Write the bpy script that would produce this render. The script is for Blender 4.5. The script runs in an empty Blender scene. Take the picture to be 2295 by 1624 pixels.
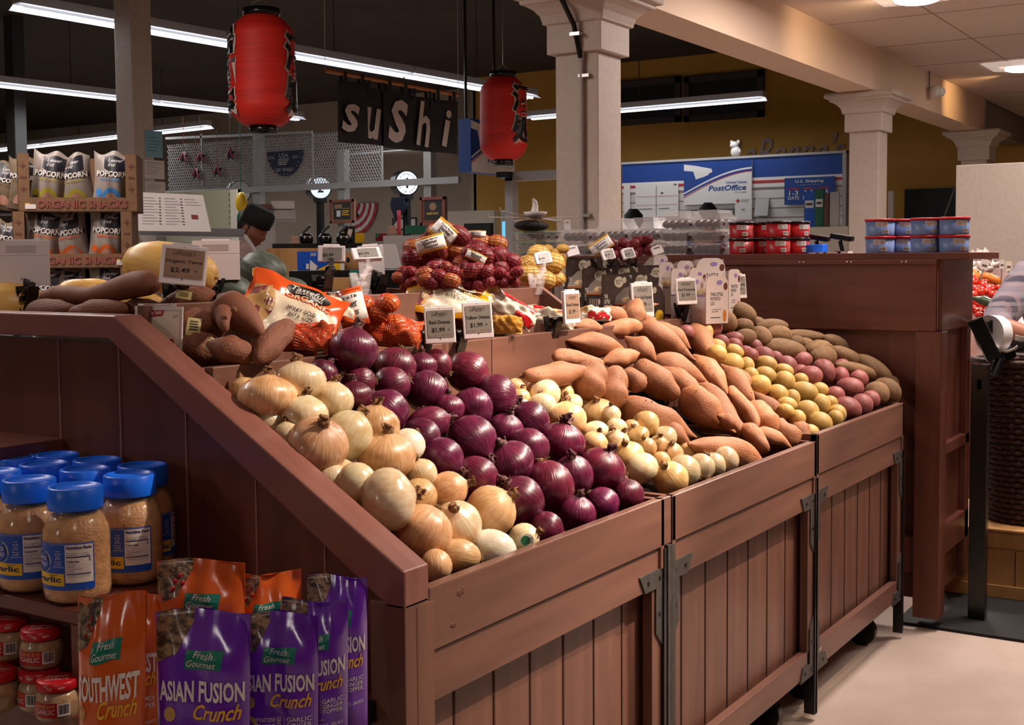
import bpy, bmesh, math, random
from mathutils import Vector as V, Matrix as MX, Quaternion as Q
S = bpy.context.scene
COL = S.collection
R = math.radians
rnd = random.Random(7)

# ------------------------------------------------------------------ camera
CF, CYAW, CTILT, CROLL, CX, CY = 2791.78, R(32.6038), R(3.29006), R(-.40849), 1147.5, 739.13
CAM = V((0, 0, 1.35))
_f = V((math.cos(CYAW) * math.cos(CTILT), math.sin(CYAW) * math.cos(CTILT), -math.sin(CTILT)))
_r0 = V((math.sin(CYAW), -math.cos(CYAW), 0))
_u0 = _r0.cross(_f)
_r = _r0 * math.cos(CROLL) + _u0 * math.sin(CROLL)
_u = _u0 * math.cos(CROLL) - _r0 * math.sin(CROLL)
cd = bpy.data.cameras.new('camera')
cam = bpy.data.objects.new('camera', cd)
COL.objects.link(cam)
cam.matrix_world = MX(((_r.x, _u.x, -_f.x, CAM.x), (_r.y, _u.y, -_f.y, CAM.y), (_r.z, _u.z, -_f.z, CAM.z), (0, 0, 0, 1)))
cd.sensor_width = 36
cd.lens = CF / 2295 * 36
cd.shift_y = -(812 - CY) / 2295
cd.clip_start = .05
cd.clip_end = 100
S.camera = cam


def ray(px, py):
    return _f + _r * ((px - CX) / CF) - _u * ((py - CY) / CF)


def at(px, py, x=None, y=None, z=None, d=None):
    k = ray(px, py)
    if d is not None:
        t = d
    elif x is not None:
        t = (x - CAM.x) / k.x
    elif y is not None:
        t = (y - CAM.y) / k.y
    else:
        t = (z - CAM.z) / k.z
    return CAM + k * t


def depth(p):
    return (V(p) - CAM).dot(_f)


# ------------------------------------------------------------------ colour management, world, lamps
vs = S.view_settings
vs.view_transform = 'Standard'
vs.look = 'None'
vs.exposure = 0.0
vs.gamma = 1.0
vs.use_curve_mapping = False
S.cycles.max_bounces = 6
S.cycles.transparent_max_bounces = 12
S.cycles.caustics_reflective = False
S.cycles.caustics_refractive = False
w = bpy.data.worlds.new('World')
S.world = w
w.use_nodes = True
w.node_tree.nodes['Background'].inputs[0].default_value = (.75, .62, .58, 1)
w.node_tree.nodes['Background'].inputs[1].default_value = .05


def lamp(kind, name, loc, target, energy, col, size=.1, size_y=None, angle=60, blend=.6):
    l = bpy.data.lights.new(name, kind)
    l.energy = energy
    l.color = col
    if kind == 'AREA':
        l.size = size
        if size_y:
            l.shape = 'RECTANGLE'
            l.size_y = size_y
    else:
        l.shadow_soft_size = size
    if kind == 'SPOT':
        l.spot_size = R(angle)
        l.spot_blend = blend
    o = bpy.data.objects.new(name, l)
    COL.objects.link(o)
    o.location = loc
    o.rotation_euler = (V(target) - V(loc)).to_track_quat('-Z', 'Y').to_euler()
    return o


WARM, NEUT, COOL = (1, .80, .64), (1, .88, .82), (.93, .97, 1)
# track spots over the aisle, aimed at the vegetable bins
lamp('SPOT', 'track_and_fill_spot', (2.9, -.1, 2.95), (2.1, 1.42, .95), 480, WARM, .03, angle=31, blend=.6)
lamp('SPOT', 'track_and_fill_spot', (3.9, .1, 2.95), (2.85, 1.42, .95), 560, WARM, .03, angle=40, blend=.8)
lamp('SPOT', 'track_and_fill_spot', (4.3, -.2, 2.95), (3.85, 1.36, .95), 230, WARM, .03, angle=32, blend=.8)
lamp('SPOT', 'track_and_fill_spot', (2.7, .9, 2.95), (2.9, 2.3, 1.35), 190, NEUT, .04, angle=60, blend=.9)
lamp('SPOT', 'track_and_fill_spot', (1.0, .9, 2.95), (1.9, 2.3, 1.3), 34, NEUT, .04, angle=40, blend=.9)  # unseen spot added as fill for the tags and yams on the deck
lamp('SPOT', 'track_and_fill_spot', (6.2, -.6, 2.95), (6.6, .9, 1.1), 160, WARM, .04, angle=50, blend=.8)
# spots washing the beam
lamp('SPOT', 'wash_spot', (8.4, 2.35, 3.0), (8.75, 3.05, 2.85), 20, (1, .70, .40), .1, angle=110, blend=1)
lamp('SPOT', 'wash_spot', (12.6, 2.45, 3.0), (12.9, 3.05, 2.85), 20, (1, .62, .28), .03, angle=75, blend=1)
# recessed troffers of the low ceiling
for tx, ty, e in ((7.05, 1.95, 70), (9.6, 1.0, 70), (4.9, .75, 50), (2.6, -.6, 14), (7.0, -.9, 70), (-.8, -.6, 16)):
    lamp('AREA', 'troffer_lamp', (tx, ty, 2.97), (tx, ty, 0), e, NEUT, .6).data.spread = R(130 if ty < 1 else 180)
# fluorescent rows of the high ceiling, then two unseen rows added as fill
for x0, x1, y0, y1, e in ((6.1, 13.4, 8.35, 8.35, 130), (8.6, 13.4, 12.3, 12.3, 90), (13.5, 13.5, 14, 19, 90), (15.2, 15.2, 5.7, 8.0, 14), (.5, 3.5, 4.6, 4.6, 125), (-2.6, -2.6, 1.0, 5.5, 150)):
    lamp('AREA', 'tube_and_fill_lamp', ((x0 + x1) / 2, (y0 + y1) / 2, 3.22), ((x0 + x1) / 2 + (.9 if x0 < 0 and x1 < 0 else 0), (y0 + y1) / 2, 1.2), e, NEUT if x0 < 5 else COOL, max(.2, x1 - x0), max(.2, y1 - y0))


# ------------------------------------------------------------------ materials
def lin(h):
    if not isinstance(h, str):
        return tuple(h)[:3]
    c = [int(h[i:i + 2], 16) / 255 for i in (0, 2, 4)]
    return tuple(x / 12.92 if x <= .04045 else ((x + .055) / 1.055) ** 2.4 for x in c)


MATS = {}


def mat(name, col, rough=.5, metal=0, spec=.5, var=None, vscale=(8, 8, 8), vcon=(.35, .65), bump=0, bscale=None, emit=0, trans=0, alpha=1,
        coat=0, jitter=0, detail=4, coords='Object', sheen=0, ior=1.45):
    """A Principled material; var = second colour mixed in by noise, jitter = per-object brightness change."""
    m = bpy.data.materials.new(name)
    MATS[name] = m
    m.use_nodes = True
    nt = m.node_tree
    b = nt.nodes['Principled BSDF']
    c = (*lin(col), 1)
    I = b.inputs
    I['Base Color'].default_value = c
    I['Roughness'].default_value = rough
    I['Metallic'].default_value = metal
    I['Specular IOR Level'].default_value = spec
    I['Transmission Weight'].default_value = trans
    I['Alpha'].default_value = alpha
    I['Coat Weight'].default_value = coat
    I['IOR'].default_value = ior
    I['Coat Roughness'].default_value = .15
    if emit:
        I['Emission Color'].default_value = c
        I['Emission Strength'].default_value = emit
    N = nt.nodes.new
    L = nt.links.new
    out = None
    if var or bump:
        tc = N('ShaderNodeTexCoord')
        mp = N('ShaderNodeMapping')
        mp.inputs['Scale'].default_value = vscale
        L(tc.outputs[coords], mp.inputs[0])
        nz = N('ShaderNodeTexNoise')
        nz.inputs['Scale'].default_value = 1
        nz.inputs['Detail'].default_value = detail
        L(mp.outputs[0], nz.inputs['Vector'])
        if jitter:
            oi = N('ShaderNodeObjectInfo')
            ml = N('ShaderNodeMath')
            ml.operation = 'MULTIPLY'
            ml.inputs[1].default_value = 37
            L(oi.outputs['Random'], ml.inputs[0])
            nz.noise_dimensions = '4D'
            L(ml.outputs[0], nz.inputs['W'])
        if var:
            rp = N('ShaderNodeValToRGB')
            rp.color_ramp.elements[0].position = vcon[0]
            rp.color_ramp.elements[0].color = c
            rp.color_ramp.elements[1].position = vcon[1]
            rp.color_ramp.elements[1].color = (*lin(var), 1)
            L(nz.outputs[0], rp.inputs[0])
            out = rp.outputs[0]
        if bump:
            bp = N('ShaderNodeBump')
            bp.inputs['Strength'].default_value = bump
            bp.inputs['Distance'].default_value = .01
            src = nz
            if bscale:
                src = N('ShaderNodeTexNoise')
                src.inputs['Scale'].default_value = bscale
                src.inputs['Detail'].default_value = 3
                L(tc.outputs[coords], src.inputs['Vector'])
            L(src.outputs[0], bp.inputs['Height'])
            L(bp.outputs[0], I['Normal'])
    if jitter:
        oi = N('ShaderNodeObjectInfo')
        mr = N('ShaderNodeMapRange')
        mr.inputs[3].default_value = 1 - jitter
        mr.inputs[4].default_value = 1 + jitter * .6
        L(oi.outputs['Random'], mr.inputs[0])
        hv = N('ShaderNodeHueSaturation')
        hv.inputs['Color'].default_value = c
        L(mr.outputs[0], hv.inputs['Value'])
        if out:
            L(out, hv.inputs['Color'])
        out = hv.outputs[0]
    if out:
        L(out, I['Base Color'])
    return m


def skin(name, base, stripe, dark, rough, nstripe=9, coat=.3, bump=.25, jitter=.25, hue=.0):
    """Papery onion skin: fine meridian veins about the object's own Z axis, blotches, per-object tone."""
    m = mat(name, base, rough, coat=coat)
    nt = m.node_tree
    N, L = nt.nodes.new, nt.links.new
    b = nt.nodes['Principled BSDF']
    tc = N('ShaderNodeTexCoord')
    sp = N('ShaderNodeSeparateXYZ')
    L(tc.outputs['Object'], sp.inputs[0])
    an = N('ShaderNodeMath'); an.operation = 'ARCTAN2'
    L(sp.outputs[1], an.inputs[0]); L(sp.outputs[0], an.inputs[1])
    ml = N('ShaderNodeMath'); ml.operation = 'MULTIPLY'; ml.inputs[1].default_value = nstripe
    L(an.outputs[0], ml.inputs[0])
    zs = N('ShaderNodeMath'); zs.operation = 'MULTIPLY'; zs.inputs[1].default_value = 1.1
    L(sp.outputs[2], zs.inputs[0])
    oi = N('ShaderNodeObjectInfo')
    om = N('ShaderNodeMath'); om.operation = 'MULTIPLY'; om.inputs[1].default_value = 50
    L(oi.outputs['Random'], om.inputs[0])
    cb = N('ShaderNodeCombineXYZ')
    L(ml.outputs[0], cb.inputs[0]); L(zs.outputs[0], cb.inputs[1]); L(om.outputs[0], cb.inputs[2])
    n1 = N('ShaderNodeTexNoise'); n1.inputs['Scale'].default_value = 1.6; n1.inputs['Detail'].default_value = 6
    L(cb.outputs[0], n1.inputs['Vector'])
    r1 = N('ShaderNodeValToRGB')
    e = r1.color_ramp.elements
    e[0].position = .36; e[0].color = (*lin(base), 1)
    e[1].position = .68; e[1].color = (*lin(stripe), 1)
    L(n1.outputs[0], r1.inputs[0])
    n2 = N('ShaderNodeTexNoise'); n2.inputs['Scale'].default_value = 1.7; n2.inputs['Detail'].default_value = 3; n2.noise_dimensions = '4D'
    L(tc.outputs['Object'], n2.inputs['Vector']); L(om.outputs[0], n2.inputs['W'])
    r2 = N('ShaderNodeValToRGB')
    e = r2.color_ramp.elements
    e[0].position = .47; e[0].color = (0, 0, 0, 1)
    e[1].position = .72; e[1].color = (.75, .75, .75, 1)
    L(n2.outputs[0], r2.inputs[0])
    mx = N('ShaderNodeMix'); mx.data_type = 'RGBA'
    L(r2.outputs[0], mx.inputs[0]); L(r1.outputs[0], mx.inputs[6]); mx.inputs[7].default_value = (*lin(dark), 1)
    mr = N('ShaderNodeMapRange'); mr.inputs[3].default_value = 1 - jitter; mr.inputs[4].default_value = 1 + jitter * .5
    L(oi.outputs['Random'], mr.inputs[0])
    hv = N('ShaderNodeHueSaturation')
    L(mx.outputs[2], hv.inputs['Color']); L(mr.outputs[0], hv.inputs['Value'])
    if hue:
        mh = N('ShaderNodeMapRange'); mh.inputs[3].default_value = .5 - hue; mh.inputs[4].default_value = .5 + hue
        fr = N('ShaderNodeMath'); fr.operation = 'FRACT'
        L(om.outputs[0], fr.inputs[0]); L(fr.outputs[0], mh.inputs[0]); L(mh.outputs[0], hv.inputs['Hue'])
    L(hv.outputs[0], b.inputs['Base Color'])
    bp = N('ShaderNodeBump'); bp.inputs['Strength'].default_value = bump; bp.inputs['Distance'].default_value = .004
    L(n1.outputs[0], bp.inputs['Height']); L(bp.outputs[0], b.inputs['Normal'])
    return m


# ------------------------------------------------------------------ mesh building
_txt = {}


def glyphs(s, bold=0., shear=0., res=2):
    k = (s, bold, shear, res)
    if k not in _txt:
        c = bpy.data.curves.new('writing', 'FONT')
        c.body = s
        c.offset = bold
        c.shear = shear
        c.resolution_u = res
        c.space_line = .95
        o = bpy.data.objects.new('writing', c)
        COL.objects.link(o)
        dg = bpy.context.evaluated_depsgraph_get()
        me = bpy.data.meshes.new_from_object(o.evaluated_get(dg))
        vs_ = [(v.co.x, v.co.y) for v in me.vertices]
        fs = [tuple(p.vertices) for p in me.polygons]
        bpy.data.objects.remove(o)
        bpy.data.curves.remove(c)
        bpy.data.meshes.remove(me)
        x0, x1 = min(v[0] for v in vs_), max(v[0] for v in vs_)
        y0, y1 = min(v[1] for v in vs_), max(v[1] for v in vs_)
        sx, sy = max(x1 - x0, 1e-6), max(y1 - y0, 1e-6)
        _txt[k] = ([((x - x0) / sx - .5, (y - y0) / sy - .5) for x, y in vs_], fs, sx / sy)
    return _txt[k]


class MB:
    """Collects shapes, each with the current material, and links them as ONE mesh object."""

    def __init__(self, m=None):
        self.v, self.f, self.mi, self.sm, self.mats = [], [], [], [], []
        self.M = MX()
        if m:
            self.m(m)

    def m(self, name):
        if name not in self.mats:
            self.mats.append(name)
        self.cur = self.mats.index(name)
        return self

    def add(self, vs_, fs, smooth=False):
        n = len(self.v)
        M = self.M
        self.v += [tuple(M @ V(p)) for p in vs_]
        flip = M.determinant() < 0
        for f in fs:
            self.f.append(tuple(n + i for i in (reversed(f) if flip else f)))
            self.mi.append(self.cur)
            self.sm.append(smooth)
        return self

    def box(self, x0, x1, y0, y1, z0, z1):
        p = [(x, y, z) for z in (z0, z1) for y in (y0, y1) for x in (x0, x1)]
        return self.add(p, [(0, 2, 3, 1), (4, 5, 7, 6), (0, 1, 5, 4), (2, 6, 7, 3), (0, 4, 6, 2), (1, 3, 7, 5)])

    def beam(self, a, b, w, h, up=(0, 0, 1)):
        """A square bar from a to b, w wide, h high."""
        a, b = V(a), V(b)
        d = (b - a).normalized()
        s = d.cross(V(up)).normalized()
        t = s.cross(d)
        p = [q + s * i * w / 2 + t * j * h / 2 for q in (a, b) for i, j in ((-1, -1), (1, -1), (1, 1), (-1, 1))]
        return self.add(p, [(3, 2, 1, 0), (4, 5, 6, 7), (0, 1, 5, 4), (1, 2, 6, 5), (2, 3, 7, 6), (3, 0, 4, 7)])

    def tube(self, pts, r, n=8, caps=True, smooth=True):
        pts = [V(p) for p in pts]
        rs = r if isinstance(r, (list, tuple)) else [r] * len(pts)
        vv, ff = [], []
        s = None
        for i, p in enumerate(pts):
            d = (pts[min(i + 1, len(pts) - 1)] - pts[max(i - 1, 0)]).normalized()
            if s is None:
                s = d.orthogonal().normalized()
            else:
                s = (s - d * s.dot(d)).normalized()
            t = d.cross(s)
            vv += [p + (s * math.cos(k * 2 * math.pi / n) + t * math.sin(k * 2 * math.pi / n)) * rs[i] for k in range(n)]
        for i in range(len(pts) - 1):
            ff += [(i * n + k, i * n + (k + 1) % n, (i + 1) * n + (k + 1) % n, (i + 1) * n + k) for k in range(n)]
        self.add(vv, ff, smooth)
        if caps:
            self.add(vv[:n], [tuple(reversed(range(n)))])
            self.add(vv[-n:], [tuple(range(n))])
        return self

    def cyl(self, a, b, r, r1=None, n=16, smooth=True):
        return self.tube([a, b], [r, r if r1 is None else r1], n, True, smooth)

    def lathe(self, prof, n=24, smooth=True, c=(0, 0, 0), fn=None):
        vv, ff = [], []
        for i, (r, z) in enumerate(prof):
            for k in range(n):
                a = k * 2 * math.pi / n
                q = fn(a, i) if fn else 1
                vv.append((c[0] + r * q * math.cos(a), c[1] + r * q * math.sin(a), c[2] + z))
        for i in range(len(prof) - 1):
            ff += [(i * n + k, i * n + (k + 1) % n, (i + 1) * n + (k + 1) % n, (i + 1) * n + k) for k in range(n)]
        if prof[0][0] > 1e-5:
            ff.append(tuple(reversed(range(n))))
        if prof[-1][0] > 1e-5:
            ff.append(tuple((len(prof) - 1) * n + k for k in range(n)))
        return self.add(vv, ff, smooth)

    def prism(self, poly, ax, c0, c1):
        f = {'x': lambda a, b, c: (c, a, b), 'y': lambda a, b, c: (a, c, b), 'z': lambda a, b, c: (a, b, c)}[ax]
        n = len(poly)
        ar = sum(poly[i][0] * poly[(i + 1) % n][1] - poly[(i + 1) % n][0] * poly[i][1] for i in range(n))
        if (ar < 0) != (ax == 'y'):
            poly = poly[::-1]
        vv = [f(a, b, c0) for a, b in poly] + [f(a, b, c1) for a, b in poly]
        return self.add(vv, [tuple(reversed(range(n))), tuple(range(n, 2 * n))] + [(i, (i + 1) % n, n + (i + 1) % n, n + i) for i in range(n)])

    def ball(self, c, rx, ry=None, rz=None, nu=14, nv=9, fn=None):
        ry, rz = ry or rx, rz or rx
        vv = []
        for j in range(nv + 1):
            t = math.pi * j / nv
            for i in range(nu):
                a = 2 * math.pi * i / nu
                d = V((math.sin(t) * math.cos(a), math.sin(t) * math.sin(a), math.cos(t)))
                k = fn(d) if fn else 1
                vv.append((c[0] + d.x * rx * k, c[1] + d.y * ry * k, c[2] + d.z * rz * k))
        ff = [(j * nu + i, (j + 1) * nu + i, (j + 1) * nu + (i + 1) % nu, j * nu + (i + 1) % nu) for j in range(nv) for i in range(nu)]
        return self.add(vv, ff, True)

    def grid(self, fn, nu, nv, smooth=True):
        vv = [fn(i / nu, j / nv) for j in range(nv + 1) for i in range(nu + 1)]
        k = nu + 1
        return self.add(vv, [(j * k + i, j * k + i + 1, (j + 1) * k + i + 1, (j + 1) * k + i) for j in range(nv) for i in range(nu)], smooth)

    def face(self, pts):
        return self.add(pts, [tuple(range(len(pts)))])

    def text(self, s, surf, u, v, wd, ht=None, bold=0., shear=0., res=2, rot=0, smooth=False):
        """Writing centred at (u, v), wd wide (ht high, else natural), laid on surf(u, v) -> point."""
        g, fs, asp = glyphs(s, bold, shear, res)
        if ht is None:
            ht = wd / asp
        elif wd is None:
            wd = ht * asp
        ca, sa = math.cos(rot), math.sin(rot)
        return self.add([surf(u + ca * a * wd - sa * b * ht, v + sa * a * wd + ca * b * ht) for a, b in g], fs, smooth)

    def rect(self, surf, u0, u1, v0, v1, nu=1, nv=1):
        return self.grid(lambda a, b: surf(u0 + (u1 - u0) * a, v0 + (v1 - v0) * b), nu, nv)

    def poly(self, surf, pts):
        return self.face([surf(*p) for p in pts])

    def build(self, name, parent=None, bevel=0, seg=2, sub=0, solid=0):
        me = bpy.data.meshes.new(name)
        me.from_pydata(self.v, [], self.f)
        for m in self.mats:
            me.materials.append(MATS[m])
        me.polygons.foreach_set('material_index', self.mi)
        me.polygons.foreach_set('use_smooth', self.sm)
        me.update()
        o = bpy.data.objects.new(name, me)
        COL.objects.link(o)
        if parent:
            o.parent = parent
        if solid:
            q = o.modifiers.new('t', 'SOLIDIFY')
            q.thickness = solid
            q.offset = 0
        if bevel:
            q = o.modifiers.new('b', 'BEVEL')
            q.width = bevel
            q.segments = seg
            q.limit_method = 'ANGLE'
            q.angle_limit = R(50)
        if sub:
            q = o.modifiers.new('s', 'SUBSURF')
            q.levels = q.render_levels = sub
        return o


def plane(o, ux, uy, lift=0):
    o, ux, uy = V(o), V(ux), V(uy)
    n = ux.cross(uy).normalized() * lift
    return lambda u, v: o + ux * u + uy * v + n


def tag(o, label, cat, group=None, kind=None):
    o['label'] = label
    o['category'] = cat
    if group:
        o['group'] = group
    if kind:
        o['kind'] = kind
    return o


def empty(name, loc=(0, 0, 0), rot=(0, 0, 0)):
    o = bpy.data.objects.new(name, None)
    o.empty_display_size = .05
    COL.objects.link(o)
    o.location = loc
    o.rotation_euler = rot
    return o


def thing(name, label, cat, loc=(0, 0, 0), rot=(0, 0, 0), group=None):
    return tag(empty(name, loc, rot), label, cat, group)


def struct(o):
    o['kind'] = 'structure'
    return o


def dup(o, label=None, loc=None, parent=None):
    """A copy of a thing with copies of its parts and sub-parts (mesh data shared)."""
    c = o.copy()
    COL.objects.link(c)
    if parent:
        c.parent = parent
    if label:
        c['label'] = label
    if loc is not None:
        c.location = loc
    for ch in o.children:
        dup(ch, None, None, c)
    return c


def pose(o, loc, x=None, y=None, z=None, s=(1, 1, 1)):
    """Place o with given axes (columns)."""
    o.matrix_world = MX.Translation(loc) @ MX((x, y, z)).transposed().to_4x4() @ MX.Diagonal((*s, 1))
    return o


ORD = ['first', 'second', 'third', 'fourth', 'fifth', 'sixth', 'seventh', 'eighth', 'ninth', 'tenth', 'eleventh', 'twelfth']

# ------------------------------------------------------------------ material library
mat('floor_tile', 'c9b3a4', .45, var='bda797', vscale=(5, 5, 5), detail=8, bump=.02)
mat('ceil_grid', '93857c', .8)
mat('mat_black', '0e0c0c', .7, var='171414', vscale=(20, 20, 20))
mat('ceil_dark', '3a2c25', .9, var='30241e', vscale=(1.5, 1.5, 1.5))
mat('ceil_tile', 'd3c2b8', .85, var='cab8ae', vscale=(60, 60, 60), bump=.1)
mat('paint_col', 'c2b3a8', .6, var='baaba0', vscale=(30, 30, 30))
mat('paint_beam', 'dcc0a8', .6)
mat('paint_grey', '8f8886', .6)
mat('paint_yellow', 'b8893a', .8, var='aa7c32', vscale=(1, 1, 1))
mat('paint_cream', 'a8998a', .8, var='9c8d7e', vscale=(1, 1, 1))
mat('white', 'd8d2cf', .45)
mat('white_matte', 'cfc7c2', .8)
mat('paper', 'd9d2cc', .7)
mat('offwhite', 'cbbdae', .6)
mat('grey', '77726f', .5)
mat('grey_light', 'a9a4a2', .5)
mat('grey_dark', '3a3736', .5)
mat('black', '0d0c0c', .4)
mat('black_plastic', '111010', .25)
mat('black_matte', '121111', .8)
mat('ink', '1c1817', .8)
mat('ink_soft', '5a4f4a', .8)
mat('steel', '53504e', .45, metal=.6)
mat('steel_bright', 'b9b4b0', .3, metal=.9)
mat('iron', '4b4744', .5, metal=.3, var='3d3937', vscale=(40, 40, 40))
mat('wire_white', 'c9bfb5', .4)
mat('red', 'b01018', .4)
mat('red_dark', '7d0f16', .4)
mat('usps_blue', '103a86', .5)
mat('usps_red', 'a8252c', .5)
mat('blue', '1746a8', .4)
mat('lid_blue', '156af0', .35)
mat('label_blue', '184fb4', .35)
mat('yellow', 'e0b520', .4)
mat('green', '1d5a42', .5)
mat('teal', '12705f', .35)
mat('gold', 'd8a42c', .4)
mat('tube', 'f4f6ff', .5, emit=9)
mat('tube_glow', 'eef2ff', .5, emit=.55)
mat('troffer', 'f5e6dc', .5, emit=.35)
mat('bulb', 'fff4ea', .5, emit=12)
mat('sign_lit', 'dfeaf2', .5, emit=.75)
mat('sky_pane', '63b7dd', .3, emit=.8)
mat('glass_clear', 'ffffff', .05, alpha=.16, spec=.8, coat=.6)
mat('acrylic', 'f2eaea', .12, alpha=.2, spec=.8, coat=.5)
mat('pet_jar', 'f0e6da', .08, alpha=.10, spec=.8, coat=1)
mat('film', 'f4f0ee', .12, alpha=.25, spec=.9, coat=.8)
mat('window_dark', '241d22', .35)
mat('window_trim', '3d3331', .8)
mat('wood_x', '744e40', .42, var='5d3d32', vscale=(2.2, 26, 26), vcon=(.3, .72), detail=7, bump=.03, coat=.12)
mat('wood_y', '744e40', .42, var='5d3d32', vscale=(26, 2.2, 26), vcon=(.3, .72), detail=7, bump=.03, coat=.12)
mat('wood_z', '744e40', .42, var='5d3d32', vscale=(26, 26, 2.2), vcon=(.3, .72), detail=7, bump=.03, coat=.12)
mat('wood_dark', '6e3c2e', .45, var='582d22', vscale=(20, 20, 2.2), vcon=(.3, .72), detail=7, bump=.03, coat=.15)
mat('wood_dark_y', '703b2d', .4, var='582c21', vscale=(22, 2., 22), vcon=(.3, .72), detail=7, bump=.03, coat=.2)
mat('wood_cap', '86564c', .4, var='76483f', vscale=(40, 5, 5), vcon=(.3, .7), detail=6, coat=.2)
mat('groove', '3a1d16', .8)
mat('knot', '5c392e', .6)
mat('groove_light', '9a6f60', .7)
mat('pine', 'b98a55', .6, var='a37342', vscale=(18, 18, 2.5), vcon=(.35, .7), detail=6)
mat('cardboard', '7a5a40', .85, var='6e5038', vscale=(30, 30, 30))
mat('cardboard_print', '8c4a42', .8)


# ------------------------------------------------------------------ the room
def slab(name, m, *b, **k):
    return struct(MB(m).box(*b).build(name, **k))


YF = 1.18           # front face of the vegetable bins
XE, XI = 1.527, 1.592   # outer and inner face of the sloping end board
XC = 4.548          # face of the tall cabinet
WX = 17.0           # far wall
slab('floor', 'floor_tile', -4, 24, -8, 26, -.1, 0)
slab('ceiling_high', 'ceil_dark', -4, 24, 3.36, 26, 4.3, 4.4)
c = MB('ceil_tile').box(-4, 24, -8, 3.05, 3.06, 3.16)
c.m('ceil_grid')
for i in range(8):
    c.box(-4, 24, -3.05 + i * .61 * 1.25, -3.042 + i * .61 * 1.25, 3.0575, 3.062)
for i in range(14):
    c.box(.6 + i * 1.22, .608 + i * 1.22, -8, 3.05, 3.0575, 3.062)
struct(c.build('ceiling_low'))
b = MB('paint_beam').box(-4, 14.45, 3.046, 3.35, 2.71, 3.4)
b.box(-4, 14.45, 3.34, 3.36, 3.06, 4.3)
struct(b.build('beam'))
slab('beam', 'paint_grey', 14.8, 24, 3.1, 3.35, 2.75, 3.4)
slab('wall_far', 'paint_yellow', WX, WX + .2, -8, 11.6, 0, 4.3)
slab('wall_far', 'paint_cream', WX + 1.0, WX + 1.2, 11.6, 26, 0, 4.3)
slab('wall_side', 'paint_cream', WX, WX + 1.1, 11.55, 11.65, 0, 4.3)
slab('wall_aisle', 'paint_cream', -4, 24, -8.2, -8, 0, 3.1)
slab('wall_back', 'paint_cream', -4, 24, 26, 26.2, 0, 4.4)


def column(x, y, s, cap_top=2.71, name='column', m='paint_col'):
    c = MB(m).box(x, x + s, y, y + s, 0, cap_top - .1)
    h = s / 2
    for (e, z0, z1) in ((.033, cap_top - .32, cap_top - .17), (.05, cap_top - .17, cap_top - .15)):
        c.box(x - e, x + s + e, y - e, y + s + e, z0, z1)
    pr = [(.033, cap_top - .175), (.05, cap_top - .16), (.06, cap_top - .125), (.085, cap_top - .095), (.115, cap_top - .075), (.135, cap_top - .07), (.135, cap_top - .05), (.165, cap_top - .045), (.17, cap_top - .02), (.16, cap_top)]
    vv, ff = [], []
    for e, z in pr:
        k = h + e
        vv += [(x + h + a * k, y + h + b_ * k, z) for a, b_ in ((-1, -1), (1, -1), (1, 1), (-1, 1))]
    for i in range(len(pr) - 1):
        ff += [(i * 4 + k, i * 4 + (k + 1) % 4, i * 4 + 4 + (k + 1) % 4, i * 4 + 4 + k) for k in range(4)]
    ff += [(3, 2, 1, 0), tuple(len(vv) - 4 + k for k in range(4))]
    c.add(vv, ff)
    return struct(c.build(name, bevel=.006))


column(5.585, 3.046, .25)
column(10.453, 3.046, .25)
column(14.35, 3.0, .27)
# plain square posts of the high hall
pl = at(275, 200, d=9.0)
for name, px0, px1, d in (('column', 292, 366, 9.4), ('column', 30, 70, 15)):
    a, b_ = at(px0, 300, d=d), at(px1, 300, d=d)
    s = (b_ - a).length * .78
    slab(name, 'paint_col' if d < 12 else 'grey_dark', a.x, a.x + s, a.y - s * .2, a.y + s * .8, 0, 4.3, bevel=.01)

# conduit clipped to the main column
cx_ = 5.575
pts = [(cx_ - .17, 3.20, 2.8), (cx_ - .17, 3.19, 2.70), (cx_ - .12, 3.17, 2.62), (cx_ - .06, 3.145, 2.52), (cx_ - .045, 3.135, 2.44), (cx_ - .02, 3.13, 2.36)]
k = thing('conduit', 'black cable running down into a grey pipe clipped to the tall white column', 'conduit', (0, 0, 0))
MB('black_plastic').tube(pts, .013, 10).build('cable', k)
MB('grey_light').tube([(cx_ - .012, 3.13, 2.37), (cx_ - .012, 3.13, 1.0)], .0105, 10).tube([(cx_ - .012, 3.13, 2.385), (cx_ - .012, 3.13, 2.345)], .016, 10).build('pipe', k)
for z in (2.27, 1.565):
    MB('steel_bright').box(cx_ - .02, cx_ + .012, 3.085, 3.145, z - .008, z + .008).build('clip', k)
MB('steel_bright').box(cx_ - .07, cx_ - .03, 3.11, 3.165, 2.465, 2.482).build('clip', k)

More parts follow.
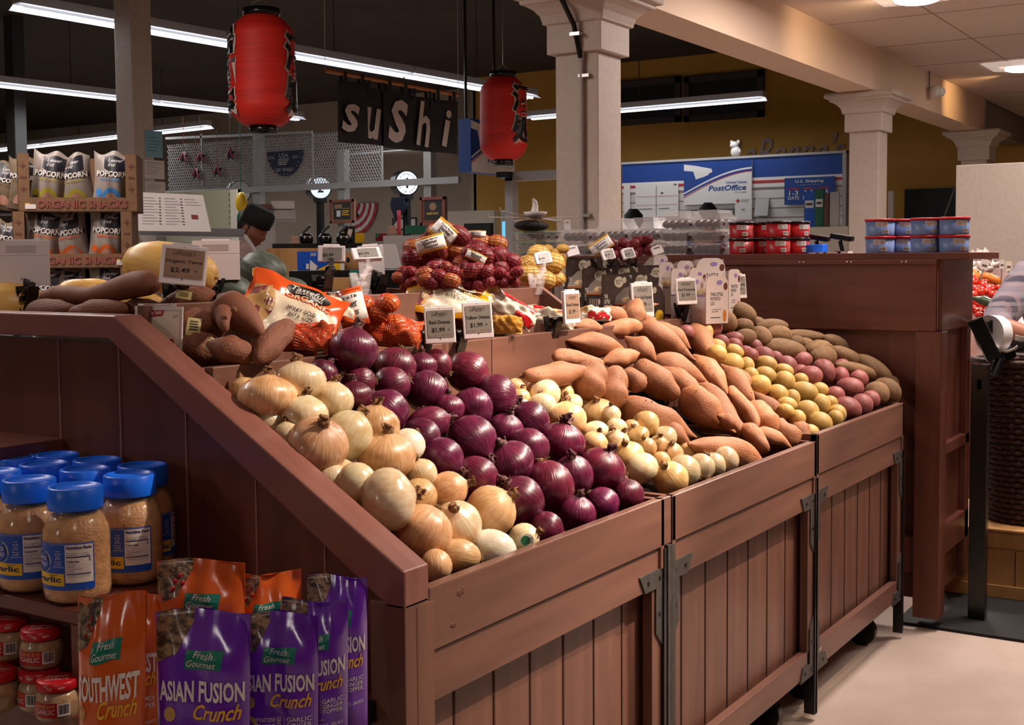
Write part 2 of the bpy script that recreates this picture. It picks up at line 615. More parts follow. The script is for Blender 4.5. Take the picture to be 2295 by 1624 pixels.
# ------------------------------------------------------------------ lamps of the hall
def tube_row(p0, p1, lab, lens=1.22, start=0):
    """A continuous run of strip fixtures from p0 to p1 with bare tubes under a white reflector."""
    p0, p1 = V(p0), V(p1)
    L = (p1 - p0).length
    dr = (p1 - p0).normalized()
    sd = V((-dr.y, dr.x, 0))
    n = max(1, round(L / 2.44))
    for i in range(n):
        a = p0 + dr * (L * i / n)
        b = p0 + dr * (L * (i + 1) / n - .02)
        t = thing('strip_light', lab.format(ORD[i]), 'ceiling light', (a + b) / 2)
        o = (a + b) / 2
        a, b = a - o, b - o
        up = V((0, 0, 1))
        h = MB('grey_light')
        h.beam(a + up * .08, b + up * .08, .11, .07)
        h.m('tube_glow')
        w_ = .10
        h.add([a - sd * w_ - up * .0, b - sd * w_, b - sd * .04 + up * .04, a - sd * .04 + up * .04], [(0, 1, 2, 3)])
        h.add([a + sd * w_, b + sd * w_, b + sd * .04 + up * .04, a + sd * .04 + up * .04], [(3, 2, 1, 0)])
        h.build('reflector', t)
        MB('tube').tube([a + dr * .05 + up * .012, b - dr * .05 + up * .012], .018, 8).build('tube', t)
        MB('grey_dark').tube([(a + b) / 2 + up * .1, (a + b) / 2 + up * (4.3 - o.z)], .006, 6).build('hanger', t)


zf = 3.3
def row(px0, py0, px1, py1, lab, z=zf):
    a, b = at(px0, py0, z=z), at(px1, py1, z=z)
    tube_row(a, b, lab)


row(36, 20, 1200, 222, 'strip light, {} from the end of the long row above the red lanterns')
row(-60, 187, 678, 270, 'strip light, {} of the middle row behind the red lanterns')
row(-60, 345, 470, 287, 'strip light, {} of the low row over the popcorn cartons')
row(1185, 268, 1716, 224, 'strip light, {} of the row in front of the dark upper windows')
a, b = at(375, 373, z=3.3), at(1010, 330, z=3.3)
row(375, 375, 1010, 331, 'strip light, {} of the distant row behind the wire mesh')
row(1188, 317, 1252, 311, 'short strip light, {} beside the white column behind the second lantern')


def troffer(x, y, lab):
    t = thing('troffer_light', lab, 'ceiling light', (x, y, 3.057))
    m = MB('troffer')
    s, i = .30, .17
    q = [(-s, -s), (s, -s), (s, s), (-s, s)]
    # four sloping reflector wings rising to a raised lens
    vv = [(a, b, -.002) for a, b in q] + [(a * i / s, b * i / s, -.03) for a, b in q]
    m.add(vv, [(0, 4, 5, 1), (1, 5, 6, 2), (2, 6, 7, 3), (3, 7, 4, 0)])
    m.build('reflector', t)
    MB('bulb').ball((0, 0, -.035), .15, .15, .03, 20, 8).build('lens', t)


pt = at(2055, -4, z=3.03)
troffer(pt.x, pt.y, 'square recessed light at the top edge of the picture in the tiled ceiling')
pt = at(2290, 152, z=3.03)
troffer(pt.x, pt.y, 'square recessed light beyond the ceiling speaker on the low tiled ceiling')
# small lamp on the beam
p = at(2082, 205, y=3.03)
t = thing('emergency_lamp', 'small white round emergency lamp head fixed to the beam by a bracket', 'lamp', p)
MB('white').ball((0, -.05, 0), .05, .05, .055).cyl((.02, -.06, 0), (.09, -.10, .0), .05, .04).build('lamp_head', t)
MB('grey').tube([(-.03, -.01, .0), (-.03, -.01, .28)], .008, 6).build('bracket', t)
mat('tray_liner', '1c0f0b', .95, spec=.1)

# ------------------------------------------------------------------ vegetable bins
def bracket(mb, x, z, sx, sz):
    """L-shaped corner plate on the front face: long cut arms meeting at (x, z)."""
    q = [(0, 0), (.115, 0), (.09, -.04), (.038, -.04), (.038, -.14), (.004, -.175), (0, -.175)]
    mb.prism([(x + sx * a, z + sz * b) for a, b in q], 'y', -.004, 0)
    mb.m('black')
    for a, b in ((.019, -.02), (.075, -.02), (.019, -.10)):
        mb.cyl((x + sx * a, -.006, z + sz * b), (x + sx * a, 0, z + sz * b), .005, n=8)


def crate(x0, x1, top, ap, name, lab, left_end=False, floor=.04):
    """Bin on castors: apron board, framed plank panel, corner irons, back board and sloped trays; local x runs along the front, y back."""
    t = thing(name, lab, 'produce bin', (x0, YF, 0))
    W = x1 - x0
    a = MB('wood_x').box(0, W + (.034 if left_end else 0), 0, .022, ap, top)
    if not left_end:
        a.box(0, .018, 0, .47, ap - .05, top)
    a.box(W - .018, W, .0, .47, ap - .05, top)
    a.build('apron_board', t, .0025)
    if left_end:
        k = MB('knot')
        for kx, kz, kr in ((.085, .795, .008), (.062, .745, .006)):
            k.ball((kx + .004, -.0002, kz), kr * 1.5, .0006, kr * .8, 14, 9, lambda d: 1 + .25 * math.sin(5 * d.x + 9 * d.z + kx * 50))
        k.build('knot', t)
    st = .05
    zb, zt = .145, ap - .002
    f = MB('wood_x').box(0, W, .006, .03, zt - .085, zt).box(0, W, .006, .03, zb, zb + .07)
    f.m('wood_z').box(W - st, W, .006, .03, zb, zt - .085)
    if not left_end:
        f.box(0, st, .006, .03, zb, zt - .085)
    f.build('frame', t, .002)
    p = MB('wood_z').box(.01, W - .01, .042, .06, zb, zt)
    p.m('groove')
    n = 7
    for i in range(1, n):
        p.box(W * i / n - .0025, W * i / n + .0025, .0405, .0425, zb + .06, zt - .08)
    p.build('plank_panel', t)
    s = MB('wood_dark').box(.0, .02, .03, 1.5, zb, zt).box(W - .02, W, .03, 1.5, zb, zt).box(.02, W - .02, .06, 1.5, .15, .17)
    s.build('carcass', t)
    for sx, cx_ in ((-1, W), (1, 0)):
        if left_end and sx == 1:
            continue
        for sz, cz in ((1, ap - .047), (-1, zb - .005)):
            m = MB('iron')
            m.M = MX.Translation((0, .006, 0))
            bracket(m, cx_, cz, sx, sz)
            m.build('corner_iron', t)
    for cx_ in ((.0, W) if not left_end else (W,)):
        MB('black_plastic' if cx_ else 'iron').box(cx_ - .006, cx_ + .012, -.002, .03, floor - .02, ap - .005).build('corner_post', t)
    for i, (cx_, cy) in enumerate(((.16, .1), (W - .14, .1), (W - .14, .62))):
        c = MB('black_plastic').cyl((cx_ - .015, cy, .052), (cx_ + .015, cy, .052), .05, n=20)
        w_ = c.build('caster_wheel', t, .004)
        MB('steel_bright').prism([(cy - .03, .15), (cy + .03, .15), (cy + .014, .045), (cy - .014, .045)], 'x', cx_ + .018, cx_ + .022).build('caster_fork', w_)
    # trays: lower slope, back board, upper slope, deck
    tr = MB('tray_liner').prism([(.022, .66), (.48, .885), (.48, .865), (.022, .64)], 'x', .018, W - .018)
    tr.build('lower_tray', t)
    return t


AP = (.822, .7165)
B1 = (1.592, 2.462)
B2 = (2.502, 3.464)
B3 = (3.470, 4.385)
t1 = crate(*B1, .822, .716, 'produce_bin', 'cherry wood produce bin heaped with large yellow and red onions', True)
t2 = crate(*B2, .820, .717, 'produce_bin', 'cherry wood produce bin on castors holding small onions and sweet potatoes')
t3 = crate(*B3, .838, .72, 'produce_bin', 'cherry wood produce bin on castors holding yellow, red and russet potatoes')
m = MB('white')
S3 = plane((.035, -.001, .2), (1, 0, 0), (0, 0, 1))
m.text('JSI', S3, 0, 0, .024, .014).build('stencil', t3)
k = MB('iron').box(-.03, -.012, -.004, .03, .02, .715)
k.build('corner_post', t2)

# back boards between the lower and upper tiers
for t, (x0, x1) in ((t1, B1), (t2, B2), (t3, B3)):
    W = x1 - x0
    MB('wood_x').box(0, .52 if t is t3 else W + (.038 if t is t1 else .004), .478, .50, .7, 1.158).box(W * .5, W, .478, .50, .7, .96).build('back_board', t, .002)
    MB('wood_dark').prism([(.50, 1.07), (.66, 1.14), (.66, 1.12), (.50, 1.05)], 'x', 0, W).build('upper_tray', t)
    d0, d1 = {0: (0, W + .038), 1: (0, 3.03 - x0), 2: (3.93 - x0, 3.97 - x0)}[(t1, t2, t3).index(t)]
    MB('wood_x').box(d0, d1, .655, .675, 1.1, 1.268).build('deck_front', t, .002)
    k = MB('wood_dark').box(d0, d1, .675, 1.7, 1.205, 1.225)
    g0, g1 = {0: (0, 0), 1: (3.03 - x0, W), 2: (0, 3.93 - x0)}[(t1, t2, t3).index(t)]
    if g1 > g0:
        k.box(g0, g1, 1.05, 1.7, 1.205, 1.225).prism([(.66, 1.14), (1.05, 1.225), (1.05, 1.205), (.66, 1.12)], 'x', g0, g1)
    k.build('deck', t)
# sloping partitions of the upper tier
for t, xw in ((t2, 2.60), (t2, 3.03), (t3, 3.93)):
    xl = xw - t.location.x
    MB('wood_y').prism([(.50, 1.05), (.50, 1.165), (.655, 1.268), (.9, 1.275), (.9, 1.05)], 'x', xl - .01, xl + .01).build('partition', t, .002)

# ------------------------------------------------------------------ sloping end board and its shelves
t = thing('end_board', 'sloping cherry wood end board with thick mitred cap beside the yellow onions', 'display end', (0, 0, 0))
prof = [(1.205, 0.03), (1.205, .80), (1.835, 1.195), (2.9, 1.205), (2.9, .03)]
g = MB('wood_dark').prism(prof, 'x', XE + .038, XI)
g.m('groove_light')
for y in (2.05, 1.875, 1.70, 1.53, 1.375, 1.25):
    zt = 1.2 if y > 1.84 else .80 + (y - 1.205) * .627
    g.box(XE + .036, XE + .0385, y - .0016, y + .0016, .65, zt)
g.build('plank_side', t)
# cap: horizontal run, slope, front post
ca = [(2.9, 1.252), (1.843, 1.25), (1.18, .861), (1.18, .80), (1.215, .80), (1.222, .806), (1.858, 1.207), (2.9, 1.207)]
MB('wood_cap').prism(ca, 'x', XE, XI).build('cap', t, .0035, 2)
MB('wood_z').box(XE, XI, YF, YF + .07, .03, .808).build('front_post', t, .002)
MB('wood_z').box(XE + .03, B1[0] + .012, YF - .001, YF + .03, .03, .80).build('front_stile', t, .002)

sh = thing('end_shelves', 'dark cherry wood shelves on the end board holding jars and pouches', 'shelf unit', (0, 0, 0))
MB('wood_dark_y').box(1.02, XE + .036, 1.252, 1.612, .622, .642).box(1.257, XE + .036, 1.612, 2.6, .612, .632).build('shelf', sh, .002)
MB('wood_dark_y').box(1.257, XE + .036, 1.614, 2.6, .778, .80).build('shelf', sh, .002)
MB('wood_dark_y').box(1.05, XE + .036, 2.04, 2.6, .975, 1.006).build('shelf', sh, .002)
MB('wood_dark').box(1.257, XE + .036, 1.614, 1.638, .632, .778).build('upright', sh, .002)
MB('wood_dark').box(1.03, XE, 1.262, 1.612, .03, .05).box(1.03, 1.05, 1.262, 1.612, .05, .622).box(1.262, 1.28, 1.612, 2.6, .03, .612).build('base_cabinet', sh, .002)

# ------------------------------------------------------------------ tall cabinet beyond the bins
t = thing('cabinet', 'tall dark cherry cabinet closing the far end of the bins', 'cabinet', (XC, 0, 0))
MB('wood_dark_y').box(0, .5, 1.005, 3.0, 1.335, 1.36).build('top_board', t, .002)
m = MB('wood_dark_y').box(0, .02, 1.115, 3.0, 1.078, 1.335)
m.box(-.012, .0, 1.115, 3.0, 1.318, 1.335).box(0, .5, 2.98, 3.0, .1, 1.335)
m.box(.02, .5, 1.10, 1.115, 1.078, 1.335)
m.build('header_board', t, .002)
s = MB('steel_bright')
for y in (1.22, 1.235, 1.42, 1.435, 1.60, 1.615):
    s.ball((-.0125, y, 1.327), .003)
s.build('screw', t)
MB('wood_dark').box(.03, .05, 1.19, 3.0, .1, 1.078).build('side_panel', t)
MB('wood_dark').box(-.02, .07, 1.09, 1.182, .042, 1.078).build('corner_post', t, .003)
m = MB('wood_dark').box(.07, .5, 1.13, 1.15, .1, 1.078).box(.07, .5, 1.105, 1.13, .25, .36).box(.07, .5, 1.105, 1.13, .62, .66).box(.44, .5, 1.105, 1.13, .1, 1.078)
m.build('end_panel', t, .002)
MB('wood_dark').box(.0, .03, 1.19, 1.24, .2, .33).build('rail', t, .002)
t = MB('mat_black').box(XC + .005, 8.5, -.6, 1.25, 0, .012).build('floor_mat', bevel=.003)
tag(t, 'black rubber mat on the floor under the cabinet and basket', 'floor mat')

# ------------------------------------------------------------------ where every vegetable lies: rows from the back board down
HEAP = {
'Y': [
    [(1.634,1.622,1.110,0.0298,0.0274,0.13,0.46,0.88,'half hidden'),(1.642,1.572,1.101,0.0569,0.0387,0.20,0.08,0.98,'flat russet'),(1.722,1.572,1.121,0.0532,0.0383,0.12,0.21,0.97,'pale'),(1.771,1.534,1.086,0.0415,0.0356,0.14,-0.12,0.98,'pale'),],
    [(1.629,1.559,1.058,0.0293,0.0270,-0.35,0.35,0.87,''),(1.676,1.517,1.069,0.0458,0.0370,0.10,-0.05,0.99,''),(1.828,1.479,1.035,0.0480,0.0395,0.11,-0.06,0.99,'smooth'),],
    [(1.630,1.514,1.038,0.0290,0.0267,-0.04,0.17,0.98,'half hidden'),(1.646,1.461,1.022,0.0577,0.0476,-0.24,-0.51,0.83,'flaky'),(1.739,1.472,1.028,0.0450,0.0502,0.66,-0.11,0.74,'pale'),(1.873,1.436,0.995,0.0312,0.0367,0.82,0.10,0.57,'peeled white'),],
    [(1.642,1.425,0.969,0.0286,0.0263,-0.04,0.17,0.98,'half hidden'),(1.680,1.437,0.971,0.0291,0.0268,0.05,0.02,1.00,'half hidden'),(1.794,1.425,0.985,0.0560,0.0454,-0.03,-0.13,0.99,'smooth'),(1.849,1.385,0.949,0.0306,0.0291,-0.39,0.13,0.91,''),],
    [(1.662,1.387,0.962,0.0378,0.0364,-0.97,0.17,-0.20,''),(1.676,1.330,0.936,0.0468,0.0553,0.77,-0.62,0.14,'glossy pale'),(1.798,1.354,0.920,0.0299,0.0388,-0.77,-0.49,-0.40,'root-end'),(1.879,1.350,0.916,0.0407,0.0355,0.52,-0.78,0.33,'orange'),],
    [(1.745,1.302,0.872,0.0543,0.0442,-0.44,0.31,-0.84,'large brown'),(1.831,1.293,0.864,0.0474,0.0459,-0.54,-0.27,0.79,'pale'),(1.948,1.299,0.869,0.0517,0.0468,0.31,-0.71,0.64,'orange'),],
    [(1.708,1.251,0.825,0.0282,0.0291,-0.22,-0.33,-0.92,'tan'),(1.781,1.252,0.826,0.0405,0.0291,-0.76,0.63,0.19,'tan'),(1.876,1.245,0.820,0.0455,0.0347,-0.52,0.83,0.18,'peeled white'),(1.977,1.243,0.818,0.0330,0.0286,0.21,-0.85,0.49,'stickered'),],
],
'R': [
    [(1.931,1.616,1.166,0.0516,0.0464,0.27,-0.04,0.96,'big'),(2.072,1.616,1.124,0.0467,0.0415,-0.36,0.18,-0.92,''),(2.155,1.612,1.115,0.0355,0.0327,0.05,0.02,1.00,'half hidden'),(2.216,1.615,1.117,0.0362,0.0333,-0.44,0.74,0.51,'flaky'),],
    [(1.846,1.623,1.124,0.0331,0.0301,0.66,-0.11,0.74,''),(1.923,1.591,1.108,0.0328,0.0302,-0.77,0.64,0.02,'root-tufted'),(2.013,1.582,1.091,0.0405,0.0397,-0.76,0.58,-0.30,'striped'),(2.294,1.588,1.095,0.0490,0.0496,0.49,-0.80,-0.35,'big round'),],
    [(1.878,1.569,1.079,0.0362,0.0330,0.01,0.10,1.00,''),(2.108,1.563,1.072,0.0455,0.0455,-0.70,-0.29,-0.65,'root-end'),(2.194,1.507,1.029,0.0483,0.0432,-0.60,-0.62,-0.51,'smooth'),(2.309,1.524,1.043,0.0487,0.0492,0.76,-0.63,-0.19,'big round'),],
    [(1.933,1.531,1.049,0.0455,0.0431,-0.43,0.47,0.77,''),(2.019,1.497,1.017,0.0482,0.0341,0.77,-0.60,0.22,'long'),(2.112,1.511,1.035,0.0344,0.0316,0.05,0.02,1.00,'half hidden'),(2.352,1.456,0.987,0.0512,0.0362,-0.51,0.57,0.65,'long'),],
    [(1.964,1.471,1.003,0.0430,0.0317,0.05,-0.96,-0.28,''),(2.096,1.444,0.977,0.0585,0.0487,-0.12,-0.85,-0.52,'dark striped'),(2.241,1.453,0.977,0.0409,0.0384,0.06,-0.28,0.96,'necked'),(2.383,1.396,0.938,0.0538,0.0449,0.10,-0.19,0.98,'long-necked'),],
    [(1.965,1.423,0.960,0.0441,0.0426,0.16,-0.87,-0.46,''),(2.144,1.381,0.926,0.0587,0.0424,-0.39,0.13,0.91,'flaky'),(2.235,1.394,0.944,0.0530,0.0412,-0.31,-0.67,-0.67,'root-end'),(2.404,1.307,0.881,0.0550,0.0471,0.07,-0.45,0.89,'veined'),],
    [(2.014,1.375,0.920,0.0475,0.0413,-0.06,-0.91,-0.40,'root-tufted'),(2.199,1.320,0.876,0.0574,0.0566,-0.22,-0.33,-0.92,'big glossy'),(2.309,1.324,0.879,0.0451,0.0485,-0.38,-0.16,0.91,'peeling'),(2.419,1.247,0.827,0.0361,0.0373,0.22,0.33,0.92,''),],
    [(2.068,1.310,0.867,0.0525,0.0525,-0.58,0.15,0.80,'big'),(2.076,1.253,0.821,0.0358,0.0319,0.35,-0.87,-0.33,''),(2.203,1.255,0.823,0.0414,0.0389,0.01,-0.20,0.98,''),(2.321,1.260,0.826,0.0351,0.0380,0.10,-0.80,-0.60,'dark'),],
],
'S': [
    [(2.537,1.611,1.037,0.0249,0.0229,0.13,-0.34,0.93,''),(2.597,1.599,1.024,0.0252,0.0232,-0.02,-0.69,0.72,''),(2.580,1.556,1.020,0.0441,0.0336,-0.89,0.26,-0.37,'root-end'),(2.687,1.589,1.026,0.0298,0.0237,0.40,-0.13,0.91,''),],
    [(2.518,1.588,1.016,0.0246,0.0227,-0.02,-0.23,0.97,''),(2.672,1.555,1.011,0.0256,0.0235,-0.34,0.53,0.78,''),(2.653,1.525,0.989,0.0321,0.0233,-0.24,0.37,0.90,''),(2.758,1.533,0.976,0.0301,0.0240,0.20,0.34,0.92,''),],
    [(2.501,1.578,0.995,0.0245,0.0225,0.29,0.37,0.88,''),(2.531,1.536,0.996,0.0358,0.0311,0.39,0.33,0.86,'amber'),(2.734,1.494,0.960,0.0456,0.0328,-0.43,-0.09,0.90,''),(2.723,1.451,0.959,0.0255,0.0255,-0.25,-0.13,0.96,''),(2.864,1.488,0.939,0.0297,0.0297,0.26,0.42,0.87,''),],
    [(2.562,1.487,0.963,0.0506,0.0425,0.31,0.19,0.93,'big'),(2.705,1.428,0.929,0.0321,0.0232,-0.71,-0.45,-0.54,'root-end'),(2.782,1.426,0.919,0.0258,0.0237,0.54,0.04,0.84,''),(2.837,1.413,0.929,0.0358,0.0358,-0.82,0.39,-0.41,'round'),],
    [(2.617,1.441,0.933,0.0342,0.0238,0.54,-0.83,0.17,'long-necked'),(2.660,1.402,0.905,0.0316,0.0296,0.04,-0.55,0.84,''),(2.757,1.396,0.906,0.0324,0.0235,-0.29,0.22,0.93,''),(2.861,1.374,0.888,0.0392,0.0292,-0.26,0.41,0.88,''),],
    [(2.563,1.410,0.912,0.0332,0.0289,0.10,-0.35,0.93,''),(2.741,1.363,0.882,0.0262,0.0262,-0.50,-0.01,0.87,''),(2.815,1.366,0.879,0.0258,0.0237,-0.22,-0.30,0.93,''),(2.800,1.328,0.863,0.0363,0.0262,-0.37,-0.32,0.87,''),(2.912,1.335,0.852,0.0263,0.0242,0.09,0.61,0.79,''),],
    [(2.642,1.361,0.873,0.0401,0.0369,-0.53,-0.04,0.85,''),(2.734,1.321,0.853,0.0260,0.0230,0.49,-0.25,0.83,''),(2.904,1.257,0.823,0.0329,0.0343,-0.58,0.15,0.80,''),(2.954,1.247,0.832,0.0367,0.0367,-0.26,-0.52,-0.81,'pinkish'),],
    [(2.614,1.311,0.856,0.0413,0.0362,-0.85,0.45,-0.27,'flat'),(2.688,1.272,0.821,0.0453,0.0411,-0.68,0.04,0.74,'biggest'),(2.778,1.279,0.826,0.0422,0.0410,-0.76,0.63,0.19,'pale'),(2.851,1.269,0.825,0.0365,0.0365,-0.44,-0.69,-0.57,'pale'),],
],
'P': [
    [(3.165,1.728,1.196,3.271,1.687,1.164,0.0301,1),(3.318,1.764,1.187,3.515,1.703,1.205,0.0151,0),(3.404,1.728,1.224,3.339,1.696,1.153,0.0311,3),(3.393,1.696,1.171,3.406,1.656,1.140,0.0175,2),],
    [(2.949,1.700,1.165,3.075,1.661,1.152,0.0217,0),(3.100,1.691,1.147,3.262,1.640,1.148,0.0280,2),(3.292,1.657,1.154,3.379,1.518,1.045,0.0389,4),(3.362,1.656,1.158,3.416,1.551,1.076,0.0320,0),],
    [(2.856,1.655,1.132,3.065,1.591,1.097,0.0313,0),(2.938,1.596,1.069,3.083,1.553,1.086,0.0326,0),(3.154,1.637,1.125,3.177,1.550,1.057,0.0316,1),(3.609,1.643,1.134,3.521,1.509,1.016,0.0358,4),],
    [(2.542,1.590,1.068,2.743,1.532,1.065,0.0281,2),(2.713,1.609,1.101,2.875,1.560,1.067,0.0251,2),(3.188,1.559,1.063,3.336,1.451,0.979,0.0366,4),(3.428,1.549,1.057,3.366,1.415,0.952,0.0389,1),],
    [(2.800,1.534,1.074,2.718,1.520,1.005,0.0449,3),(2.974,1.532,1.050,2.936,1.486,1.000,0.0307,2),(3.064,1.553,1.059,3.082,1.439,0.970,0.0417,2),(3.587,1.479,1.006,3.544,1.415,0.951,0.0214,0),],
    [(2.868,1.515,1.061,2.778,1.476,0.970,0.0461,5),(3.180,1.539,1.041,3.213,1.416,0.945,0.0359,1),(3.527,1.508,1.024,3.474,1.373,0.919,0.0371,1),(3.415,1.423,0.967,3.330,1.312,0.863,0.0297,2),],
    [(3.154,1.461,0.979,3.196,1.317,0.867,0.0444,4),(3.269,1.467,0.980,3.229,1.311,0.858,0.0383,2),(3.432,1.374,0.919,3.394,1.281,0.847,0.0454,5),(3.569,1.425,0.944,3.589,1.288,0.838,0.0299,0),],
    [(2.822,1.474,0.980,2.992,1.342,0.878,0.0480,4),(3.143,1.351,0.920,3.179,1.302,0.882,0.0202,0),(3.471,1.309,0.869,3.436,1.231,0.808,0.0407,5),(3.557,1.285,0.856,3.519,1.221,0.806,0.0316,1),],
    [(2.885,1.404,0.929,2.924,1.325,0.868,0.0233,0),(2.880,1.314,0.878,3.139,1.217,0.802,0.0440,1),(3.238,1.312,0.882,3.204,1.232,0.820,0.0294,2),(3.294,1.298,0.860,3.394,1.224,0.802,0.0268,4),],
],
'G': [
    [(3.631,1.606,1.107,0.0309,0.0375,-0.29,0.53,0.80,''),(3.630,1.564,1.070,0.0327,0.0245,0.07,0.25,0.97,''),(3.699,1.534,1.049,0.0351,0.0253,0.02,-0.24,0.97,''),],
    [(3.512,1.510,1.056,0.0317,0.0278,0.09,0.06,0.99,''),(3.597,1.499,1.020,0.0414,0.0328,-0.43,-0.16,0.89,''),(3.680,1.482,1.009,0.0268,0.0268,-0.51,-0.08,0.86,''),(3.798,1.464,1.004,0.0390,0.0281,-0.66,0.03,0.75,''),],
    [(3.631,1.448,0.984,0.0262,0.0241,-0.65,0.06,0.76,''),(3.724,1.437,0.976,0.0363,0.0283,0.17,0.37,0.91,''),(3.874,1.431,0.978,0.0339,0.0253,-0.37,0.38,0.85,''),],
    [(3.611,1.414,0.954,0.0397,0.0333,-0.32,0.31,0.89,''),(3.802,1.404,0.952,0.0367,0.0339,0.09,0.39,0.92,''),(3.926,1.394,0.944,0.0277,0.0255,0.52,0.00,0.85,''),(3.978,1.349,0.911,0.0322,0.0260,0.37,0.09,0.93,''),],
    [(3.661,1.372,0.927,0.0341,0.0296,-0.66,0.03,0.75,''),(3.724,1.348,0.910,0.0264,0.0266,-0.12,-0.40,0.91,''),(3.838,1.353,0.914,0.0489,0.0367,-0.03,-0.61,0.79,''),],
    [(3.634,1.332,0.898,0.0331,0.0239,0.14,0.62,0.77,''),(3.857,1.304,0.878,0.0347,0.0347,0.31,0.37,0.88,''),(3.941,1.300,0.875,0.0275,0.0253,-0.07,-0.68,0.73,''),],
    [(3.563,1.310,0.887,0.0274,0.0233,-0.67,0.06,0.74,''),(3.575,1.277,0.868,0.0253,0.0255,-0.45,-0.29,0.84,''),(3.715,1.298,0.868,0.0400,0.0381,-0.02,0.33,0.94,''),(3.890,1.260,0.845,0.0307,0.0327,0.33,0.36,0.87,''),],
    [(3.576,1.241,0.828,0.0304,0.0232,0.22,0.31,0.93,''),(3.694,1.248,0.841,0.0396,0.0344,0.49,0.02,0.87,''),(3.842,1.249,0.836,0.0267,0.0289,0.29,-0.31,0.91,''),],
],
'D': [
    [(3.520,1.615,1.118,0.0261,0.0240,0.25,-0.18,0.95,''),(3.685,1.619,1.120,0.0515,0.0394,-0.31,-0.46,0.84,''),(3.782,1.569,1.083,0.0348,0.0253,-0.00,-0.08,1.00,''),],
    [(3.674,1.565,1.080,0.0270,0.0247,-0.19,0.49,0.85,''),(3.739,1.547,1.066,0.0271,0.0250,-0.21,0.09,0.97,''),(3.773,1.521,1.040,0.0273,0.0251,-0.34,0.46,0.82,''),(3.858,1.527,1.054,0.0277,0.0255,-0.17,-0.02,0.99,''),],
    [(3.745,1.494,1.036,0.0270,0.0248,-0.17,-0.22,0.96,''),(3.838,1.493,1.024,0.0394,0.0339,0.36,-0.20,0.91,''),(3.930,1.483,1.013,0.0280,0.0258,-0.38,0.48,0.79,''),],
    [(3.923,1.441,0.989,0.0378,0.0357,0.39,0.31,0.87,''),(4.067,1.444,0.997,0.0417,0.0300,-0.03,-0.16,0.99,''),(4.357,1.397,0.957,0.0338,0.0278,-0.01,0.28,0.96,''),],
    [(4.007,1.423,0.964,0.0283,0.0260,0.20,-0.60,0.77,''),(3.988,1.381,0.955,0.0401,0.0345,0.29,0.38,0.88,''),(4.157,1.394,0.954,0.0416,0.0466,-0.08,0.15,0.99,''),],
    [(4.016,1.309,0.891,0.0344,0.0302,0.21,-0.28,0.94,''),(4.244,1.363,0.931,0.0312,0.0377,-0.38,0.07,0.92,''),(4.206,1.318,0.898,0.0459,0.0358,-0.53,-0.11,0.84,''),(4.333,1.330,0.916,0.0374,0.0360,0.68,-0.25,0.69,''),],
    [(3.989,1.258,0.853,0.0484,0.0402,0.08,0.20,0.98,''),(4.124,1.252,0.849,0.0385,0.0406,0.26,-0.07,0.96,''),(4.244,1.258,0.854,0.0330,0.0373,-0.01,-0.22,0.97,''),],
],
'U': [
    [(3.823,1.658,1.166,3.820,1.584,1.113,0.0325,0),(3.992,1.656,1.161,4.079,1.625,1.146,0.0363,0),(3.889,1.605,1.125,3.963,1.579,1.111,0.0232,0),(4.061,1.622,1.132,4.103,1.588,1.108,0.0217,0),],
    [(4.053,1.594,1.112,4.197,1.541,1.106,0.0218,0),(4.053,1.557,1.083,4.161,1.516,1.074,0.0268,0),(4.231,1.552,1.071,4.403,1.486,1.061,0.0201,0),],
    [(3.806,1.567,1.086,3.883,1.539,1.082,0.0270,0),(3.978,1.551,1.108,3.930,1.532,1.057,0.0309,0),(4.154,1.511,1.054,4.216,1.488,1.051,0.0195,0),(4.423,1.487,1.048,4.515,1.428,1.006,0.0266,0),],
    [(3.947,1.518,1.044,4.107,1.457,1.032,0.0323,0),(4.269,1.513,1.051,4.243,1.463,1.015,0.0256,0),(4.195,1.466,1.024,4.299,1.427,1.022,0.0324,0),(4.396,1.473,1.030,4.407,1.438,1.005,0.0143,0),],
    [(4.178,1.443,1.001,4.286,1.401,0.995,0.0317,0),(4.379,1.435,1.007,4.508,1.354,0.949,0.0310,0),(4.467,1.377,0.983,4.471,1.256,0.896,0.0357,0),],
    [(4.281,1.381,0.969,4.459,1.304,0.913,0.0269,0),(4.275,1.280,0.893,4.314,1.221,0.851,0.0377,0),(4.412,1.286,0.898,4.392,1.210,0.843,0.0384,0),(4.519,1.269,0.907,4.484,1.240,0.868,0.0214,0),],
],
}

# ------------------------------------------------------------------ vegetables
skin('skin_yellow', 'cc9c6c', 'dfbb92', 'aa733c', .36, 7, .35, .3, .22, .012)
skin('skin_pale', 'dcc8a0', 'e6d8b8', 'c6995f', .28, 5, .5, .2, .15, .01)
skin('skin_white', 'e3dccb', 'ebe6da', 'd2c39a', .25, 4, .5, .15, .08)
skin('skin_red', '521330', '772447', '330a1d', .32, 9, .35, .35, .35, .02)
skin('skin_small', 'd8a96e', 'e6c896', 'c0874a', .32, 6, .4, .3, .18, .012)
mat('neck_tan', '8a623c', .8, var='5e4027', vscale=(6, 6, 1), bump=.4)
mat('neck_red', '4a2130', .75, var='6b4a3a', vscale=(6, 6, 1), bump=.4)
mat('root_hair', '9c8358', .9)
mat('sweet', 'ba7f5a', .6, var='a26845', vscale=(2.2, 3, 3), vcon=(.35, .7), detail=9, bump=.3, bscale=17, jitter=.22)
mat('yam', '85523b', .7, var='6d412f', vscale=(2.2, 3, 3), vcon=(.35, .7), detail=8, bump=.35, bscale=9, jitter=.2)
mat('spud_gold', 'd9b56c', .5, var='c9a254', vscale=(2.5, 2.5, 2.5), vcon=(.4, .75), detail=7, bump=.15, bscale=8, jitter=.15)
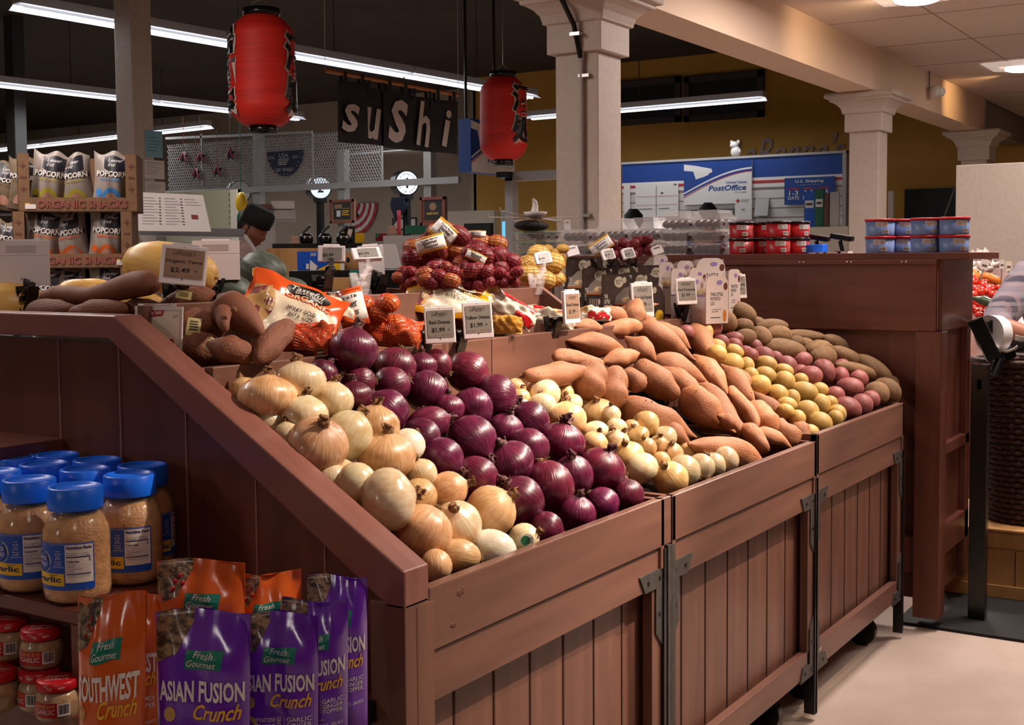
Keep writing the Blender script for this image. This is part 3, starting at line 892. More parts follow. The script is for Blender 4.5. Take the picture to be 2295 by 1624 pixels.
mat('spud_red', '95504f', .55, var='a96a62', vscale=(2.2, 2.2, 2.2), vcon=(.4, .72), detail=7, bump=.15, bscale=8, jitter=.18)
mat('spud_russet', '8b6a47', .75, var='745537', vscale=(3, 3, 3), vcon=(.38, .7), detail=9, bump=.35, bscale=14, jitter=.2)
mat('eye', '5b3f22', .9)
mat('sticker_green', '1f6b45', .5)


def onion_body(seed, m):
    q = random.Random(seed)
    pr = [(0, -.93), (.10, -.945), (.22, -.955), (.42, -.88), (.66, -.72), (.86, -.47), (.97, -.18), (1, .08), (.955, .36), (.83, .60), (.64, .79), (.43, .92), (.27, 1.0), (.18, 1.07), (.12, 1.15), (.0, 1.16)]
    ph = [q.uniform(0, 6.3) for _ in range(4)]
    am = [q.uniform(.01, .035) for _ in range(4)]
    mb = MB(m)
    mb.lathe(pr, 26, fn=lambda a, i: 1 + am[0] * math.cos(2 * a + ph[0]) + am[1] * math.cos(3 * a + ph[1]) + .008 * math.cos(9 * a + ph[2]) + am[3] * .4 * math.cos(5 * a + i * .3 + ph[3]))
    return mb


def neck_bit(seed, m):
    q = random.Random(seed)
    mb = MB(m)
    z = 1.08
    p = [(0, 0, z - .08)]
    for i in range(4):
        p.append((q.uniform(-.07, .07) * (i + 1), q.uniform(-.07, .07) * (i + 1), z + .085 * (i + 1)))
    mb.tube(p, [.24, .17, .13, .11, .05], 7)
    for i in range(8):
        a = q.uniform(0, 6.3)
        mb.tube([(.14 * math.cos(a), .14 * math.sin(a), z - .02), (.2 * math.cos(a), .2 * math.sin(a), z + .1), (.26 * math.cos(a + .3), .26 * math.sin(a + .3), z + q.uniform(.1, .3))], [.05, .04, .008], 4)
    return mb


def root_bit(seed):
    q = random.Random(seed)
    mb = MB('root_hair').ball((0, 0, -.945), .13, .13, .03, 10, 4)
    for i in range(22):
        a, r = q.uniform(0, 6.3), q.uniform(.0, .12)
        x, y = r * math.cos(a), r * math.sin(a)
        e = q.uniform(.1, .3)
        mb.tube([(x, y, -.95), (x * 1.6 + q.uniform(-.05, .05), y * 1.6 + q.uniform(-.05, .05), -.98 - e * .35), (x * 2.4 + q.uniform(-.14, .14), y * 2.4 + q.uniform(-.14, .14), -.96 - e * .6)], .011, 3)
    return mb


def onion_set(m, nm, name, n=4):
    out = []
    for i in range(n):
        o = onion_body(i * 7 + 1, m).build(name)
        neck_bit(i, nm).build('dry_neck', o)
        root_bit(i).build('root_tuft', o)
        out.append([o, False])
    return out


def take(st, i):
    p = st[i % len(st)]
    if not p[1]:
        p[1] = True
        return p[0]
    return dup(p[0])


SETS = {'yel': onion_set('skin_yellow', 'neck_tan', 'onion'), 'pale': onion_set('skin_pale', 'neck_tan', 'onion'), 'white': onion_set('skin_white', 'neck_tan', 'onion', 2),
        'red': onion_set('skin_red', 'neck_red', 'red_onion'), 'small': onion_set('skin_small', 'neck_tan', 'small_onion')}
place = lambda i, j: f'{ORD[i]} from the end board in the {ORD[j]} row down'


def put_onion(st, i, d, label, cat, group):
    x, y, z, rw, rh, ax, ay, az, note = d
    o = take(SETS[st], i)
    A = V((ax, ay, az)).normalized()
    cr, cu, cf = A.dot(_r) ** 2, A.dot(_u) ** 2, A.dot(_f) ** 2
    L = cr * rw + cu * rh + cf * (rw + rh) / 2
    E_ = cu * rw + cr * rh + cf * (rw + rh) / 2
    X = A.orthogonal().normalized()
    X = Q(A, rnd.uniform(0, 6.3)) @ X
    pose(o, (x, y, z), X, A.cross(X), A, (E_, E_, max(L, E_ * .72)))
    if 'long-necked' in note:
        for ch in o.children:
            if ch.name.startswith('dry_neck'):
                ch.scale = (1.25, 1.25, 1.3)
                ch.location = (0, 0, -.3)
    tag(o, label, cat, group)
    return o


n_ = 0
for K, kind, cat, group in (('Y', 'large yellow onion', 'onion', 'large yellow onions beside the end board'), ('R', 'red onion', 'red onion', 'red onions in the first bin'), ('S', 'small yellow onion', 'onion', 'small yellow onions between red onions and sweet potatoes')):
    for j, rw in enumerate(HEAP[K]):
        for i, d in enumerate(rw):
            n_ += 1
            st = {'R': 'red', 'S': 'small'}.get(K)
            if K == 'Y':
                st = 'white' if 'white' in d[8] else 'pale' if 'pale' in d[8] or 'stick' in d[8] else 'yel' if d[8] and 'hidden' not in d[8] else rnd.choice(['pale', 'yel'])
            elif K == 'S' and ('pale' in d[8] or rnd.random() < .3):
                st = 'pale'
            o = put_onion(st, n_, d, f'{(d[8] + " ") if d[8] else ""}{kind}, {place(i, j)}', cat, group)
            if d[8] == 'stickered':
                c = V(d[:3])
                vw = (CAM - c).normalized()
                s_ = vw.cross(V((0, 0, 1))).normalized() * -1
                pl_ = plane(c + (vw + V((0, 0, -.35)) * .2 + s_ * .25).normalized() * d[3] * .95, s_, s_.cross(vw) * -1, .0)
                m = MB('paper')
                m.add([pl_(.013 * math.cos(a * .393), .013 * math.sin(a * .393)) + vw * .002 for a in range(16)], [tuple(range(16))])
                m.m('sticker_green')
                m.add([pl_(.009 * math.cos(a * .393) - .003, .009 * math.sin(a * .393)) + vw * .003 for a in range(16)], [tuple(range(16))])
                m.m('ink')
                for a in range(5):
                    m.rect(lambda u, v: pl_(u, v) + vw * .004, .001 + a * .002, .002 + a * .002, -.006, .006)
                q_ = m.build('sticker')
                q_.parent = o
                q_.matrix_parent_inverse = o.matrix_world.inverted()


def spud(seed, m, name, eyes=7, lump=.05):
    q = random.Random(seed)
    ds = [(V((q.gauss(0, 1), q.gauss(0, 1), q.gauss(0, 1))).normalized(), q.uniform(-1, 1)) for _ in range(7)]
    es = [V((q.gauss(0, 1), q.gauss(0, 1), q.gauss(0, 1))).normalized() for _ in range(eyes)]

    def fn(d):
        k = 1 + sum(a * lump * math.cos(2.2 * math.acos(max(-1, min(1, d.dot(v))))) for v, a in ds) * .6
        for e in es:
            k -= .045 * math.exp(-((1 - d.dot(e)) / .012))
        return k
    mb = MB(m).ball((0, 0, 0), 1, 1, 1, 30, 20, fn)
    mb.m('eye')
    for e in es:
        k = fn(e) + .004
        t = e.orthogonal().normalized()
        s = e.cross(t)
        mb.add([e * k + t * .05 * math.cos(a * 1.05) + s * .02 * math.sin(a * 1.05) for a in range(6)], [tuple(range(6))])
    return [mb.build(name), False]


SP = {'G': [spud(i, 'spud_gold', 'yellow_potato') for i in range(5)], 'D': [spud(i + 20, 'spud_red', 'red_potato') for i in range(5)], 'U': [spud(i + 40, 'spud_russet', 'russet_potato', 12, .06) for i in range(5)]}
for K, kind, group in (('G', 'yellow potato', 'yellow potatoes in the third bin'), ('D', 'red potato', 'red potatoes in the third bin')):
    for j, rw in enumerate(HEAP[K]):
        for i, d in enumerate(rw):
            n_ += 1
            o = take(SP[K], n_)
            a = rnd.uniform(-.3, .3)
            x_ = _r * math.cos(a) + _u * math.sin(a)
            z_ = _u * math.cos(a) - _r * math.sin(a)
            if n_ % 2:
                x_, z_ = -x_, -z_
            pose(o, d[:3], x_, z_.cross(x_), z_, (d[3], (d[3] + d[4]) / 2, d[4]))
            tag(o, f'{kind}, {place(i, j)}', 'potato', group)


def root_shape(kind, seed, m, name):
    """A tuber along X from -1 to 1 with radius about 1 (scaled later)."""
    q = random.Random(seed * 13 + kind)
    N = 16
    prof = {0: lambda t: math.sin(math.pi * (t * .97 + .015)) ** 1.05, 1: lambda t: math.sin(math.pi * (t ** 1.15 * .95 + .025)) ** .85, 2: lambda t: min(1, math.sin(math.pi * (t * .96 + .02)) ** .38),
            3: lambda t: .1 + .9 * math.sin(math.pi * (.06 + .9 * t ** .9) / 1.0) ** .8 if t < .6 else math.sin(math.pi * (.06 + .9 * t ** .9)) ** .42,
            4: lambda t: math.sin(math.pi * (t ** .78 * .97 + .015)) ** (.6 if t < .5 else 1.45) + .05, 5: lambda t: math.sin(math.pi * (t * .97 + .015)) ** .48}[kind]
    b1, b2, ph = q.uniform(-.5, .5), q.uniform(-.6, .6), q.uniform(0, 6)
    lob = [(q.uniform(0, 6.3), q.uniform(.02, .07)) for _ in range(3)]
    pts, rs = [], []
    for i in range(N + 1):
        t = i / N
        pts.append(V((-1 + 2 * t, (b1 * math.sin(math.pi * t) + b2 * math.sin(2 * math.pi * t)) * .32, b2 * .2 * math.sin(math.pi * t))))
        rs.append(max(.05, prof(t) * (1 + .09 * math.sin(7 * t + ph) + .05 * math.sin(13 * t + 2 * ph))))
    mb = MB(m)
    vv, ff, n = [], [], 14
    for i, p in enumerate(pts):
        for k in range(n):
            a = k * 2 * math.pi / n
            r = rs[i] * (1 + .035 * math.sin(5.1 * i + 2.3 * a + ph) + sum(A * math.cos((l + 1) * a + f + i * .25) for l, (f, A) in enumerate(lob)))
            vv.append(p + V((0, r * math.cos(a), r * math.sin(a))))
    for i in range(N):
        ff += [(i * n + (k + 1) % n, i * n + k, (i + 1) * n + k, (i + 1) * n + (k + 1) % n) for k in range(n)]
    ff += [tuple(range(n)), tuple(reversed(range(N * n, N * n + n)))]
    mb.add(vv, ff, True)
    # hair roots and scars
    mb.m('eye')
    for i in range(10):
        j, k = q.randrange(2, N - 1), q.randrange(n)
        c = V(vv[j * n + k])
        o_ = (c - pts[j]).normalized()
        mb.tube([c - o_ * .03, c + o_ * .05 + V((q.uniform(-.01, .01), 0, 0))], [.03, .004], 4)
    return [mb.build(name), False]


ROOTS = {k: [root_shape(k, s, 'sweet', 'sweet_potato') for s in range(3)] for k in range(6)}
YAMS = {k: [root_shape(k, s + 5, 'yam', 'organic_yam') for s in range(2)] for k in (0, 1, 2, 4, 5)}


def put_rod(o, a, b, rad, label, cat, group, roll=None, thick=1.0):
    a, b = V(a), V(b)
    X = (b - a).normalized()
    Z = (V((0, 0, 1)) - X * X.z).normalized()
    Z = Q(X, rnd.uniform(-.5, .5) if roll is None else roll) @ Z
    pose(o, (a + b) / 2, X, Z.cross(X), Z, ((b - a).length / 2, rad * thick, rad * thick))
    return tag(o, label, cat, group)


for j, rw in enumerate(HEAP['P']):
    for i, d in enumerate(rw):
        n_ += 1
        put_rod(take(ROOTS[d[7]], n_), d[:3], d[3:6], d[6], f'sweet potato, {place(i, j)}', 'sweet potato', 'sweet potatoes heaped in the second bin')
for j, rw in enumerate(HEAP['U']):
    for i, d in enumerate(rw):
        n_ += 1
        a, b = V(d[:3]), V(d[3:6])
        o = take(SP['U'], n_)
        X = (b - a).normalized()
        Z = (V((0, 0, 1)) - X * X.z).normalized()
        pose(o, (a + b) / 2, X, Z.cross(X), Z, ((b - a).length / 2 * 1.12, d[6] * 1.18, d[6] * 1.18))
        tag(o, f'russet potato, {place(i, j)}', 'potato', 'russet potatoes beside the tall cabinet')

# ------------------------------------------------------------------ electronic shelf tags
mat('tag_case', 'e4dbdb', .4)
mat('eink', '8d877f', .35)
mat('eink_warm', '9a7d68', .35)
mat('orange_ink', '9a6a2c', .6)
mat('sale_red', 'a81c28', .5)
mat('cream', 'ddd2bd', .6)


def clip_holder(t, base, top, clear=False, jaw=.02):
    """Spring clamp with a jointed arm, in the tag's parent space (world offsets)."""
    m = 'acrylic' if clear else 'black_plastic'
    b, p = V(base), V(top)
    c = MB(m)
    sx = V((1, 0, 0))
    for s in (-1, 1):
        c.add([b + V((-.016, s * .002, -.03)), b + V((.016, s * .002, -.03)), b + V((.016, s * jaw * .6, .0)), b + V((-.016, s * jaw * .6, .0)), b + V((-.012, s * jaw, .03)), b + V((.012, s * jaw, .03)),
               b + V((-.016, s * .006, -.03)), b + V((.016, s * .006, -.03)), b + V((.016, s * (jaw * .6 + .004), .0)), b + V((-.016, s * (jaw * .6 + .004), .0)), b + V((-.012, s * (jaw + .004), .03)), b + V((.012, s * (jaw + .004), .03))],
              [(0, 1, 2, 3), (3, 2, 5, 4), (7, 6, 9, 8), (8, 9, 10, 11), (0, 6, 7, 1), (4, 5, 11, 10), (1, 7, 8, 2), (2, 8, 11, 5), (6, 0, 3, 9), (9, 3, 4, 10)])
    c.tube([b + V((-.018, 0, .004)), b + V((.018, 0, .004))], .006, 10)
    c.build('clamp', t)
    a = MB(m)
    mid = (b + p) / 2 + V((.008, -.004, .008))
    a.beam(b + V((0, 0, .01)), mid, .014, .010, (1, 0, 0))
    a.beam(mid, p, .014, .010, (1, 0, 0))
    for q in (b + V((0, 0, .02)), mid, p):
        a.tube([q - sx * .010, q + sx * .010], .0085, 10)
    a.build('arm', t)


def price_tag(px, py, y, wp, hp, lab, lines=(), yaw=-50, roll=0, pitch=-8, base=None, scr=(.04, .94, .16, .9), warm=False, back=False, clear=False, group=None, thick=.009, d=None):
    o = at(px, py, y=y) if d is None else at(px, py, d=d)
    rot = MX.Rotation(R(yaw), 3, 'Z') @ MX.Rotation(R(pitch), 3, 'X') @ MX.Rotation(R(roll), 3, 'Y')
    ux, uy = rot @ V((1, 0, 0)), rot @ V((0, 0, 1))
    dd = depth(o)
    W = wp * dd / CF / abs(ux.dot(_r))
    H = hp * dd / CF / abs(uy.dot(_u))
    t = thing('price_tag', lab, 'price tag', o, group=group)
    n = ux.cross(uy)
    c = MB('tag_case')
    c.M = rot.to_4x4()
    c.box(-W / 2, W / 2, 0, thick, -H / 2, H / 2)
    c.box(-W * .3, W * .3, thick * .3, thick * 1.2, H / 2, H / 2 + .004)
    if back:
        c.m('white_matte').box(-W * .5, W * .5, -.0006, 0, H * .18, H * .185)
        c.m('ink_soft')
        for k in range(5):
            c.box(-W * .28, W * .28, -.0008, 0, H * (.25 + k * .035), H * (.253 + k * .035))
    c.build('case', t, .003, 3)
    if not back:
        s = plane((0, 0, 0), ux, uy, .0009)
        m = MB('eink_warm' if warm else 'eink')
        a0, a1, b0, b1 = scr
        m.rect(s, W * (a0 - .5 + .05), W * (a1 - .5), H * (b0 - .5), H * (b1 - .5))
        s2 = plane((0, 0, 0), ux, uy, .0013)
        m.m('ink')
        m.rect(s2, -.0015, .0015, H * .455, H * .465)
        for ln in lines:
            tx, u, v, w, h = ln[:5]
            m.m(ln[5] if len(ln) > 5 else 'ink')
            m.text(tx, s2, u * W, v * H, w * W, h * H, bold=ln[6] if len(ln) > 6 else .012, shear=.35 if tx.startswith('LaB') else 0)
        m.build('screen', t)
    if base:
        b = at(base[0], base[1], y=base[2]) - o
        clip_holder(t, b, -uy * H * .35 - n * .012, clear)
    return t


def veg_lines(name, price='$1.99', w=.8, lw=.5):
    return [("LaBonne's", 0, .32, lw, .13, 'ink_soft', .0), ('MARKETS', .06, .24, .2, .022, 'ink_soft'), (name, .0, .08, w, .10), (price, -.06, -.14, .42, .14), ('LB', .28, -.13, .07, .035), ('Product of USA', -.25, -.285, .3, .02, 'ink_soft'), ('grown with care', .22, -.27, .34, .03, 'orange_ink')]


price_tag(411, 594, None, 100, 88, 'price tag reading organic yams in front of the yellow squash', veg_lines('Organic Yams', '$2.49'), roll=6, pitch=-6, base=(392, 668, 1.92), warm=True, d=2.38)
price_tag(986, 728, 1.595, 68, 82, 'price tag reading red onions, clipped above the red onions', veg_lines('Red Onions', w=.68), roll=-2, base=(948, 768, 1.665))
price_tag(1071, 717, 1.60, 66, 82, 'price tag reading yellow onions, clipped above the red onions', veg_lines('Yellow Onions'), roll=-3, base=(1026, 766, 1.665))
price_tag(1283, 688, 1.63, 37, 74, 'narrow turned price tag clipped beside the sweet potatoes', veg_lines('Sweet Potatoes', '$1.99', .8), yaw=0, pitch=-3, base=(1240, 735, 1.665), warm=True)
price_tag(1441, 672, 1.70, 50, 78, 'price tag reading yukon gold potatoes behind the standing sweet potato', veg_lines('Yukon Gold Potatoes'), yaw=-32, roll=-2, pitch=-4)
price_tag(1539, 653, 1.63, 47, 58, 'price tag reading red potatoes in front of the white potato cartons', veg_lines('Red Potatoes', w=.85), yaw=-35, roll=-1, base=(1528, 700, 1.665))
price_tag(1656, 641, 1.66, 36, 54, 'price tag reading russet potatoes against the dark cabinet board', veg_lines('Russet Potatoes'), yaw=-35, base=(1625, 685, 1.70))


def small_lines():
    return [('Onion variety', .12, .34, .5, .08, 'ink_soft', .0), ('$5.99', -.12, -.1, .38, .22), ('oz', -.1, -.32, .08, .05)]


def small_tag(px, py, wp, hp, d, lab, **k):
    t = price_tag(px, py, None, wp, hp, lab, small_lines(), d=d, scr=(.14, .88, .12, .86), thick=.012, **k)
    return t


small_tag(743, 568, 60, 36, 2.95, 'small price tag showing five ninety-nine on a black clamp', yaw=-48, roll=1, pitch=-5, base=(722, 646, 1.835))
small_tag(822, 566, 60, 27, 3.05, 'small tilted price tag on a clear clamp above the onion bags', yaw=-40, roll=-4, pitch=-48, base=(808, 640, 1.84), clear=True)
small_tag(1218, 577, 36, 25, 3.6, 'small tilted price tag on a clear clamp beside the netted potatoes', yaw=-45, roll=-8, pitch=-25, base=(1203, 636, 1.835), clear=True)
small_tag(1364, 569, 28, 22, 3.9, 'small price tag under the striped red net bag, closer to the yellow potatoes', yaw=-45, roll=-12, pitch=-25, base=(1366, 600, 2.0))
small_tag(1409, 567, 28, 22, 4.0, 'small price tag under the red net bag, closer to the white cartons', yaw=-45, roll=-12, pitch=-25, base=(1412, 600, 2.05))
price_tag(48, 590, None, 116, 100, 'blank back of a large price tag on a black stand beside the long yam', back=True, d=2.75, yaw=-48, pitch=0, base=(62, 672, 2.35), thick=.012)
price_tag(484, 583, None, 102, 88, 'blank back of a white price tag standing behind the yellow squash', back=True, d=3.1, yaw=-48, pitch=0, base=(492, 650, 2.3), thick=.012)
price_tag(832, 584, None, 56, 66, 'blank back of a price tag behind the tilted small tag', back=True, d=3.3, yaw=-48, roll=-4, pitch=4, base=(848, 640, 2.05), thick=.012)
price_tag(1284, 562, None, 26, 20, 'turned away small price tag above the yellow netted potatoes', back=True, d=4.0, yaw=-40, roll=-12, pitch=-20)
price_tag(1474, 560, None, 24, 16, 'turned away small price tag in front of the plum clamshells', back=True, d=4.2, yaw=-40, roll=-18, pitch=-20)

# weekly sale card behind the end board cap
o = at(354, 742, x=1.61)
t = thing('sale_card', 'cream sale card with red ribbon in a clear stand behind the end board cap', 'sign', o)
rot = MX.Rotation(R(-84), 3, 'Z') @ MX.Rotation(R(-4), 3, 'X')
s = plane((0, 0, 0), rot @ V((1, 0, 0)), rot @ V((0, 0, 1)))
k = depth(o) / CF
W, H = 138 * k, 112 * k
c = MB('white')
c.M = rot.to_4x4()
c.box(-W / 2, W / 2, 0, .003, -H / 2, H / 2)
c.build('backing', t)
c = MB('cream')
c.rect(plane((0, 0, 0), rot @ V((1, 0, 0)), rot @ V((0, 0, 1)), .0006), -W * .42, W * .47, -H * .47, H * .43)
s1 = plane((0, 0, 0), rot @ V((1, 0, 0)), rot @ V((0, 0, 1)), .0012)
c.m('sale_red').poly(s1, [(-W * .42, H * .26), (W * .10, H * .31), (W * .13, H * .43), (-W * .42, H * .41)])
for a0, a1, b0, b1 in ((W * .1, W * .46, H * .415, H * .42), (W * .455, W * .46, -H * .46, H * .42)):
    c.rect(s1, a0, a1, b0, b1)
c.text('1.49', s1, W * .18, -H * .24, W * .34, H * .2, bold=.02)
c.text('/LB', s1, W * .40, -H * .3, W * .09, H * .08, bold=.02)
c.m('white').text('Weekly Sale!', plane((0, 0, 0), rot @ V((1, 0, 0)), rot @ V((0, 0, 1)), .0018), -W * .13, H * .355, W * .44, H * .1, bold=.02, rot=.09)
c.m('ink_soft').text("LaBonne's", s1, W * .36, H * .31, W * .12, H * .05, shear=.4, rot=.2)
c.build('card', t)
c = MB('acrylic')
c.M = rot.to_4x4()
c.box(-W * .4, W * .3, -.006, .01, H * .5, H * .56).box(-W * .5, -W * .42, -.002, .006, H * .42, H * .5)
c.build('holder', t)

# ------------------------------------------------------------------ organic yams on the upper tier
def yam(k, i, a, b, rad, y1, y2, lab, roll=0, thick=1.0):
    a_, b_ = [at(*q, **({'y': v} if v > 0 else {'x': -v})) for q, v in ((a, y1), (b, y2))]
    o = take(YAMS[k], i)
    put_rod(o, a_, b_, rad * depth((a_ + b_) / 2) / CF, lab, 'organic yam', 'organic yams behind the end board', roll, thick)
    return o


def decal(o, c, w, h, rot=0, m='sticker_cream'):
    """Small produce label hugging o at the point that shows at pixel c."""
    p = V(c)
    vw = (CAM - p).normalized()
    s_ = _r * math.cos(rot) + _u * math.sin(rot)
    n = (vw + V((0, 0, .4))).normalized()
    s_ = (s_ - n * s_.dot(n)).normalized()
    u_ = n.cross(s_)
    mb = MB(m)
    mb.grid(lambda a, b: p + s_ * (a - .5) * w + u_ * (b - .5) * h - n * ((a - .5) ** 2 * w * w + (b - .5) ** 2 * h * h) * 6, 6, 6)
    mb.m('ink')
    for i in range(4):
        v = .25 - i * .15
        mb.grid(lambda a, b: p + s_ * (a - .5) * w * .6 + u_ * (v + b * .05) * h + n * .0008, 1, 1)
    q_ = mb.build('sticker')
    q_.parent = o
    q_.matrix_parent_inverse = o.matrix_world.inverted()


mat('sticker_cream', 'b9ac74', .4)
o = thing('organic_yam', 'long bent organic yam lying highest beside the black tag stand', 'organic yam', (0, 0, 0), group='organic yams behind the end board')
pts = [at(*q, x=yy - .1) for q, yy in (((84, 673), 1.80), ((100, 663), 1.80), ((130, 658), 1.80), ((170, 663), 1.80), ((205, 664), 1.80), ((240, 655), 1.79), ((275, 645), 1.78), ((305, 637), 1.77), ((330, 634), 1.76), ((343, 640), 1.75), ((345, 643), 1.75))]
kk = depth(pts[4]) / CF
MB('yam').tube(pts, [k_ * kk for k_ in (2, 12, 19, 22, 21, 23, 27, 29, 27, 17, 3)], 18).build('tuber', o)
yam(2, 0, (62, 698), (170, 694), 24, -1.68, -1.67, 'pale organic yam low behind the end board cap beside the black stand')
yam(2, 1, (160, 699), (290, 692), 26, -1.66, -1.66, 'dull organic yam low behind the cap under the long bent yam')
yam(0, 0, (270, 690), (360, 680), 18, -1.68, -1.68, 'small organic yam end showing above the sale card')
o = yam(1, 0, (345, 690), (482, 655), 28, -1.70, -1.78, 'organic yam under its price tag with a pale sticker on top')
decal(o, at(412, 660, d=depth(o.location) - .052), .03, .017, -.1)
o = yam(5, 1, (395, 740), (505, 725), 42, -1.66, -1.74, 'organic yam with a tall round-marked sticker beside the sale card')
decal(o, at(434, 731, d=depth(o.location) - .066), .026, .036, -.05)
o = yam(4, 0, (408, 760), (530, 812), 40, -1.65, -1.70, 'front organic yam with a printed band sticker beside the sale card')
decal(o, at(476, 772, d=depth(o.location) - .054), .026, .026, -.55)
yam(1, 1, (462, 770), (572, 800), 36, 1.72, 1.65, 'smooth organic yam between the stickered yam and the knobbly yam')
yam(2, 0, (575, 806), (648, 722), 30, 1.63, 1.70, 'upright leaning organic yam beside the clear potato bag')
# the knobbly one: head, trunk and stub
o = thing('organic_yam', 'large knobbly organic yam with a trunk-like root and a stub', 'organic yam', (0, 0, 0), group='organic yams behind the end board')
P_ = lambda x, y, yy: at(x, y, y=yy)
kk = depth(P_(520, 690, 1.72)) / CF
m = MB('yam').tube([P_(492, 662, 1.76), P_(500, 672, 1.76), P_(512, 690, 1.74), P_(532, 702, 1.72), P_(552, 716, 1.70), P_(570, 733, 1.68), P_(585, 752, 1.66), P_(588, 757, 1.66)], [k_ * kk for k_ in (8, 34, 44, 42, 34, 23, 13, 4)], 18)
m.tube([P_(500, 700, 1.72), P_(500, 722, 1.68), P_(505, 737, 1.665), P_(507, 742, 1.664)], [k_ * kk for k_ in (20, 14, 9, 2)], 12)
m.ball(P_(524, 694, 1.66), .006)
m.build('tuber', o)

# ------------------------------------------------------------------ squash on the deck
mat('squash_yellow', 'e6bd70', .4, var='d8a852', vscale=(6, 6, 1.5), bump=.06)
mat('squash_green', '4c5549', .5, var='353d33', vscale=(5, 5, 2), bump=.05)
mat('squash_ripe', 'c58433', .5)


def squash(px, py, d, L, rad, axis, lab, m, lobes=0, cat='squash', group=None):
    c = at(px, py, d=d)
    q = random.Random(px)
    pr = [(.0, -1), (.22, -.985), (.5, -.9), (.78, -.68), (.95, -.35), (1, 0), (.95, .35), (.8, .66), (.55, .87), (.3, .965), (.12, .96), (.0, .94)]
    o = MB(m).lathe(pr, 40, fn=(lambda a, i: 1 + .055 * abs(math.cos(a * lobes / 2)) ** .7 - .03) if lobes else (lambda a, i: 1 + .02 * math.cos(2 * a + 1))).build('squash')
    A = V(axis).normalized()
    X = A.orthogonal().normalized()
    pose(o, c, X, A.cross(X), A, (rad, rad, L))
    s_ = MB('pine').tube([(0, 0, .9), (0, .02, 1.03)], [.09, .06], 8).build('stem', o)
    return tag(o, lab, cat, group)


ax = _r * .95 - _u * .18 - _f * .1
squash(382, 602, 2.95, .116, .064, ax, 'large yellow spaghetti squash behind the organic yams price tag', 'squash_yellow')
squash(20, 690, 2.75, .085, .058, _r * .9 + _f * .3, 'pale yellow squash behind the black tag stand', 'squash_yellow')
squash(205, 650, 3.1, .06, .03, _r, 'small round yellow squash peeking over the long bent yam', 'squash_yellow')
squash(175, 652, 3.0, .05, .03, _r, 'yellow squash low behind the middle of the long bent yam', 'squash_yellow')
squash(320, 676, 2.9, .05, .022, _r, 'yellow squash wedged under the large spaghetti squash', 'squash_yellow')
o = squash(590, 608, 3.3, .066, .052, _r * .95 - _u * .35 - _f * .4, 'dark green ridged acorn squash with an orange sticker', 'squash_green', 10)
c = MB('usps_red')
decal(o, at(574, 609, d=3.243), .02, .022, 0, 'squash_ripe')
squash(520, 655, 3.15, .06, .045, _r * .9 - _u * .3, 'dark green acorn squash low behind the knobbly yam', 'squash_green', 10)
squash(470, 668, 3.2, .055, .04, _r, 'dark green acorn squash behind the yellow squash', 'squash_green', 10)
squash(640, 650, 3.25, .06, .035, _r, 'dark green acorn squash half covered by the clear potato bag', 'squash_green', 10)

# ------------------------------------------------------------------ jars of minced garlic on the end shelves
mat('garlic', 'c4904f', .35, var='a87239', vscale=(70, 70, 70), vcon=(.35, .65), bump=.35, bscale=240, coat=.6, detail=3)
mat('garlic_pale', 'b39060', .35, var='8a6a40', vscale=(60, 60, 60), bump=.3, coat=.6)
mat('label_red', 'a01720', .4)
mat('lid_red', 'b3121d', .35)
mat('navy', '0d2a66', .5)


def on_cyl(r, face):
    """Surface of a jar: u = arc length to the side, v = height; face = heading the label centre looks to."""
    return lambda u, v: V((r * math.cos(face + u / r), r * math.sin(face + u / r), v))


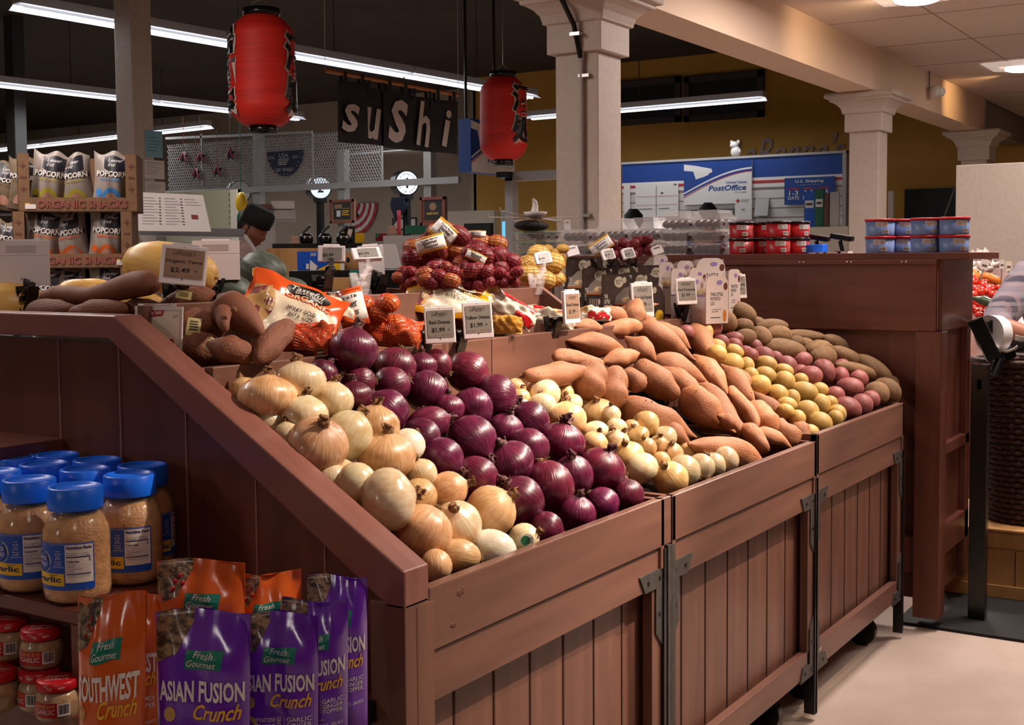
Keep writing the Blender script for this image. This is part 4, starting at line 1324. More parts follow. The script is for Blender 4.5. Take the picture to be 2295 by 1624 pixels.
def big_jar():
    t = thing('garlic_jar', 'x', 'jar')
    MB('garlic').lathe([(.0, .002), (.04, .002), (.05, .008), (.0525, .02), (.0525, .105), (.051, .118), (.044, .134), (.038, .142), (.0, .143)], 32).build('minced_garlic', t)
    MB('pet_jar').lathe([(.045, 0), (.052, .008), (.0545, .02), (.0540, .032), (.0535, .036), (.0535, .095), (.0545, .1), (.0542, .112), (.05, .124), (.042, .140), (.0405, .146), (.0405, .156)], 32).build('clear_jar', t)
    l = MB('lid_blue').lathe([(.0, .183), (.036, .183), (.037, .186), (.0415, .186), (.0435, .184), (.0437, .152), (.043, .150), (.0, .150)], 64, fn=lambda a, i: 1.006 if i in (5, 6) and int(round(a / (2 * math.pi / 64))) % 2 else 1)
    l.build('lid', t)
    h = R(32.6 + 180)
    s0 = on_cyl(.0541, h)
    b = MB('label_blue')
    b.rect(s0, -.095, .046, .027, .103, 30, 1)
    s = on_cyl(.0544, h)
    b.m('yellow').rect(s, -.08, -.002, .034, .054, 14, 1)
    b.m('paper').rect(s, .0, .044, .039, .100, 8, 1)
    b.poly(s, [(-.047 + .022 * math.cos(a * .4), .072 + .019 * math.sin(a * .4)) for a in range(16)])
    s = on_cyl(.0547, h)
    b.m('navy')
    b.poly(s, [(-.047 + .0195 * math.cos(a * .4), .072 + .0165 * math.sin(a * .4)) for a in range(16)])
    b.text('garlic', s, -.032, .043, .05, .012, bold=.03)
    b.text('minced', s, -.022, .0515, .015, .003)
    b.text('Nutrition Facts', s, .022, .0955, .040, .0052, bold=.04)
    b.text('181 servings per container', s, .0195, .0862, .034, .0022)
    b.text('Serving size   1 tsp (5g)', s, .0195, .0832, .036, .0024, bold=.01)
    b.rect(s, .002, .040, .0795, .0812, 6, 1)
    b.text('Calories', s, .012, .0735, .020, .0042, bold=.02)
    b.text('5', s, .0385, .0755, .0028, .006, bold=.02)
    for i, q in enumerate(('Total Fat 0g', 'Sodium 0mg', 'Total Carbohydrate 1g', 'Protein 0g')):
        b.text(q, s, .002 + .0011 * len(q) / 2 + .0005, .0685 - i * .0037, .0011 * len(q), .0022)
        b.rect(s, .002, .040, .0668 - i * .0037, .067 - i * .0037, 6, 1)
    b.rect(s, .002, .040, .0525, .054, 6, 1)
    b.text('Calcium 0mg 0%  Potassium 0mg 0%', s, .021, .051, .036, .0018)
    b.text('not a significant source of vitamin D', s, .021, .0485, .036, .0018)
    b.m('white')
    for i, q in enumerate(('ready', 'to use', 'bold', 'savory', 'flavor!', 'non-GMO', 'ingredients')):
        b.text(q, s, -.012, .090 - i * .0042, .0017 * len(q), .0028)
    b.text('SPICE', on_cyl(.055, h), -.047, .077, .022, .006, bold=.02)
    b.text('WORLD', on_cyl(.055, h), -.047, .068, .025, .006, bold=.02)
    b.build('label', t)
    return t


jp = big_jar()
ZS = .80
JT = ZS + .185
for i, (px, py, lab) in enumerate(((168, 1089, 'front jar of minced garlic with blue lid, standing at the corner of the shelf edge'), (65, 1073, 'blue-lidded jar of minced garlic beside the corner jar on the shelf edge'), (290, 1062, 'blue-lidded garlic jar behind the corner jar, label facing the pouches'),
        (99, 1038, 'blue-lidded garlic jar in the second row behind the shelf edge pair'), (191, 1050, 'blue-lidded garlic jar boxed in directly behind the corner jar'), (-12, 1056, 'blue-lidded garlic jar cut by the picture edge, second row'), (344, 1037, 'blue-lidded garlic jar closest to the plank side, no label showing'),
        (248, 1024, 'blue-lidded garlic jar in the back row, second from the plank side'), (160, 1012, 'blue-lidded garlic jar farthest back under the small shelf'), (34, 1024, 'blue-lidded garlic jar in the back row at the picture edge'))):
    p = at(px, py, z=JT)
    o = jp if i == 0 else dup(jp)
    o.location = (min(p.x, XE - .018), p.y, ZS)
    a = (0, 8, 6, 20, -30, 10, 75, 40, -15, 30)[i]
    o.rotation_euler = (0, 0, R(a))
    tag(o, lab, 'jar', 'large garlic jars with blue lids')


def small_jar():
    t = thing('garlic_jar', 'x', 'jar')
    MB('garlic_pale').lathe([(0, .001), (.028, .001), (.033, .006), (.0335, .03), (.031, .04), (.027, .046), (.0, .047)], 24).build('chopped_garlic', t)
    MB('pet_jar').lathe([(.029, 0), (.034, .006), (.0345, .03), (.032, .041), (.0285, .046), (.0285, .05)], 24).build('clear_jar', t)
    h = R(32.6 + 180)
    m = MB('lid_red').lathe([(0, .063), (.029, .063), (.0315, .0615), (.032, .05), (.031, .048), (0, .048)], 28)
    s = on_cyl(.0322, h)
    m.m('white').text('AJO', s, .010, .0555, .011, .0045, bold=.02)
    m.text('마늘', s, -.008, .0555, .008, .005)
    s2 = plane((0, 0, .0632), (math.cos(h + 1.57), math.sin(h + 1.57), 0), (math.cos(h + math.pi), math.sin(h + math.pi), 0))
    m.text('Polaner', s2, 0, .008, .034, .009, shear=.3)
    m.text('GARLIC', s2, 0, -.006, .036, .009)
    m.build('lid', t)
    s = on_cyl(.0343, h)
    m = MB('label_red').rect(s, -.045, .004, .010, .033, 14, 1)
    s = on_cyl(.0346, h)
    m.m('gold').text('LARGE CUT', s, -.016, .028, .032, .0045)
    m.m('white').text('GARLIC', s, -.017, .0195, .034, .0075)
    m.rect(s, .004, .024, .012, .031, 6, 1)
    m.m('ink')
    s = on_cyl(.0348, h)
    for k in range(9):
        m.rect(s, .006 + k * .0018, .0068 + k * .0018 + (k % 3) * .0003, .015, .030)
    m.build('label', t)
    return t


sj = small_jar()
Z2 = .632
for i, (px, py, lv, a, lab) in enumerate(((88, 1497, 0, -25, 'red-lidded jar of chopped garlic under another jar on the low shelf'), (92, 1405, 1, 15, 'red-lidded garlic jar stacked on top, its barcode turned to us'), (128, 1518, 0, 12, 'red-lidded garlic jar with barcode in front against the upright'),
        (12, 1460, 0, -20, 'red-lidded garlic jar at the picture edge beside the stacked pair'), (-8, 1500, 0, -25, 'red-lidded garlic jar half out of the picture in front on the low shelf'), (20, 1385, 1, 0, 'red-lidded garlic jar in the dark at the back of the low shelf, stacked'))):
    p = at(px, py, z=Z2 + .063 + lv * .0635)
    o = sj if i == 0 else dup(sj)
    o.location = (p.x, p.y, Z2 + lv * .0635)
    o.rotation_euler = (0, 0, R(a))
    tag(o, lab, 'jar', 'small garlic jars with red lids')

# ------------------------------------------------------------------ snack topper pouches
mat('pouch_orange', 'c4561a', .22, coat=.5, bump=.12, vscale=(25, 25, 25))
mat('pouch_purple', '6426a6', .2, coat=.6, bump=.12, vscale=(25, 25, 25))
mat('granola', '8f7250', .5, var='352417', vscale=(75, 75, 130), vcon=(.4, .6), bump=.6, bscale=160, coat=.4)
mat('berry', '9c1a22', .35)
mat('crumb', 'b08a52', .6)


def pouch(px, pt, d, wp, kind, lab, yaw=0, lean=0, T=.028, zb=None, hide=False):
    zb = .642 if zb is None else zb
    p = at(px, 1500, d=d)
    p.z = zb
    W = wp * d / CF
    H = at(px, pt, d=d).z - zb
    rot = MX.Rotation(R(-57.4 + yaw), 3, 'Z') @ MX.Rotation(R(-lean), 3, 'X')
    t = thing('topper_pouch', lab, 'pouch', p, group='orange snack topper pouches' if kind == 'o' else 'purple snack topper pouches')
    ph = px * .7

    def shape(u, v, side, lift=0):
        a, b = max(-1, min(1, u / W * 2)), max(0, min(1, v / H))
        k = (1 - abs(a) ** 2.4) ** .8
        vt = min(1, (1 - b) / .24) if b > .76 else 1
        vt *= .45 + .55 * min(1, b / .18)
        y = T * k * vt
        y += (.0022 * math.sin(9 * a + ph + 5 * b) + .0016 * math.sin(23 * b + 4 * a + ph)) * k + .003 * math.sin(2.6 * a + ph) * (b > .7) * (b - .7) / .3
        yy = (-y if side < 0 else y) + .006 * math.sin(3 * a + ph) * b + (-lift if side < 0 else lift)
        n_ = W / 2 * (1 - .05 * (1 - b))
        return rot @ V((a * n_, yy, v + .004 * math.sin(2 * a + ph) * b))
    F_ = lambda l: (lambda u, v: shape(u, v, -1, l))
    B_ = lambda u, v: shape(u, v, 1)
    base = 'pouch_orange' if kind == 'o' else 'pouch_purple'
    m = MB(base)
    m.rect(F_(0), -W / 2, W / 2, 0, H, 26, 30)
    m.rect(B_, W / 2, -W / 2, 0, H, 14, 16)
    m.m('granola')
    m.add([F_(.0006)(W * (-.5 + a * .4 * (1 - .55 * max(0, b - .3))), H * (1 - b * (.27 - .05 * a))) for b in [i / 10 for i in range(11)] for a in [i / 8 for i in range(9)]], [(j * 9 + i, (j + 1) * 9 + i, (j + 1) * 9 + i + 1, j * 9 + i + 1) for j in range(10) for i in range(8)], True)
    if kind == 'o':
        m.m('berry')
        for a, b in ((.62, .5), (.75, .38), (.55, .68), (.85, .55)):
            c = F_(.001)(W * (-.5 + a * .36), H * (1 - b * .26))
            m.ball(c, W * .035, W * .02, W * .035, 8, 6)
    m.m('film')
    m.rect(F_(.0008), -W * .49, -W * .10, H * .975, H * .985, 6, 1)
    m.build('pouch_body', t, solid=0)
    m = MB('teal')
    s, s2 = F_(.0012), F_(.0018)
    m.add([s(*q) for q in ((-W * .20 + (i / 6) * W * .44 + .02 * W * j, H * (.705 + .105 * j - .006 * math.sin(i * 1.1))) for j in (0, 1) for i in range(7))] if False else [s(-W * .18 + (i / 12) * W * .40 + .03 * W * j / 4, H * (.70 + .10 * j / 4 - .004 * math.sin(i / 2))) for j in range(5) for i in range(13)], [(j * 13 + i, j * 13 + i + 1, (j + 1) * 13 + i + 1, (j + 1) * 13 + i) for j in range(4) for i in range(12)])
    m.m('white')
    m.text('Fresh', s2, W * .03, H * .775, W * .22, H * .035, bold=.0, shear=.35)
    m.text('Gourmet', s2, W * .01, H * .728, W * .32, H * .036, bold=.0, shear=.35)
    if kind == 'o':
        m.text('SOUTHWEST', s2, W * .02, H * .575, W * .86, H * .125, bold=.03)
        tl = [('CRUNCHY', -.12, .36), ('CORN', -.11, .325), ('STRIPS', -.12, .29)]
        tr = [('TEX-MEX', .27, .35), ('TOPPER', .27, .305)]
        bt = 'VEGGIES . BURRITO BOWLS . SALADS'
    else:
        m.text('ASIAN FUSION', s2, W * .0, H * .585, W * .92, H * .11, bold=.03)
        tl = [('WONTONS', -.14, .36), ('ONIONS', -.14, .325), ('ALMONDS', -.14, .29)]
        tr = [('GARLIC', .28, .36), ('GINGER', .28, .325), ('TOPPER', .28, .29)]
        bt = 'STIR FRYS . POKE BOWLS . SALADS'
    for q, u, v in tl:
        m.text(q, s2, W * u, H * v, W * .26, H * .026)
    m.text('SEASONED' if kind != 'o' else 'PEPPERS', s2, W * .03, H * .325, H * .1, W * .05, rot=math.pi / 2)
    for q, u, v in tr:
        m.text(q, s2, W * u, H * v, W * .30, H * .029, bold=.008)
    m.text(bt, s2, W * .04, H * .20, W * .78, H * .022)
    m.m('gold')
    m.text('Crunch', s2, W * .18, H * .475, W * .50, H * .085, bold=.02, shear=.4)
    m.text('Great on', s2, W * .06, H * .24, W * .2, H * .02, shear=.4)
    m.rect(s2, W * .095, W * .102, H * .285, H * .37, 1, 4)
    m.m('crumb')
    for i in range(4):
        a, b = -.34 + .05 * (i % 2), .46 - .11 * i
        m.poly(s, [(W * (a + .07 * math.cos(k * .7 + i)), H * (b + .04 * math.sin(k * .7))) for k in range(9)])
    m.build('printing', t)
    return t


pouch(600, 1282, 1.98, 150, 'o', 'orange pouch lying deepest, only its dark red top showing behind the purple pouches', 0, 4)
pouch(452, 1258, 1.93, 196, 'o', 'orange topper pouch directly behind the front purple pouch', 2, 4)
pouch(758, 1290, 1.88, 134, 'p', 'purple pouch farthest along, leaning against the plank side', 6, 2)
pouch(706, 1345, 1.80, 148, 'p', 'purple pouch third in line from the front purple pouch', 4, 4)
pouch(290, 1335, 1.80, 140, 'o', 'orange pouch tucked directly behind the front orange pouch', 6, 6)
pouch(622, 1380, 1.72, 182, 'p', 'purple pouch second in line, overlapped by the front purple pouch', 3, 4)
pouch(452, 1376, 1.64, 212, 'p', 'front purple topper pouch, its whole name showing', 2, 5)
pouch(242, 1335, 1.62, 158, 'o', 'front orange topper pouch standing before the shelf upright', -4, 4)
t = MB('black_plastic').box(XE - .26, XE + .002, 1.239, 1.251, .612, .646).m('white').box(XE - .10, XE - .03, 1.238, 1.24, .616, .642)
o = t.build('price_strip')
tag(o, 'black price strip along the low shelf edge under the purple pouches', 'price strip')

# ------------------------------------------------------------------ bagged potatoes and onions on the upper tier
mat('net_orange', 'd0482a', .4)
mat('net_red', '8f1022', .4)
mat('net_yellow', 'c99a3a', .4)
mat('bag_orange', 'd5521c', .25, coat=.5)
mat('bag_yellow', 'e09a1a', .25, coat=.5)
mat('bag_red', 'b81c22', .25, coat=.5)
mat('bag_white', 'cfc3ad', .3, coat=.5)
mat('onion_amber', 'c06c2c', .35, var='a4551f', vscale=(6, 6, 2), coat=.3, jitter=.2)
mat('fing_red', '7a2e33', .45, var='68242a', vscale=(4, 4, 4), jitter=.35)
mat('fing_gold', 'b97a3c', .45, var='a4682e', vscale=(4, 4, 4), jitter=.3)
mat('spud_mix', 'b88f56', .45, var='7a3238', vscale=(45, 45, 45), vcon=(.5, .56), detail=1)


def lay_bag(c, U, W_, L, Wd, T, m, panels, lab, cat, group=None, lumps=6, seed=0, name='produce_bag', balls=None, net=None):
    """A filled flat bag: L along U, Wd along W_, belly up. panels(surf, MB) prints on the upper face."""
    q = random.Random(seed)
    U = U.normalized()
    W_ = (W_ - U * W_.dot(U)).normalized()
    n = U.cross(W_)
    if n.z < 0 and abs(n.z) > .3 or n.dot(_f) > .3:
        n = -n
    lp = [(q.uniform(-.8, .8), q.uniform(-.7, .7), q.uniform(.2, .5)) for _ in range(lumps)]
    t = thing(name, lab, cat, c, group=group)

    def h(a, b):
        k = (max(0, 1 - abs(a) ** 2.6)) ** .7 * (max(0, 1 - abs(b) ** 2.6)) ** .7
        a, b = max(-1, min(1, a)), max(-1, min(1, b))
        r = k * (.65 + sum(w * math.exp(-((a - x) ** 2 / .05 + (b - y) ** 2 / .09)) for x, y, w in lp))
        return T * r + .003 * math.sin(11 * a + seed) * math.sin(9 * b)

    def top(u, v, lift=0):
        a, b = 2 * u, 2 * v
        e = 1 + .05 * math.sin(5 * b + seed) * (abs(a) > .6)
        return U * (u * L * e) + W_ * (v * Wd * (1 + .04 * math.sin(7 * a))) + n * (h(a, b) + lift + .004)
    s = lambda l: (lambda u, v: top(u, v, l))
    mb = MB(m)
    mb.grid(lambda i, j: top(i - .5, j - .5), 40, 28)
    mb.grid(lambda i, j: U * ((.5 - i) * L) + W_ * ((j - .5) * Wd) - n * (T * .35 * (max(0, 1 - abs(2 * i - 1) ** 2.5)) ** .7 * max(0, 1 - abs(2 * j - 1) ** 2.5) ** .7), 10, 8)
    panels(s, mb)
    mb.build('bag', t)
    if net:
        k = MB(net)
        k.grid(lambda i, j: top((i - .5), (j - .5), .0025), 30, 24, False)
        o = k.build('net', t)
        w_ = o.modifiers.new('w', 'WIREFRAME')
        w_.thickness = .0011
    return t


def tasteful(col, word):
    def f(s, m):
        m.m(col).grid(lambda i, j: s(.0006)(-.48 + i * .96, .165 + .31 * j), 28, 10)
        m.m('bag_white').grid(lambda i, j: s(.0006)(-.30 + i * .78, -.42 + .60 * j), 24, 14)
        m.m('spud_mix').grid(lambda i, j: s(.0008)(-.47 + i * (.20 + .1 * math.sin(3.1 * j)), -.40 + .62 * j), 8, 10)
        m.m('black').grid(lambda i, j: s(.0022)(.10 + .24 * j * math.cos(i * 6.2832), .34 + .10 * j * math.sin(i * 6.2832)), 24, 5)
        m.m('white').text('Tasteful', s(.0042), .09, .355, .36, .075, bold=.01, shear=.3)
        m.text('SELECTIONS', s(.0042), .11, .29, .30, .04, bold=.01)
        m.m('bag_white').text(word, s(.003), .13, .215, .50, .075, bold=.02)
        m.m('ink').text('HONEY GOLD', s(.003), .10, .02, .3, .06, bold=.01)
        m.text('BITE SIZE', s(.003), .12, -.07, .26, .05)
        m.m('ink_soft').text('potatoes 24 oz', s(.003), .16, -.2, .3, .03)
    return f


def plain_panel(col, *q):
    def f(s, m):
        m.m(col)
        for a0, a1, b0, b1 in q:
            m.grid(lambda i, j: s(.0008)(a0 + (a1 - a0) * i, b0 + (b1 - b0) * j), 10, 8)
    return f


def onion_print(s, m):
    m.m('bag_white').grid(lambda i, j: s(.0008)(-.50 + .30 * i, -.45 + .9 * j), 8, 10)
    m.grid(lambda i, j: s(.0008)(.30 + .14 * i, -.45 + .9 * j), 6, 10)
    m.m('bag_orange').grid(lambda i, j: s(.0014)(-.42 + .06 * i, -.42 + .84 * j), 2, 10)
    m.grid(lambda i, j: s(.0014)(.34 + .05 * i, -.42 + .84 * j), 2, 10)
    m.m('ink').text('SWEET ONIONS', s(.002), -.28, 0, .6, .06, rot=math.pi / 2)


ra, up_, away = _r, _u, _f
lay_bag(at(650, 705, y=1.76), ra * .86 - up_ * .35 + away * .1, up_ * .75 + ra * .3 + away * .55, .20, .155, .022, 'bag_orange', tasteful('bag_orange', 'ORGANIC'), 'clear and orange bag of small potatoes leaning beside the organic yams', 'bag of potatoes', seed=3)
lay_bag(at(690, 760, y=1.70), ra, up_ * .6 + away * .6, .10, .07, .03, 'onion_amber', plain_panel('bag_white', (-.1, .3, .2, .5)), 'small orange net bag of onions low in front of the clear potato bag', 'bag of onions', seed=4, net='net_orange')

lay_bag(at(880, 748, y=1.72), ra * .95 - up_ * .1, up_ * .7 + away * .6, .13, .08, .035, 'onion_amber', plain_panel('bag_white', (-.4, .1, .1, .48)), 'orange net bag of onions lying in front of the big banded bag', 'bag of onions', seed=9, net='net_orange')
lay_bag(at(745, 690, y=1.79), ra, up_ * .8 + away * .6, .10, .08, .025, 'bag_orange', tasteful('bag_orange', 'ORGANIC'), 'orange potato bag half hidden behind the big banded onion bag', 'bag of potatoes', seed=11)
lay_bag(at(1000, 680, y=1.80), ra * .95 - up_ * .15, up_ * .6 + away * .75, .20, .11, .03, 'bag_yellow', tasteful('bag_yellow', 'ORGANIC'), 'yellow and clear bag of small potatoes behind the red onions tag', 'bag of potatoes', seed=12)
lay_bag(at(1045, 668, y=1.83), ra * .95 - up_ * .15, up_ * .6 + away * .75, .13, .06, .02, 'bag_yellow', tasteful('bag_yellow', 'ORGANIC'), 'second yellow potato bag along the sloping partition', 'bag of potatoes', seed=13)
lay_bag(at(1132, 731, y=1.68), ra, up_ * .7 + away * .6, .085, .05, .03, 'spud_gold', plain_panel('bag_yellow', (.2, .5, -.4, .4)), 'yellow net bag of potatoes beside the yellow onions tag', 'bag of potatoes', seed=14, net='net_yellow')
lay_bag(at(1128, 683, y=1.80), ra * .85 - up_ * .5, up_ * .7 + away * .6 + ra * .3, .19, .07, .028, 'bag_white', lambda s, m: (m.m('bag_red').grid(lambda i, j: s(.001)(-.5 + i * .95, .2 + .29 * j), 14, 4), m.m('spud_mix').grid(lambda i, j: s(.001)(-.45 + .25 * i, -.35 + .55 * j), 6, 8), m.m('bag_red').grid(lambda i, j: s(.001)(.2 + .3 * i, -.45 + .3 * j), 6, 4)), 'red and white potato bag sliding down past the sloping partition', 'bag of potatoes', seed=15)
lay_bag(at(1235, 712, y=1.73), ra * .95 - up_ * .2, up_ * .7 + away * .7, .13, .06, .025, 'bag_white', lambda s, m: (m.m('bag_red').grid(lambda i, j: s(.001)(-.4 + i * .3, .1 + .38 * j), 6, 4), m.m('spud_mix').grid(lambda i, j: s(.001)(.0 + .25 * i, -.1 + .45 * j), 6, 8)), 'red and white potato bag behind the narrow turned tag', 'bag of potatoes', seed=16)
lay_bag(at(1325, 707, y=1.72), ra * .95 + up_ * .05, up_ * .7 + away * .7, .11, .05, .022, 'bag_white', lambda s, m: (m.m('bag_red').grid(lambda i, j: s(.001)(-.1 + i * .55, -.48 + .3 * j), 6, 4), m.m('spud_mix').grid(lambda i, j: s(.001)(-.35 + .25 * i, -.1 + .45 * j), 6, 8)), 'red and white potato bag between the narrow tag and the sweet potatoes', 'bag of potatoes', seed=17)


# ------------------------------------------------------------------ netted bags of fingerling potatoes on the deck
def net_bag(px, py, d, wp, hp, lab, cols, net, n=8, seed=0, band=None, cat='bag of potatoes', group=None, kn='potato', bp=None):
    q = random.Random(seed)
    c = at(px, py, d=d)
    k = d / CF
    t = thing('netted_bag', lab, cat, c, group=group)
    nb = MB(net)
    for i in range(n):
        a = i / n * 6.28 + q.uniform(-.3, .3)
        rr = .0 if i == 0 else .62
        x, y, z = rr * wp * .5 * k * math.cos(a), q.uniform(-.03, .01), rr * hp * .5 * k * math.sin(a)
        e = V((q.uniform(.019, .025), q.uniform(.018, .023), q.uniform(.018, .022))) * (min(wp, hp) * k / .085)
        e.x *= q.uniform(1, 1.35)
        m = MB(q.choice(cols)).ball((0, 0, 0), e.x, e.y, e.z, 16, 10)
        o = m.build(kn, t)
        p = _r * x + _u * z + _f * y
        o.location = p
        rot = Q((0, 1, 0), q.uniform(-1, 1)) @ Q((0, 0, 1), -1 + q.uniform(-.4, .4))
        o.rotation_mode = 'QUATERNION'
        o.rotation_quaternion = rot
        nb.M = MX.Translation(p) @ rot.to_matrix().to_4x4()
        nb.ball((0, 0, 0), e.x * 1.06, e.y * 1.06, e.z * 1.06, 12, 9)
    nb.M = MX()
    o = nb.build('net', t)
    w_ = o.modifiers.new('w', 'WIREFRAME')
    w_.thickness = .0013
    if band:
        bx, by, bw, bh, ang = band
        bc = _r * ((bx - px) * k) + _u * ((py - by) * k) - _f * .05
        ux, uy = _r * math.cos(ang) + _u * math.sin(ang), _u * math.cos(ang) - _r * math.sin(ang)
        cv = lambda l: (lambda u, v: bc + ux * u + uy * v - _f * (.018 * (1 - (u / (bw * k) * 2) ** 2) + l))
        m = MB('gold' if not bp else 'bag_orange').grid(lambda i, j: cv(0)((i - .5) * bw * k, (j - .5) * bh * k), 14, 3)
        m.m('white').grid(lambda i, j: cv(.0008)((i - .5) * bw * k * .98, (j - .5) * bh * k * .72), 14, 3)
        m.m('red_dark')
        for s_ in (-1, 1):
            for i in range(18):
                m.grid(lambda a, b: cv(.0008)((i + a * .5 - 9) / 18 * bw * k * .95, s_ * bh * k * .45 + (b - .5) * .0016), 1, 1)
        m.m('ink')
        m.text('Gourmet' if not bp else 'Sweet', cv(.0016), 0, .10 * bh * k, bw * k * .5, bh * k * .2, shear=.4)
        m.text('Potatoes' if not bp else 'Onions', cv(.0016), 0, -.12 * bh * k, bw * k * .5, bh * k * .18, shear=.4)
        m.text('Creek Farms' if not bp else 'net wt 3 lb', cv(.0016), 0, .28 * bh * k, bw * k * .6, bh * k * .08)
        m.build('paper_band', t, solid=.0006)
    return t


net_bag(850, 704, 2.77, 165, 88, 'big orange net bag of onions with a white printed band', ['onion_amber'], 'net_orange', 8, 31, (795, 690, 62, 84, .25), 'bag of onions', None, 'onion', True)
mix = ['fing_red', 'fing_gold', 'fing_red']
G_ = 'netted bags of fingerling potatoes'
for a in ((1095, 565, 3.55, 95, 80, 'netted fingerling bag with a folded white tag at the back of the pile', mix, 'net_red', 7, 1, (1068, 528, 44, 16, 0)),
          (1000, 545, 3.45, 110, 85, 'netted fingerling bag on top of the pile under its tilted paper band', mix, 'net_red', 8, 2, (998, 524, 58, 44, -.75)),
          (955, 580, 3.3, 92, 90, 'netted fingerling bag at the end of the pile with an upright white band', mix, 'net_red', 9, 3, (968, 550, 66, 36, .28)),
          (1120, 600, 3.45, 110, 80, 'dark red netted fingerling bag at the back corner of the pile', ['fing_red'], 'net_red', 8, 4, None),
          (1065, 590, 3.25, 90, 75, 'netted fingerling bag in the middle with a yellow edged band', mix, 'net_red', 8, 5, (1068, 578, 46, 20, -.45)),
          (1140, 622, 3.3, 95, 45, 'dark red netted fingerling bag low beside the clear clamp', ['fing_red'], 'net_red', 6, 6, None),
          (985, 618, 3.1, 110, 62, 'netted fingerling bag resting in front on the board edge', mix, 'net_red', 9, 7, None),
          (1070, 622, 3.12, 90, 58, 'red netted fingerling bag low in front under the yellow edged band', ['fing_red', 'fing_red', 'fing_gold'], 'net_red', 8, 8, None),
          (912, 624, 3.15, 60, 50, 'small netted fingerling bag at the end of the pile above the orange onion bag', mix, 'net_red', 6, 9, None)):
    net_bag(*a[:11], group=G_) if a[10] else net_bag(*a[:10], group=G_)
net_bag(1212, 600, 3.75, 100, 90, 'yellow netted bag of gold potatoes behind the tilted clear clamp tag', ['spud_gold'], 'net_yellow', 9, 21)
net_bag(1245, 568, 3.9, 80, 40, 'second yellow netted potato bag stacked behind the first', ['spud_gold'], 'net_yellow', 6, 22)
net_bag(1390, 560, 4.1, 110, 50, 'striped red net bag of plum coloured potatoes with a pink paper band', ['fing_red'], 'net_red', 9, 23, (1345, 553, 52, 30, .6))
net_bag(1440, 553, 4.25, 60, 45, 'dark red netted bag beside the plum clamshells', ['fing_red'], 'net_red', 6, 24)

# ------------------------------------------------------------------ potato cartons
mat('carton_dark', '2c1d18', .5, var='3c2a22', vscale=(160, 160, 160), vcon=(.5, .62), detail=1)
mat('carton_white', 'cdbdb8', .5)
mat('lilac', '8d76ac', .5)
mat('carton_orange', 'c0702a', .5)
mat('oval', 'a99d88', .5)


